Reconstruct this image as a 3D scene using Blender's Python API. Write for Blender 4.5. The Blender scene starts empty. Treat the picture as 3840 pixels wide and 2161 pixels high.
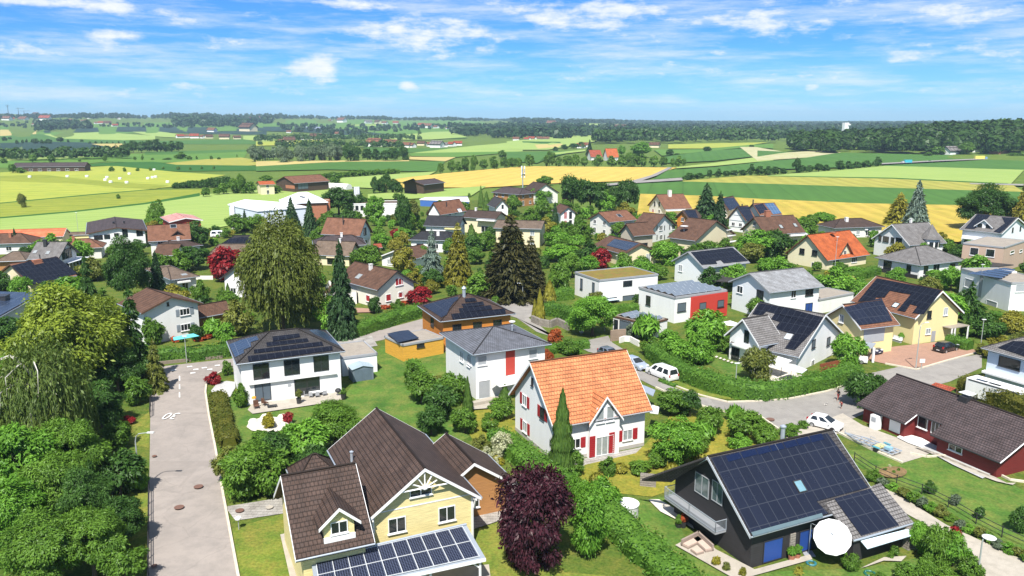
import bpy, math, random
from mathutils import Vector, noise as mnoise
rad = math.radians
HAZE = 1e-4
sc = bpy.context.scene
COL = sc.collection
R = random.Random(11)

# ------------------------------------------------------------------ camera
CAM_H, PITCH, FPX = 36.0, rad(11.95), 2003.0          # metres, radians, focal length in 2576-wide pixels
cd = bpy.data.cameras.new('camera'); cam = bpy.data.objects.new('camera', cd); COL.objects.link(cam)
cam.location = (0, 0, CAM_H); cam.rotation_euler = (rad(90)-PITCH, 0, 0)
cd.sensor_width = 36; cd.lens = 36*FPX/2576; cd.clip_start = .5; cd.clip_end = 40000
sc.camera = cam
# ------------------------------------------------------------------ view, sun
sc.view_settings.view_transform = 'Standard'; sc.view_settings.look = 'None'
sc.view_settings.exposure = EXPOSURE = 0.66; sc.view_settings.gamma = 1
SUN_EL, SUN_AZ = rad(55), rad(188)                     # sun stands behind the camera, a little to the left
sl = bpy.data.lights.new('sun', 'SUN'); sun = bpy.data.objects.new('sun', sl); COL.objects.link(sun)
sl.energy = 5.0; sl.angle = rad(.5); sl.color = (1, .955, .88)
sdir = Vector((math.sin(SUN_AZ)*math.cos(SUN_EL), math.cos(SUN_AZ)*math.cos(SUN_EL), math.sin(SUN_EL)))
sun.rotation_euler = sdir.to_track_quat('Z', 'Y').to_euler()
sc.cycles.max_bounces = 6; sc.cycles.diffuse_bounces = 2; sc.cycles.glossy_bounces = 2
sc.cycles.transmission_bounces = 3; sc.cycles.transparent_max_bounces = 8; sc.cycles.volume_bounces = 0
sc.cycles.caustics_reflective = False; sc.cycles.caustics_refractive = False
# ------------------------------------------------------------------ pixel <-> world (photograph read at 2576 x 1450)
K = 2576/3840
REG = dict(F1=(0,360,1000,920,2576,1443),F2=(960,360,1960,920,2576,1443),F3=(1900,360,2900,920,2576,1443),F4=(2840,360,3840,920,2576,1443),
M1=(0,720,800,1260,2148,1450),M2=(750,720,1550,1260,2148,1450),M3=(1500,660,2300,1200,2148,1450),M4=(2250,660,3050,1200,2148,1450),M5=(3000,660,3840,1220,2175,1450),
N1=(0,1150,900,2161,1291,1450),N2=(750,1150,1600,1700,2241,1450),N3=(850,1500,2100,2161,2576,1362),N4=(1750,1200,2600,1800,2054,1450),N5=(2300,1550,3600,2161,2576,1211),
N6=(2400,1100,3200,1650,2109,1450),N7=(3040,1150,3840,1700,2109,1450),N8=(3040,1600,3840,2161,2068,1450),
Z1=(1760,1300,2460,1780,2115,1450),Z2=(1050,1700,1950,2161,2576,1319),Z3=(3000,1380,3500,1700,2266,1450),Z4=(2000,1050,2500,1400,2071,1450),Z5=(3300,1280,3840,1600,2447,1450))
def px(r, x, y):
 if r == 'D': return (x, y)
 x0, y0, x1, y1, w, h = REG[r]
 return ((x0+x*(x1-x0)/w)*K, (y0+y*(y1-y0)/h)*K)
CP, SP = math.cos(PITCH), math.sin(PITCH)
EYE = Vector((0, 0, CAM_H))
def ray(u, v):
 a = (u-1288)/FPX; b = -(v-725)/FPX
 return Vector((a, CP+b*SP, -SP+b*CP))
def P(u, v, z=0.0):
 d = ray(u, v); t = (z-CAM_H)/d.z
 return EYE+d*t
def proj(p):
 z = p[2]-CAM_H; d = p[1]*CP-z*SP; up = p[1]*SP+z*CP
 return (1288+FPX*p[0]/d, 725-FPX*up/d, d)
def sstep(a, b, x):
 t = min(1, max(0, (x-a)/(b-a))); return t*t*(3-2*t)
def hfar(az):
 pts = [(-40, 62), (-30, 60), (-16, 50), (-5, 36), (4, 24), (11, 8), (20, 3), (40, 3)]
 a = math.degrees(az)
 if a <= pts[0][0]: return pts[0][1]
 for (a0, h0), (a1, h1) in zip(pts, pts[1:]):
  if a <= a1: return h0+(h1-h0)*(a-a0)/(a1-a0)
 return pts[-1][1]
def tz(x, y):
 d = math.hypot(x, y)
 if y < 0 or d < 780: return 0.0
 a = math.degrees(math.atan2(x, y)); k = 13*math.exp(-((a-35)/8)**2)*sstep(840, 1080, d)
 if d < 1200: return k
 return k+(1+.10*math.sin(a*1.1)+.07*math.sin(a*2.7+1))*hfar(math.atan2(x, y))*sstep(1200, 5200, d)
def T(u, v):
 d = ray(u, v); t, pt = 40.0, 40.0
 while t < 9000:
  p = EYE+d*t
  if p.z < tz(p.x, p.y):
   lo, hi = pt, t
   for _ in range(22):
    m = (lo+hi)/2; q = EYE+d*m
    if q.z < tz(q.x, q.y): hi = m
    else: lo = m
   return EYE+d*hi
  pt = t; t *= 1.03
 p = EYE+d*7500; p.z = tz(p.x, p.y); return p

# ------------------------------------------------------------------ node helpers / materials
def newmat(name):
 m = bpy.data.materials.new(name); m.use_nodes = True
 nt = m.node_tree; nt.nodes.clear()
 return m, nt, nt.nodes, nt.links
def col4(c): return (c[0], c[1], c[2], 1)
def mixrgb(n, l, fac, a, b, mode='MIX'):
 x = n.new('ShaderNodeMix'); x.data_type = 'RGBA'; x.blend_type = mode; x.clamp_factor = True
 for s, v in ((0, fac), (6, a), (7, b)):
  if hasattr(v, 'is_linked') or isinstance(v, bpy.types.NodeSocket): l.new(v, x.inputs[s])
  else: x.inputs[s].default_value = v if s == 0 else col4(v)
 return x.outputs[2]
def math_n(n, l, op, a, b=None, clamp=False):
 x = n.new('ShaderNodeMath'); x.operation = op; x.use_clamp = clamp
 for s, v in ((0, a), (1, b)):
  if v is None: continue
  if isinstance(v, bpy.types.NodeSocket): l.new(v, x.inputs[s])
  else: x.inputs[s].default_value = v
 return x.outputs[0]
def noise_n(n, l, vec, scale, detail=3, rough=.55, dim='3D'):
 x = n.new('ShaderNodeTexNoise'); x.noise_dimensions = dim
 x.inputs['Scale'].default_value = scale; x.inputs['Detail'].default_value = detail; x.inputs['Roughness'].default_value = rough
 if vec is not None: l.new(vec, x.inputs['Vector'])
 return x.outputs['Fac']
def ramp_n(n, l, fac, stops):
 x = n.new('ShaderNodeValToRGB'); e = x.color_ramp.elements
 while len(e) < len(stops): e.new(.5)
 for i, (p, c) in enumerate(stops):
  e[i].position = p; e[i].color = col4(c)
 l.new(fac, x.inputs[0]); return x.outputs[0]
def finish(n, l, col, rough=.7, bump=None, bs=.3, metal=0, spec=.5, bd=.05):
 b = n.new('ShaderNodeBsdfPrincipled'); o = n.new('ShaderNodeOutputMaterial')
 if isinstance(col, bpy.types.NodeSocket): l.new(col, b.inputs['Base Color'])
 else: b.inputs['Base Color'].default_value = col4(col)
 if isinstance(rough, bpy.types.NodeSocket): l.new(rough, b.inputs['Roughness'])
 else: b.inputs['Roughness'].default_value = rough
 b.inputs['Metallic'].default_value = metal; b.inputs['Specular IOR Level'].default_value = spec
 if bump is not None:
  bp = n.new('ShaderNodeBump'); bp.inputs['Strength'].default_value = bs; bp.inputs['Distance'].default_value = bd
  l.new(bump, bp.inputs['Height']); l.new(bp.outputs[0], b.inputs['Normal'])
 l.new(b.outputs[0], o.inputs[0]); return b
MC = {}
def plain(name, c, rough=.6, var=.12, scale=1.5, metal=0, spec=.5, streak=False):
 if name in MC: return MC[name]
 m, nt, n, l = newmat(name)
 g = n.new('ShaderNodeNewGeometry')
 v = g.outputs['Position']
 if streak:
  mp = n.new('ShaderNodeMapping'); mp.inputs['Scale'].default_value = (1, 1, .15); l.new(v, mp.inputs[0]); v = mp.outputs[0]
 f = noise_n(n, l, v, scale, 4, .6)
 cc = ramp_n(n, l, f, [(.25, [x*(1-var) for x in c]), (.75, [min(1, x*(1+var*.6)) for x in c])])
 finish(n, l, cc, rough, metal=metal, spec=spec)
 MC[name] = m; return m
def tiles(name, c1, c2, row=.34, colw=.3, mortar=.03, rough=.75, sharp=1.0, spec=.3):
 """roof tiles in real metres: UV.x runs along the eave, UV.y up the slope"""
 if name in MC: return MC[name]
 m, nt, n, l = newmat(name)
 uv = n.new('ShaderNodeUVMap'); b = n.new('ShaderNodeTexBrick'); l.new(uv.outputs[0], b.inputs['Vector'])
 b.inputs['Scale'].default_value = 1; b.inputs['Brick Width'].default_value = colw; b.inputs['Row Height'].default_value = row
 b.inputs['Mortar Size'].default_value = mortar; b.inputs['Mortar Smooth'].default_value = .3; b.offset = .5
 b.inputs['Color1'].default_value = col4(c1); b.inputs['Color2'].default_value = col4(c2)
 b.inputs['Mortar'].default_value = col4([x*(1-.65*sharp) for x in c1]); b.inputs['Bias'].default_value = -.2
 f = noise_n(n, l, uv.outputs[0], .6, 5, .65)
 f2 = noise_n(n, l, uv.outputs[0], 7, 2, .5)
 w = ramp_n(n, l, f, [(.3, (.62, .6, .58)), (.65, (1.1, 1.1, 1.1))])
 c = mixrgb(n, l, 1.0, b.outputs[0], w, 'MULTIPLY')
 w2 = ramp_n(n, l, f2, [(.3, (.82, .82, .82)), (.7, (1.12, 1.12, 1.12))])
 c = mixrgb(n, l, .8, c, w2, 'MULTIPLY')
 sx = n.new('ShaderNodeSeparateXYZ'); l.new(uv.outputs[0], sx.inputs[0])
 saw = math_n(n, l, 'FRACT', math_n(n, l, 'DIVIDE', sx.outputs[1], row))
 c = mixrgb(n, l, math_n(n, l, 'MULTIPLY', math_n(n, l, 'LESS_THAN', saw, .2), .5*sharp), c, (.01, .006, .004))
 wx = math_n(n, l, 'SINE', math_n(n, l, 'MULTIPLY', sx.outputs[0], 2*math.pi/colw))
 h = math_n(n, l, 'ADD', math_n(n, l, 'MULTIPLY', saw, -1.0), math_n(n, l, 'MULTIPLY', wx, .35))
 finish(n, l, c, rough, h, .55, spec=spec, bd=.04)
 MC[name] = m; return m
def pvmat(name, c, cell=(1.0, 1.7), line=(.10, .11, .13), lw=.03, fine=False, rough=.22):
 if name in MC: return MC[name]
 m, nt, n, l = newmat(name)
 uv = n.new('ShaderNodeUVMap'); b = n.new('ShaderNodeTexBrick'); l.new(uv.outputs[0], b.inputs['Vector'])
 b.offset = 0; b.inputs['Scale'].default_value = 1; b.inputs['Brick Width'].default_value = cell[0]; b.inputs['Row Height'].default_value = cell[1]
 b.inputs['Mortar Size'].default_value = lw; b.inputs['Mortar Smooth'].default_value = 0
 b.inputs['Color1'].default_value = col4(c); b.inputs['Color2'].default_value = col4([x*1.25 for x in c]); b.inputs['Mortar'].default_value = col4(line)
 cc = b.outputs[0]
 if fine:
  b2 = n.new('ShaderNodeTexBrick'); l.new(uv.outputs[0], b2.inputs['Vector']); b2.offset = 0
  b2.inputs['Scale'].default_value = 1; b2.inputs['Brick Width'].default_value = .16; b2.inputs['Row Height'].default_value = .16
  b2.inputs['Mortar Size'].default_value = .012; b2.inputs['Color1'].default_value = (1, 1, 1, 1); b2.inputs['Color2'].default_value = (.8, .8, .8, 1)
  b2.inputs['Mortar'].default_value = (9, 9, 8, 1)
  cc = mixrgb(n, l, 1.0, cc, b2.outputs[0], 'MULTIPLY')
 f = noise_n(n, l, uv.outputs[0], .8, 4, .6)
 r = math_n(n, l, 'ADD', math_n(n, l, 'MULTIPLY', f, .25), rough-.1)
 finish(n, l, cc, r, spec=.35)
 MC[name] = m; return m
def boards(name, c, w=.16, rough=.75, horiz=True):
 if name in MC: return MC[name]
 m, nt, n, l = newmat(name)
 g = n.new('ShaderNodeNewGeometry'); s = n.new('ShaderNodeSeparateXYZ'); l.new(g.outputs['Position'], s.inputs[0])
 fr = math_n(n, l, 'FRACT', math_n(n, l, 'DIVIDE', s.outputs[2] if horiz else math_n(n, l, 'ADD', s.outputs[0], s.outputs[1]), w))
 gap = math_n(n, l, 'LESS_THAN', fr, .1)
 mp = n.new('ShaderNodeMapping'); mp.inputs['Scale'].default_value = (.6, .6, 8) if horiz else (6, 6, .5); l.new(g.outputs['Position'], mp.inputs[0])
 f = noise_n(n, l, mp.outputs[0], 1.4, 4, .6)
 cc = ramp_n(n, l, f, [(.25, [x*.72 for x in c]), (.75, [min(1, x*1.15) for x in c])])
 cc = mixrgb(n, l, math_n(n, l, 'MULTIPLY', gap, .55), cc, [x*.45 for x in c])
 finish(n, l, cc, rough); MC[name] = m; return m
def leafmat(name, a, b, trans=.3, dead=None):
 if name in MC: return MC[name]
 m, nt, n, l = newmat(name)
 g = n.new('ShaderNodeNewGeometry'); oi = n.new('ShaderNodeObjectInfo'); tco = n.new('ShaderNodeTexCoord')
 f = math_n(n, l, 'ADD', math_n(n, l, 'MULTIPLY', g.outputs['Random Per Island'], .5), math_n(n, l, 'ADD', math_n(n, l, 'MULTIPLY', oi.outputs['Random'], .3), math_n(n, l, 'MULTIPLY', math_n(n, l, 'SUBTRACT', noise_n(n, l, tco.outputs['Object'], 5.5, 3), .4), 1.3)))
 c = ramp_n(n, l, f, [(.05, a), (.95, b)])
 d = n.new('ShaderNodeBsdfDiffuse'); t = n.new('ShaderNodeBsdfTranslucent'); gl = n.new('ShaderNodeBsdfGlossy')
 gl.inputs['Roughness'].default_value = .45; gl.inputs['Color'].default_value = (.7, .75, .7, 1)
 l.new(c, d.inputs[0])
 tc = mixrgb(n, l, 1.0, c, (1.25, 1.25, .55), 'MULTIPLY'); l.new(tc, t.inputs[0])
 mx = n.new('ShaderNodeMixShader'); mx.inputs[0].default_value = trans; l.new(d.outputs[0], mx.inputs[1]); l.new(t.outputs[0], mx.inputs[2])
 m2 = n.new('ShaderNodeMixShader'); m2.inputs[0].default_value = .02; l.new(mx.outputs[0], m2.inputs[1]); l.new(gl.outputs[0], m2.inputs[2])
 o = n.new('ShaderNodeOutputMaterial'); l.new(m2.outputs[0], o.inputs[0])
 MC[name] = m; return m
def groundmat(name, c1, c2, c3=None, s1=.06, s2=.9, rough=.95, bump=.0, stripe=None, s3=9, fine=.16, crack=0):
 if name in MC: return MC[name]
 m, nt, n, l = newmat(name)
 g = n.new('ShaderNodeNewGeometry'); v = g.outputs['Position']
 f1 = noise_n(n, l, v, s1, 4, .6); f2 = noise_n(n, l, v, s2, 5, .7); f3 = noise_n(n, l, v, s3, 2, .6)
 c = ramp_n(n, l, f1, [(.32, c1), (.68, c2)])
 if c3:
  k = ramp_n(n, l, f2, [(.42, (0, 0, 0)), (.72, (1, 1, 1))]); c = mixrgb(n, l, k, c, c3)
 lo, hi = 1-fine, 1+fine
 w = ramp_n(n, l, f3, [(.25, (lo, lo, lo)), (.75, (hi, hi, hi))]); c = mixrgb(n, l, 1.0, c, w, 'MULTIPLY')
 if crack:
  vo = n.new('ShaderNodeTexVoronoi'); vo.feature = 'DISTANCE_TO_EDGE'; vo.inputs['Scale'].default_value = .16; wv = n.new('ShaderNodeVectorMath'); wv.operation = 'ADD'; tn = n.new('ShaderNodeTexNoise'); tn.inputs['Scale'].default_value = .7; l.new(v, tn.inputs['Vector']); l.new(v, wv.inputs[0]); l.new(tn.outputs['Color'], wv.inputs[1]); l.new(wv.outputs[0], vo.inputs['Vector'])
  k = math_n(n, l, 'MULTIPLY', math_n(n, l, 'LESS_THAN', vo.outputs['Distance'], .009), crack); c = mixrgb(n, l, k, c, [x*.45 for x in c1])
  pt = n.new('ShaderNodeTexVoronoi'); pt.inputs['Scale'].default_value = .11; pt.distance = 'CHEBYCHEV'; l.new(v, pt.inputs['Vector']); k = math_n(n, l, 'MULTIPLY', math_n(n, l, 'GREATER_THAN', pt.outputs['Distance'], .60), .22); c = mixrgb(n, l, k, c, [x*.62 for x in c1])
 if stripe:
  ang, per, amt = stripe
  mp = n.new('ShaderNodeMapping'); mp.inputs['Rotation'].default_value = (0, 0, rad(ang)); l.new(v, mp.inputs[0])
  s = n.new('ShaderNodeSeparateXYZ'); l.new(mp.outputs[0], s.inputs[0])
  wv = math_n(n, l, 'SINE', math_n(n, l, 'ADD', math_n(n, l, 'MULTIPLY', s.outputs[0], 2*math.pi/per), math_n(n, l, 'MULTIPLY', f1, 9)))
  k2 = n.new('ShaderNodeMath'); k2.operation = 'ADD'; k2.inputs[1].default_value = 1; l.new(math_n(n, l, 'MULTIPLY', wv, amt), k2.inputs[0])
  tr = math_n(n, l, 'MULTIPLY', math_n(n, l, 'LESS_THAN', math_n(n, l, 'FRACT', math_n(n, l, 'DIVIDE', s.outputs[0], per*2.1)), .06), .3); c = mixrgb(n, l, tr, c, [x*.6 for x in c1])
  cb = n.new('ShaderNodeCombineXYZ')
  for i in range(3): l.new(k2.outputs[0], cb.inputs[i])
  c = mixrgb(n, l, 1.0, c, cb.outputs[0], 'MULTIPLY')
 finish(n, l, c, rough, f3 if bump else None, bump, spec=.15); MC[name] = m; return m

# ------------------------------------------------------------------ world: physical sky with cloud layers fixed to compass directions
w = bpy.data.worlds.new('World'); sc.world = w; w.use_nodes = True
nt = w.node_tree; n = nt.nodes; l = nt.links; n.clear()
sky = n.new('ShaderNodeTexSky'); sky.sky_type = 'NISHITA'; sky.sun_disc = False; sky.sun_elevation = SUN_EL; sky.sun_rotation = SUN_AZ
sky.air_density = 1.0; sky.dust_density = .35; sky.ozone_density = 2.6; sky.altitude = 450
tc = n.new('ShaderNodeTexCoord'); nm = n.new('ShaderNodeVectorMath'); nm.operation = 'NORMALIZE'; l.new(tc.outputs['Generated'], nm.inputs[0])
sp = n.new('ShaderNodeSeparateXYZ'); l.new(nm.outputs[0], sp.inputs[0])
AZ = math_n(n, l, 'ARCTAN2', sp.outputs[0], sp.outputs[1]); EL = math_n(n, l, 'ARCSINE', sp.outputs[2])
cb = n.new('ShaderNodeCombineXYZ'); l.new(AZ, cb.inputs[0]); l.new(math_n(n, l, 'MULTIPLY', EL, 2.6), cb.inputs[1])
nA = noise_n(n, l, cb.outputs[0], 19, 9, .62); 
mp = n.new('ShaderNodeMapping'); mp.inputs['Rotation'].default_value = (0, 0, rad(-12)); mp.inputs['Scale'].default_value = (1, 3.4, 1); l.new(cb.outputs[0], mp.inputs[0])
nW = noise_n(n, l, mp.outputs[0], 5, 9, .68); nB = noise_n(n, l, cb.outputs[0], 30, 5, .65)
CLOUDS = [(1070,88,175,38,1.0),(1225,112,75,22,.65),(1480,35,175,36,.95),(1620,48,80,20,.7),(785,175,70,30,1.0),(720,190,60,14,.7),(430,42,80,20,.7),(560,44,110,14,.6),(140,6,170,14,.9),
 (895,8,70,16,.9),(1960,58,180,52,.6),(2010,72,60,16,.75),(2046,222,24,10,.9),(1027,215,20,10,.9),(250,85,50,12,.7),(150,108,50,10,.5),(2350,45,260,50,.45),(2230,120,150,40,.35),(1715,185,80,20,.5),
 (1500,195,110,16,.5),(480,215,90,16,.5),(260,238,60,13,.5),(1260,205,70,16,.5),(1350,235,90,12,.4),(700,240,110,14,.45),(330,100,200,26,.4),(60,125,120,28,.4),(600,120,150,30,.35),(2480,140,160,50,.4),(1960,185,120,22,.3),(1790,130,70,16,.45),(1100,150,120,14,.3)]
tot = None
for (u, v, hw, hh, s) in CLOUDS:
 d = ray(u, v).normalized(); a = math.atan2(d.x, d.y); e = math.asin(d.z)
 da = math_n(n, l, 'DIVIDE', math_n(n, l, 'SUBTRACT', AZ, a), hw/FPX*1.15); de = math_n(n, l, 'DIVIDE', math_n(n, l, 'SUBTRACT', EL, e), hh/FPX*1.15)
 q = math_n(n, l, 'ADD', math_n(n, l, 'MULTIPLY', da, da), math_n(n, l, 'MULTIPLY', de, de))
 g = math_n(n, l, 'MULTIPLY', math_n(n, l, 'POWER', 2.718, math_n(n, l, 'MULTIPLY', q, -.9)), s)
 tot = g if tot is None else math_n(n, l, 'MAXIMUM', tot, g)
nM = math_n(n, l, 'ADD', math_n(n, l, 'MULTIPLY', nA, .62), math_n(n, l, 'MULTIPLY', nW, .38))
dens = math_n(n, l, 'ADD', math_n(n, l, 'MULTIPLY', tot, .62), math_n(n, l, 'MULTIPLY', math_n(n, l, 'SUBTRACT', nM, .5), 2.9))
mr = n.new('ShaderNodeMapRange'); mr.interpolation_type = 'SMOOTHSTEP'; mr.inputs[1].default_value = .12; mr.inputs[2].default_value = .72; mr.inputs[4].default_value = .95; l.new(dens, mr.inputs[0])
mw = n.new('ShaderNodeMapRange'); mw.interpolation_type = 'SMOOTHSTEP'; mw.inputs[1].default_value = .40; mw.inputs[2].default_value = .70; mw.inputs[4].default_value = .58; l.new(nW, mw.inputs[0])
up = n.new('ShaderNodeMapRange'); up.inputs[1].default_value = .002; up.inputs[2].default_value = .02; l.new(EL, up.inputs[0])
cf = math_n(n, l, 'MULTIPLY', math_n(n, l, 'MAXIMUM', mr.outputs[0], mw.outputs[0]), up.outputs[0], True)
ccol = ramp_n(n, l, nB, [(.3, (6.4, 7.0, 7.6)), (.65, (7.9, 8.0, 8.1))])
tf = n.new('ShaderNodeMapRange'); tf.inputs[1].default_value = rad(9); tf.inputs[2].default_value = rad(26); l.new(EL, tf.inputs[0])
tl = n.new('ShaderNodeMapRange'); tl.inputs[1].default_value = 0; tl.inputs[2].default_value = rad(5); l.new(EL, tl.inputs[0])
tint = mixrgb(n, l, tf.outputs[0], mixrgb(n, l, tl.outputs[0], (.40, .77, 1.32), (.24, .60, 1.09)), (.82, .92, .98)); base = mixrgb(n, l, 1.0, sky.outputs[0], tint, 'MULTIPLY')
skycol = mixrgb(n, l, cf, base, ccol)
bg = n.new('ShaderNodeBackground'); bg.inputs[1].default_value = .085; l.new(skycol, bg.inputs[0])
wo = n.new('ShaderNodeOutputWorld'); l.new(bg.outputs[0], wo.inputs[0])
w.cycles.sampling_method = 'MANUAL'; w.cycles.sample_map_resolution = 512
# ------------------------------------------------------------------ mesh helpers
class MB:
 def __init__(s): s.v = []; s.f = []; s.uv = []; s.mi = []
 def face(s, pts, uv=None, mi=0):
  i = len(s.v); s.v += [tuple(p) for p in pts]; s.f.append(tuple(range(i, i+len(pts))))
  s.uv.append(uv if uv else [(p[0], p[1]) for p in pts]); s.mi.append(mi)
 def box(s, o, ax, ay, az, mi=0):
  """box from corner o with edge vectors ax, ay, az"""
  o, ax, ay, az = map(Vector, (o, ax, ay, az)); L = (ax.length, ay.length, az.length)
  c = lambda i, j, k: o+ax*i+ay*j+az*k
  for q, (d0, d1) in ((((0,0,0),(0,1,0),(1,1,0),(1,0,0)), (1, 0)), (((0,0,1),(1,0,1),(1,1,1),(0,1,1)), (0, 1)),
                  (((0,0,0),(1,0,0),(1,0,1),(0,0,1)), (0, 2)), (((1,1,0),(0,1,0),(0,1,1),(1,1,1)), (0, 2)),
                  (((1,0,0),(1,1,0),(1,1,1),(1,0,1)), (1, 2)), (((0,1,0),(0,0,0),(0,0,1),(0,1,1)), (1, 2))):
   s.face([c(*t) for t in q], [(t[d0]*L[d0], t[d1]*L[d1]) for t in q], mi)
 def cbox(s, c, sx, sy, sz, yaw=0, mi=0):
  """box standing on z of c, centred in x,y"""
  a = Vector((math.cos(yaw), math.sin(yaw), 0)); b = Vector((-math.sin(yaw), math.cos(yaw), 0))
  s.box(Vector(c)-a*sx/2-b*sy/2, a*sx, b*sy, Vector((0, 0, sz)), mi)
 def slab(s, top, t, mi=0, uvs=None, down=None):
  """polygon (counter-clockwise from above) thickened downwards"""
  top = [Vector(p) for p in top]
  nrm = (top[1]-top[0]).cross(top[2]-top[0]).normalized()
  d = Vector(down) if down is not None else -nrm*t
  ex = (top[1]-top[0]).normalized(); ey = nrm.cross(ex)
  if uvs is None:
   if abs(nrm.z) < .999:
    ex = Vector((0, 0, 1)).cross(nrm).normalized(); ey = nrm.cross(ex)
   uvs = [((p-top[0]).dot(ex), (p-top[0]).dot(ey)) for p in top]
  s.face(top, uvs, mi); bot = [p+d for p in top]
  s.face(bot[::-1], uvs[::-1], mi)
  for i in range(len(top)):
   j = (i+1) % len(top); L = (top[j]-top[i]).length
   s.face([bot[i], bot[j], top[j], top[i]], [(0, 0), (L, 0), (L, t), (0, t)], mi)
 def tube(s, pts, r, n=6, mi=0, cap=True):
  pts = [Vector(p) for p in pts]; rr = r if isinstance(r, (list, tuple)) else [r]*len(pts)
  rings = []
  for i, p in enumerate(pts):
   d = (pts[min(i+1, len(pts)-1)]-pts[max(i-1, 0)]).normalized()
   a = d.orthogonal().normalized() if abs(d.z) < .95 else Vector((1, 0, 0)); a = (a-d*a.dot(d)).normalized(); b = d.cross(a)
   rings.append([p+(a*math.cos(2*math.pi*k/n)+b*math.sin(2*math.pi*k/n))*rr[i] for k in range(n)])
  base = len(s.v)
  for rg in rings: s.v += [tuple(q) for q in rg]
  for i in range(len(pts)-1):
   for k in range(n):
    k2 = (k+1) % n
    s.f.append((base+i*n+k, base+i*n+k2, base+(i+1)*n+k2, base+(i+1)*n+k)); s.uv.append([(0, 0)]*4); s.mi.append(mi)
  if cap:
   s.f.append(tuple(base+k for k in range(n))[::-1]); s.uv.append([(0, 0)]*n); s.mi.append(mi)
   s.f.append(tuple(base+(len(pts)-1)*n+k for k in range(n))); s.uv.append([(0, 0)]*n); s.mi.append(mi)
 def lathe(s, c, prof, n=12, mi=0):
  c = Vector(c); base = len(s.v)
  for (r, z) in prof:
   s.v += [(c.x+r*math.cos(2*math.pi*k/n), c.y+r*math.sin(2*math.pi*k/n), c.z+z) for k in range(n)]
  for i in range(len(prof)-1):
   for k in range(n):
    k2 = (k+1) % n
    s.f.append((base+i*n+k, base+i*n+k2, base+(i+1)*n+k2, base+(i+1)*n+k)); s.uv.append([(0, 0)]*4); s.mi.append(mi)
  s.f.append(tuple(base+(len(prof)-1)*n+k for k in range(n))); s.uv.append([(0, 0)]*n); s.mi.append(mi)
 def mesh(s, name, mats, origin=(0, 0, 0), smooth=False):
  me = bpy.data.meshes.new(name); o = origin
  me.from_pydata([(a-o[0], b-o[1], c-o[2]) for a, b, c in s.v], [], s.f)
  if not isinstance(mats, (list, tuple)): mats = [mats]
  for m in mats: me.materials.append(m)
  ul = me.uv_layers.new(name='UVMap'); flat = [x for f in s.uv for p in f for x in p]; ul.data.foreach_set('uv', flat)
  me.polygons.foreach_set('material_index', s.mi)
  if smooth: me.polygons.foreach_set('use_smooth', [True]*len(s.f))
  me.update(); return me
 def build(s, name, mats, parent=None, smooth=False):
  """mesh given in world coordinates; becomes a child that keeps its place"""
  org = Vector(parent['_o']) if parent is not None and '_o' in parent else Vector((0, 0, 0))
  if parent is None and s.v:
   n_ = len(s.v); org = Vector((sum(p[0] for p in s.v)/n_, sum(p[1] for p in s.v)/n_, min(p[2] for p in s.v)))
  o = bpy.data.objects.new(name, s.mesh(name, mats, org, smooth)); COL.objects.link(o)
  if parent is not None:
   o.parent = parent; o['_o'] = tuple(org)
  else: o.location = org; o['_o'] = tuple(org)
  return o
def empty(name, loc, label=None, cat=None, group=None, rz=0):
 e = bpy.data.objects.new(name, None); COL.objects.link(e); e.location = loc; e.rotation_euler = (0, 0, rz)
 e.empty_display_size = .3; e['_o'] = tuple(loc)
 tag(e, label, cat, group); return e
def tag(o, label=None, cat=None, group=None, kind=None):
 if label: o['label'] = label
 if cat: o['category'] = cat
 if group: o['group'] = group
 if kind: o['kind'] = kind
 return o
def dup_tree(o, parent=None):
 c = o.copy(); COL.objects.link(c)
 if parent is not None: c.parent = parent
 for ch in list(o.children): dup_tree(ch, c)
 return c

# ------------------------------------------------------------------ ground, fields, roads
WHITEISH = (.8, .8, .78)
GR = groundmat('grass_land', (.060, .125, .018), (.100, .165, .024), (.17, .20, .035), .05, .5, s3=6)
def ground_sheet():
 ds = [0, 8, 20, 35, 55, 80, 110, 150, 200, 260, 330, 420, 520, 640, 780, 950, 1150, 1400, 1700, 2050, 2450, 2900, 3400, 3900, 4400, 4900, 5500, 6500, 8000, 12000, 20000]
 N = 180; v = [(0, 0, 0)]; f = []
 for d in ds[1:]:
  for k in range(N):
   a = 2*math.pi*k/N; x, y = d*math.sin(a), d*math.cos(a); v.append((x, y, tz(x, y)))
 for k in range(N): f.append((0, 1+(k+1) % N, 1+k))
 for i in range(len(ds)-2):
  for k in range(N):
   k2 = (k+1) % N; f.append((1+i*N+k, 1+i*N+k2, 1+(i+1)*N+k2, 1+(i+1)*N+k))
 me = bpy.data.meshes.new('ground'); me.from_pydata(v, [], f); me.materials.append(GR)
 o = bpy.data.objects.new('ground', me); COL.objects.link(o); o['kind'] = 'structure'
ground_sheet()
def resample(pl, n):
 L = [0]
 for a, b in zip(pl, pl[1:]): L.append(L[-1]+math.hypot(b[0]-a[0], b[1]-a[1]))
 out = []
 for i in range(n):
  t = L[-1]*i/(n-1)
  for j in range(len(pl)-1):
   if t <= L[j+1]+1e-9:
    k = (t-L[j])/max(1e-9, L[j+1]-L[j]); out.append((pl[j][0]+(pl[j+1][0]-pl[j][0])*k, pl[j][1]+(pl[j+1][1]-pl[j][1])*k)); break
 return out
FIELD_I = [0]
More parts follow.
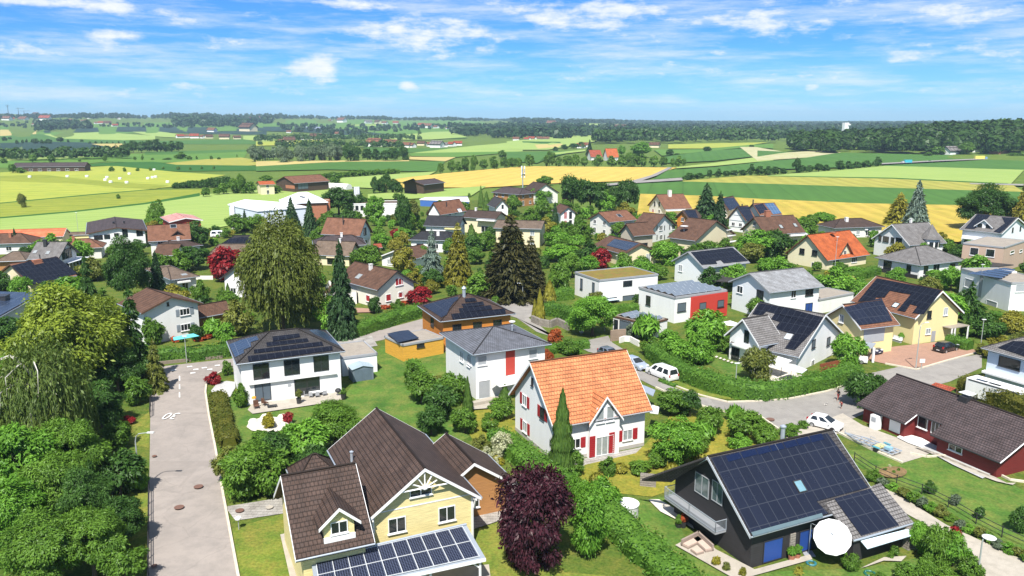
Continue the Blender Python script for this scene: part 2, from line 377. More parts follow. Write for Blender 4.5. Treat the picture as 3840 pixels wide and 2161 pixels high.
def field(mat, upper, lower, name='field', n=26, m=7):
 FIELD_I[0] += 1
 U = resample(upper, n); Lo = resample(lower, n); b = MB(); g = []
 for j in range(m):
  row = []
  for i in range(n):
   k = j/(m-1); p = T(U[i][0]*(1-k)+Lo[i][0]*k, U[i][1]*(1-k)+Lo[i][1]*k)
   d = math.hypot(p.x, p.y); p.z += .012*FIELD_I[0]*(.3+d/500)+.00022*d*(1 if d > 1200 else 0)+.02; row.append(p)
  g.append(row)
 for j in range(m-1):
  for i in range(n-1): b.face([g[j+1][i], g[j+1][i+1], g[j][i+1], g[j][i]])
 o = b.build(name, mat); o['kind'] = 'structure'; return o
FM = {
 'lime': groundmat('field_lime', (.245, .345, .085), (.28, .37, .10), None, .02, .3, fine=.08, stripe=(65, 7, .05)),
 'olive': groundmat('field_olive', (.175, .225, .030), (.235, .27, .035), (.27, .29, .04), .02, .12, fine=.1, stripe=(72, 9, .06)),
 'yellow': groundmat('field_yellow', (.30, .34, .052), (.36, .375, .06), (.25, .31, .05), .015, .1, fine=.1, stripe=(75, 12, .07)),
 'gold': groundmat('field_wheat', (.50, .36, .085), (.58, .41, .10), (.44, .34, .07), .02, .15, fine=.1, stripe=(20, 10, .05)),
 'gold2': groundmat('field_barley', (.40, .30, .055), (.50, .36, .075), (.32, .28, .04), .03, .12, fine=.12, stripe=(8, 8, .09)),
 'tan': groundmat('field_tan', (.40, .33, .12), (.46, .38, .14), None, .02, .1, fine=.08),
 'tan2': groundmat('field_stubble', (.30, .29, .06), (.36, .32, .07), (.25, .27, .05), .02, .1, fine=.1, stripe=(5, 9, .08)),
 'green': groundmat('field_green', (.058, .140, .026), (.070, .160, .030), None, .02, .3, fine=.12, stripe=(12, 8, .05)),
 'dgreen': groundmat('field_dark_green', (.030, .105, .015), (.040, .125, .02), None, .02, .3, fine=.1),
 'mgreen': groundmat('field_mid_green', (.085, .185, .030), (.11, .21, .035), None, .02, .2, fine=.1),
 'slate': groundmat('field_netted_orchard', (.022, .05, .038), (.030, .06, .045), None, .02, .2, fine=.15),
 'plast': groundmat('field_under_foil', (.20, .24, .30), (.24, .28, .34), None, .02, .2, fine=.1),
 'dirt': groundmat('field_bare_soil', (.42, .38, .22), (.30, .33, .11), (.5, .46, .32), .03, .12, fine=.1),
}
def D(r, *pts): return [px(r, *p) for p in pts]
# from far to near; each later sheet lies a little above the earlier one
field(FM['mgreen'], [(0,318),(600,305),(1100,300),(1500,304)], [(0,345),(600,330),(1100,325),(1500,320)])
field(FM['tan'], D('F1',(0,330),(350,325)), D('F1',(0,392),(350,372)))
field(FM['green'], D('F1',(0,392),(400,372),(900,420),(1500,440),(2360,420)), D('F1',(0,470),(500,460),(900,455),(1500,470),(2576,470)))
field(FM['lime'], D('F1',(420,375),(1000,352),(1240,372),(1500,390)), D('F1',(560,415),(900,425),(1200,432),(1500,425)))
field(FM['slate'], D('F1',(420,340),(900,310),(1300,300),(1900,305),(2576,330)), D('F1',(430,362),(1000,350),(1500,350),(1900,370),(2576,380)))
field(FM['lime'], D('F1',(1270,350),(1560,350),(1740,375)), D('F1',(1400,380),(1560,400),(1790,408)))
field(FM['lime'], D('F1',(1990,255),(2200,250),(2390,265)), D('F1',(2000,272),(2200,272),(2390,272)))
field(FM['lime'], D('F1',(2350,390),(2576,385)), D('F1',(2350,425),(2576,450)))
field(FM['slate'], D('F1',(0,460),(500,448),(850,455),(1150,505)), D('F1',(0,560),(500,540),(850,545),(1170,530)))
field(FM['tan'], D('F1',(880,470),(1180,465)), D('F1',(1000,490),(1190,522)))
field(FM['tan'], D('F1',(840,545),(1200,540)), D('F1',(840,560),(1200,556)))
field(FM['mgreen'], D('F1',(0,620),(550,595),(1000,570),(1500,560),(2400,530)), D('F1',(0,700),(600,690),(1000,640),(1600,650),(2360,600)))
field(FM['lime'], D('F1',(60,610),(550,595),(1000,573)), D('F1',(60,632),(550,612),(1000,588)))
field(FM['green'], D('F1',(1400,545),(2000,530),(2576,520)), D('F1',(1400,575),(2000,560),(2400,540)))
field(FM['tan2'], D('F1',(1550,660),(2000,615),(2340,600),(2576,645)), D('F1',(1550,665),(2000,680),(2340,680),(2576,670)))
field(FM['dgreen'], D('F1',(600,690),(1000,650),(1500,640),(1700,670),(2576,680)), D('F1',(600,697),(1000,680),(1300,710),(1700,735),(2576,725)))
field(FM['yellow'], D('F1',(0,745),(730,700),(1100,680),(1700,740),(2180,770)), D('F1',(0,950),(900,880),(1480,900),(1700,880),(1900,830)))
field(FM['olive'], D('F1',(0,780),(400,765),(1000,830),(1640,870)), D('F1',(0,830),(700,850),(1150,890),(1500,905)))
field(FM['yellow'], D('F1',(0,945),(900,880),(1450,905)), D('F1',(0,1040),(900,955),(1450,912)))
field(FM['olive'], D('F1',(0,1046),(900,962),(1450,915),(1950,910)), D('F1',(0,1185),(700,1125),(1400,1050),(1950,955)))
field(FM['dgreen'], D('F1',(0,1040),(900,955),(1450,908)), D('F1',(0,1048),(900,964),(1450,914)), m=3)
field(FM['lime'], D('F1',(0,1190),(700,1130),(1400,1052),(1900,965),(2576,910))+D('F2',(700,880)), [(0,600),(200,592),(430,585),(560,575),(700,520),(830,500)])
field(FM['dgreen'], D('F1',(0,1180),(700,1120),(1400,1040),(1930,945)), D('F1',(0,1193),(700,1133),(1400,1056),(1930,975)), m=3)
# centre
field(FM['mgreen'], D('F2',(0,265),(900,275),(1500,310),(1860,330)), D('F2',(0,310),(900,400),(1500,430),(2040,415)))
field(FM['slate'], D('F2',(0,305),(400,305),(900,330),(1200,375)), D('F2',(0,345),(400,352),(900,390),(1540,388)))
field(FM['plast'], D('F2',(430,303),(700,308)), D('F2',(600,335),(780,330)))
field(FM['lime'], D('F2',(900,285),(1180,283)), D('F2',(900,297),(1250,298)), m=3)
field(FM['lime'], D('F2',(1250,405),(1700,355),(1860,352)), D('F2',(1320,432),(1700,430),(2040,405)))
field(FM['lime'], D('F2',(0,392),(170,400)), D('F2',(0,470),(180,450)))
field(FM['yellow'], D('F2',(0,455),(400,440),(800,440)), D('F2',(0,490),(400,480),(870,468)))
field(FM['green'], D('F2',(1030,500),(1500,515),(2000,510)), D('F2',(1100,560),(1500,555),(2150,528)))
field(FM['lime'], D('F2',(2100,490),(2576,450)), D('F2',(1500,560),(2576,545)))
field(FM['mgreen'], D('F2',(1480,560),(2576,545)), D('F2',(1500,590),(1930,600)))
field(FM['tan'], D('F2',(1480,597),(1930,600)), D('F2',(1480,622),(1830,640)))
field(FM['tan'], D('F2',(0,640),(850,632),(1480,630)), D('F2',(0,690),(700,650),(1480,640)), m=3)
field(FM['green'], D('F2',(0,690),(850,645),(1830,640)), D('F2',(0,735),(700,720),(1380,735),(1740,740)))
field(FM['lime'], D('F2',(840,800),(1400,760),(1740,740)), D('F2',(700,880),(1200,905),(1440,890)))
field(FM['gold'], D('F2',(1480,795),(1900,750),(2576,690))+D('F3',(400,690),(1650,702)), D('F2',(1100,850),(1400,900),(1820,895),(2230,895))+D('F3',(450,855),(1230,830)))
field(FM['lime'], D('F2',(1080,960),(1830,908),(2230,880)), D('F2',(1080,1005),(1400,1010),(2080,975)))
# right
field(FM['lime'], D('F3',(0,450),(500,400),(920,390)), D('F3',(0,530),(400,530),(860,450)))
field(FM['dgreen'], D('F3',(150,450),(520,455)), D('F3',(160,472),(520,470)), m=3)
field(FM['tan'], D('F3',(270,480),(560,470)), D('F3',(300,520),(500,505)))
field(FM['green'], D('F3',(0,555),(400,545),(760,535)), D('F3',(0,640),(300,660),(360,600)))
field(FM['lime'], D('F3',(440,560),(760,528)), D('F3',(440,580),(760,545)), m=3)
field(FM['lime'], D('F3',(700,278),(920,278)), D('F3',(700,310),(920,345)))
field(FM['yellow'], D('F3',(1560,480),(2100,468),(2520,462)), D('F3',(1560,520),(1900,520),(2300,495)))
field(FM['mgreen'], D('F3',(1420,530),(1900,525),(2400,480),(2576,478)), D('F3',(1500,590),(2000,540),(2350,505),(2576,520)))
field(FM['green'], D('F3',(1520,600),(1900,545),(2400,512),(2576,560)), D('F3',(1540,660),(2000,640),(2576,575)))
field(FM['lime'], D('F3',(1640,700),(2000,660),(2576,580)), D('F3',(1640,712),(2000,690),(2576,635)))
field(FM['green'], D('F3',(1560,730),(2000,700),(2576,640)), D('F3',(1400,822),(1700,800),(2576,710)))
field(FM['dirt'], D('F3',(2250,505),(2400,505))+D('F4',(300,560),(500,545),(800,555)), D('F4',(0,640),(300,620),(600,600),(800,565)))
field(FM['green'], D('F4',(0,540),(330,555)), D('F4',(0,600),(200,570)))
field(FM['green'], D('F4',(0,650),(400,620),(800,560),(2576,605)), D('F4',(250,720),(900,700),(1210,665),(2576,610)))
field(FM['green'], D('F4',(1220,685),(2000,645),(2576,615)), D('F4',(1220,690),(2000,715),(2576,730)))
field(FM['lime'], D('F4',(0,790),(700,740),(1250,690),(2576,730)), D('F4',(0,795),(700,795),(1500,815),(2450,865)))
field(FM['tan2'], D('F3',(1700,835),(2300,785))+D('F4',(0,785),(1300,808),(2450,868)), D('F3',(1700,842))+D('F4',(0,862),(1300,905),(2576,945)))
field(FM['dgreen'], D('F4',(100,786),(1300,806),(2420,862)), D('F4',(100,792),(1300,816),(2420,872)), m=3)
field(FM['green'], D('F3',(1240,865),(1700,842))+D('F4',(0,862),(1300,905),(2576,945)), D('F3',(1280,965),(1900,980))+D('F4',(0,1010),(1000,1055),(2050,1075),(2576,1080)))
field(FM['gold2'], D('F3',(1290,962),(1900,980))+D('F4',(0,1010),(1000,1055),(2050,1075),(2576,1080)), [(1600,560),(1905,570),(2150,575),(2300,610),(2576,620)])
RM = groundmat('asphalt', (.30, .265, .24), (.34, .30, .27), (.25, .225, .205), .12, .5, rough=.9, s3=25, fine=.12, crack=.16)
RM2 = groundmat('asphalt_grey', (.27, .255, .235), (.32, .30, .275), (.23, .215, .20), .12, .5, rough=.9, s3=25, fine=.12, crack=.16)
field(RM2, D('F3',(1560,705),(1400,780),(1210,835)), D('F3',(1600,708),(1450,785),(1240,855)), 'road', 20, 3)
field(RM2, D('F3',(960,865),(1240,838),(1700,805)), D('F3',(960,885),(1240,858),(1700,830)), 'road', 20, 3)
field(RM2, D('F4',(1200,665),(1800,635),(2576,606)), D('F4',(1200,676),(1800,645),(2576,615)), 'road', 20, 3)
field(RM2, D('F4',(2050,860),(2576,870)), D('F4',(2050,870),(2576,885)), 'road', 8, 3)

LAY = [0]; KEEP = []
def sheet(name, mat, pts, z=None, kind='structure', hgt=0):
 """flat polygon on the village ground from pixel corners"""
 LAY[0] += 1
 if name not in ("garden_ground",): KEEP.append((name, list(pts)))
 zz = .03+.004*LAY[0] if z is None else z
 b = MB(); P3 = [P(u, v, zz) for u, v in pts]
 a = sum(P3[i].x*P3[(i+1) % len(P3)].y-P3[(i+1) % len(P3)].x*P3[i].y for i in range(len(P3)))
 if a < 0: P3 = P3[::-1]
 if hgt: b.slab(P3, hgt, down=(0, 0, -hgt))
 else: b.face(P3)
 o = b.build(name, mat); o['kind'] = kind; return o
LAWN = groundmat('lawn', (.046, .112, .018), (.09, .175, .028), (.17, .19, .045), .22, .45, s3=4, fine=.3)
LAWN2 = groundmat('lawn_yellowish', (.085, .14, .020), (.15, .20, .030), (.24, .21, .045), .2, .45, s3=4, fine=.3)  # grass of a lighter, yellower green with dry spots
DRY = groundmat('dry_meadow', (.19, .19, .025), (.30, .245, .04), (.12, .16, .022), .16, .7, s3=4, fine=.25)
SOIL = groundmat('bed_soil', (.20, .13, .065), (.26, .17, .08), (.12, .10, .04), .3, 1.2, s3=6, fine=.25)
PAVE = tiles('paving', (.42, .40, .37), (.36, .345, .32), .5, .5, .02, .9, .5)
CONC = groundmat('concrete', (.40, .36, .30), (.46, .42, .36), (.34, .31, .26), .2, 1.2, s3=18, fine=.1)
REDP = groundmat('red_paving', (.34, .205, .15), (.39, .235, .17), (.30, .19, .14), .2, 1.0, s3=14, fine=.18)
KERB = plain('kerb_stone', (.62, .56, .44), .85, .2, 2)
GRAVEL = groundmat('gravel', (.42, .42, .42), (.5, .5, .49), (.33, .33, .33), .4, 3, s3=22, fine=.3)
WSTONE = groundmat('white_stone', (.62, .58, .5), (.7, .66, .58), (.5, .46, .38), .4, 2, s3=14, fine=.2)
sheet('garden_ground', groundmat('garden_green', (.048, .095, .014), (.085, .135, .020), (.15, .15, .03), .1, .5, s3=4, fine=.3), [(0,1700),(2700,1700),(2700,640),(2300,585),(1950,560),(1600,555),(1230,500),(840,540),(560,580),(-60,600)])
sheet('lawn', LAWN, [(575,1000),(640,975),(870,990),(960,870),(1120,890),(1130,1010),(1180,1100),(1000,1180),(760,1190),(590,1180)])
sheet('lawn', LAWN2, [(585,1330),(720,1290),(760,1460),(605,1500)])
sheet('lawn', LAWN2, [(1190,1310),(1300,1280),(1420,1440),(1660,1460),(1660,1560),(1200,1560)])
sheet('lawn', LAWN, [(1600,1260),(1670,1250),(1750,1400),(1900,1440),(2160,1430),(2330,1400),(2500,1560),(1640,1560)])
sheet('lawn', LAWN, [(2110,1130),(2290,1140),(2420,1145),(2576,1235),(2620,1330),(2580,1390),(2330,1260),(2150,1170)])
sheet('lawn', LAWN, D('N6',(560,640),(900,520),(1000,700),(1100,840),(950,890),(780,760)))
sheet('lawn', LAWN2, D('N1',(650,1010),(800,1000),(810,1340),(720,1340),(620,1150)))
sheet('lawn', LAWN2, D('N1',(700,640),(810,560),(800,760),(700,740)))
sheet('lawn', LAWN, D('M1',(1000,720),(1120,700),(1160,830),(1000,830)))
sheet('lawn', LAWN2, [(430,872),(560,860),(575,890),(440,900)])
sheet('dry_meadow', DRY, [(1640,1100),(1700,1030),(1860,1060),(1960,1110),(1880,1170),(1640,1250),(1450,1230),(1470,1170),(1600,1140)])
sheet('dry_meadow', DRY, [(1180,1030),(1290,1020),(1300,1090),(1240,1200),(1180,1090)])
# roads (edges read in the photograph)
road_main = [(372,1700),(374,1450),(376,1200),(378,1050),(380,985),(374,946),(382,925),(470,915),(580,903),(700,884),(850,853),(960,830),(1060,803),(1130,786),(1200,776),(1250,770),
 (1250,795),(1150,805),(1070,826),(960,856),(860,876),(720,905),(610,922),(560,934),(530,950),(517,970),(515,990),(524,1050),(540,1130),(560,1250),(597,1450),(650,1700)]
sheet('road', RM, road_main)
road_mid = [(1180,757),(1290,755),(1345,757),(1345,790),(1330,800),(1365,825),(1392,850),(1450,862),(1530,845),(1540,862),(1570,880),(1600,930),(1650,945),(1690,968),(1760,995),(1830,1012),(1900,1010),(1990,1003),(2080,985),(2130,968),(2165,945),(2230,930),(2300,915),(2390,905),(2470,890),(2470,925),(2390,960),(2300,985),(2200,1030),(2130,1060),(2040,1085),(1985,1100),(1972,1092),(1900,1040),(1830,1010+28),(1760,1020),(1700,998),(1650,975),(1600,950),(1560,905),(1480,885),(1430,860),(1350,835),(1300,800),(1250,785),(1180,785)]
sheet('road', RM2, road_mid)
sheet('driveway', CONC, [(1972,1092),(2045,1068),(2120,1040),(2170,1070),(2350,1135),(2320,1150),(2270,1165),(2200,1135),(2110,1090),(2000,1130)])
sheet('driveway', REDP, [(2155,900),(2180,880),(2340,862),(2400,855),(2462,886),(2380,908),(2306,930),(2225,915)])
sheet('driveway', CONC, [(2225,1228),(2260,1245),(2380,1320),(2576,1410),(2680,1460),(2680,1560),(2520,1500),(2440,1400),(2330,1320),(2240,1270)])
sheet('driveway', PAVE, [(566,1275),(720,1250),(725,1290),(592,1310)])
sheet('driveway', PAVE, [(850,850),(935,845),(950,870),(860,885)])
def strip(name, mat, pts, wid, z0, h):
 """kerb or low wall: a ribbon along ground pixels"""
 P3 = [P(u, v, 0) for u, v in pts]; b = MB()
 for a, c in zip(P3, P3[1:]):
  d = (c-a); L = d.length; d.normalize(); s = Vector((-d.y, d.x, 0))
  b.box(a-s*wid/2+Vector((0, 0, z0)), d*L, s*wid, Vector((0, 0, h)))
 return b.build(name, mat)
def kerb(pts): tag(strip('kerb', KERB, pts, .22, 0, .16+.004*LAY[0]), kind='structure'); LAY[0] += .4
kerb([(652,1700),(599,1450),(562,1250),(542,1130),(526,1050),(517,990),(519,970),(532,951),(560,936)])
kerb([(1654,948),(1692,971),(1762,997),(1830,1014),(1900,1012),(1990,1005),(2080,987),(2130,970)])
kerb([(1985,1101),(1974,1093),(1900,1042),(1830,1040),(1760,1022),(1700,1000),(1650,977)])
kerb([(2227,917),(2306,932),(2380,910),(2466,887)])
kerb([(2110,1092),(2200,1137),(2270,1167)]); kerb([(2290,1143),(2330,1152),(2420,1147),(2490,1185),(2540,1210),(2576,1215)])
sheet('verge', LAWN2, [(1655,952),(1692,973),(1762,999),(1840,1005),(1838,1000),(1770,985),(1712,962),(1660,940)], z=.10)
# painted marks on the left road
WPAINT = plain('road_paint', (.75, .74, .72), .8, .1, 6)
def mark(pts): sheet('road_marking', WPAINT, pts, z=.03+.004*(LAY[0]+3))
for v0, v1 in ((946, 958), (967, 979), (987, 1000)): mark([(450,v0),(453,v0),(453.5,v1),(450,v1)])
for (u, v) in ((478,938),(486,929),(507,925),(521,929),(470,922),(540,919),(430,931)): mark([(u,v),(u+13,v-1.5),(u+14,v+1),(u+1,v+2.5)])
def painted_number():
 """speed number 30, read by drivers coming towards the camera"""
 cu = bpy.data.curves.new('number', 'FONT'); cu.body = '30'; cu.align_x = 'CENTER'; cu.align_y = 'CENTER'; tmp = bpy.data.objects.new('number', cu); COL.objects.link(tmp)
 bpy.context.view_layer.update(); me = bpy.data.meshes.new_from_object(tmp.evaluated_get(bpy.context.evaluated_depsgraph_get())); bpy.data.objects.remove(tmp); me.materials.clear(); me.materials.append(WPAINT)
 xs = [q.co.x for q in me.vertices]; ys = [q.co.y for q in me.vertices]; wd = P(446, 1047).x-P(412, 1047).x; hg = P(429, 1039).y-P(429, 1055).y; sx, sy = wd/(max(xs)-min(xs)), hg/(max(ys)-min(ys)); cx, cy = (max(xs)+min(xs))/2, (max(ys)+min(ys))/2
 for q in me.vertices: q.co = (-(q.co.x-cx)*sx, -(q.co.y-cy)*sy, 0)
 o = bpy.data.objects.new('road_marking', me); COL.objects.link(o); o.location = P(429, 1047, .03+.004*(LAY[0]+4)); o['kind'] = 'structure'
painted_number()
# ------------------------------------------------------------------ house materials
WH = plain('render_white', (.80, .80, .79), .85, .08, .8, streak=True)
WH2 = plain('render_offwhite', (.74, .72, .68), .85, .07, .5, streak=True)
CREAM = plain('render_cream', (.72, .63, .42), .85, .07, .5, streak=True)
YELL = boards('siding_yellow', (.78, .66, .32), .14)
YELR = plain('render_yellow', (.74, .63, .32), .85, .06, .5, streak=True)
ORNG = boards('siding_orange', (.60, .22, .035), .2); ORNG2 = boards('siding_amber', (.72, .38, .05), .2)
REDW = boards('siding_red', (.16, .014, .012), .18); REDR = plain('render_red', (.42, .045, .03), .8, .06)
DKW = boards('siding_dark', (.030, .028, .030), .18); WOODB = boards('siding_wood', (.42, .20, .07), .16); BARNW = boards('siding_barn', (.075, .045, .03), .25, horiz=False)
BEIGE = plain('render_beige', (.50, .36, .27), .85, .07, .5, streak=True); BRICK = plain('brickwork', (.40, .16, .09), .85, .2, 2)
BLUEW = plain('render_pale_blue', (.62, .70, .80), .85, .04, .5, streak=True)
T_OR = tiles('tiles_orange', (.66, .25, .105), (.56, .195, .08), .45, .34, .025, sharp=1.0)
T_OR2 = tiles('tiles_orange_red', (.56, .14, .04), (.46, .11, .035), .38, .3, .03)
T_BR = tiles('tiles_brown', (.155, .082, .052), (.115, .062, .042), .36, .3, .03); T_BR2 = tiles('tiles_red_brown', (.26, .12, .07), (.20, .09, .055), .36, .3, .03)
T_DB = tiles('tiles_dark_brown', (.088, .056, .044), (.066, .045, .038), .40, .32, .03); T_TAN = tiles('tiles_tan', (.22, .16, .115), (.175, .13, .10), .36, .3, .03)
T_PUR = tiles('tiles_mauve', (.105, .078, .078), (.075, .06, .062), .36, .3, .045)
T_GR = tiles('tiles_grey', (.235, .225, .22), (.19, .18, .178), .36, .3, .035); T_LG = tiles('tiles_light_grey', (.34, .35, .365), (.29, .30, .315), .4, .32, .025)
T_DG = tiles('tiles_dark_grey', (.075, .07, .07), (.055, .053, .055), .36, .3, .03); T_SL = tiles('tiles_slate_blue', (.165, .175, .205), (.135, .145, .17), .34, .3, .03)
T_RED = tiles('tiles_red', (.40, .09, .045), (.33, .075, .04), .38, .3, .03); T_BL = tiles('tiles_black', (.035, .036, .042), (.028, .029, .034), .36, .3, .03)
T_LR = tiles('sheet_pale_red', (.56, .28, .25), (.52, .26, .23), 3, 1.0, .03, sharp=.3)
PV = pvmat('solar_dark', (.006, .007, .013), line=(.03, .034, .045), lw=.025); PVB = pvmat('solar_blue', (.011, .014, .027), line=(.04, .045, .06)); PVS = pvmat('solar_slate', (.022, .035, .065), line=(.10, .12, .16)); PVF = pvmat('solar_cells', (.010, .012, .022), cell=(9, 9), fine=True)
COLL = pvmat('solar_collector', (.05, .10, .19), cell=(1.1, 2.1), line=(.25, .3, .36))
WOODW = plain('white_timber', (.80, .80, .80), .6, .04); TRIM = plain('grey_trim', (.33, .34, .36), .5, .08); DKT = plain('dark_trim', (.03, .03, .033), .5, .1); BRT = plain('brown_trim', (.10, .05, .03), .7, .15)
ZINC = plain('zinc', (.45, .50, .56), .35, .1, 3, metal=.4); GLASS = plain('glass', (.018, .024, .028), .06, .3, .8, spec=.8); GLASSG = plain('glass_dim', (.10, .14, .14), .12, .5, 2, spec=.7); GLASSL = plain('glass_curtained', (.30, .33, .33), .15, .25, 2.5, spec=.6)
BLIND = plain('blind_grey', (.36, .38, .40), .55, .06); BLINDD = plain('blind_slate', (.10, .13, .16), .5, .06); REDS = plain('shutter_red', (.33, .016, .022), .6, .08); GREYS = plain('shutter_grey', (.27, .31, .35), .6, .05)
BLUES = plain('blind_blue', (.020, .065, .27), .5, .08); FLAT = groundmat('flat_roof_gravel', (.30, .265, .22), (.36, .32, .27), (.25, .22, .19), .3, 1.2, s3=14, fine=.2); SEDUM = groundmat('flat_roof_sedum', (.22, .17, .035), (.20, .12, .045), (.13, .15, .03), .5, .7, s3=7, fine=.25)
METAL = plain('white_metal_roof', (.78, .80, .84), .45, .05, .2); AWN = plain('awning_white', (.8, .8, .78), .8, .03); AWNB = plain('awning_pale_blue', (.52, .64, .70), .8, .04); STONEM = tiles('stone_wall', (.33, .30, .26), (.24, .22, .19), .22, .4, .02, .9, .6)
BRICKC = plain('chimney_brick', (.36, .14, .08), .85, .15, 4); WHC = plain('chimney_white', (.72, .70, .68), .8, .08, 3); DARKM = plain('dark_metal', (.05, .05, .055), .4, .1, metal=.3)
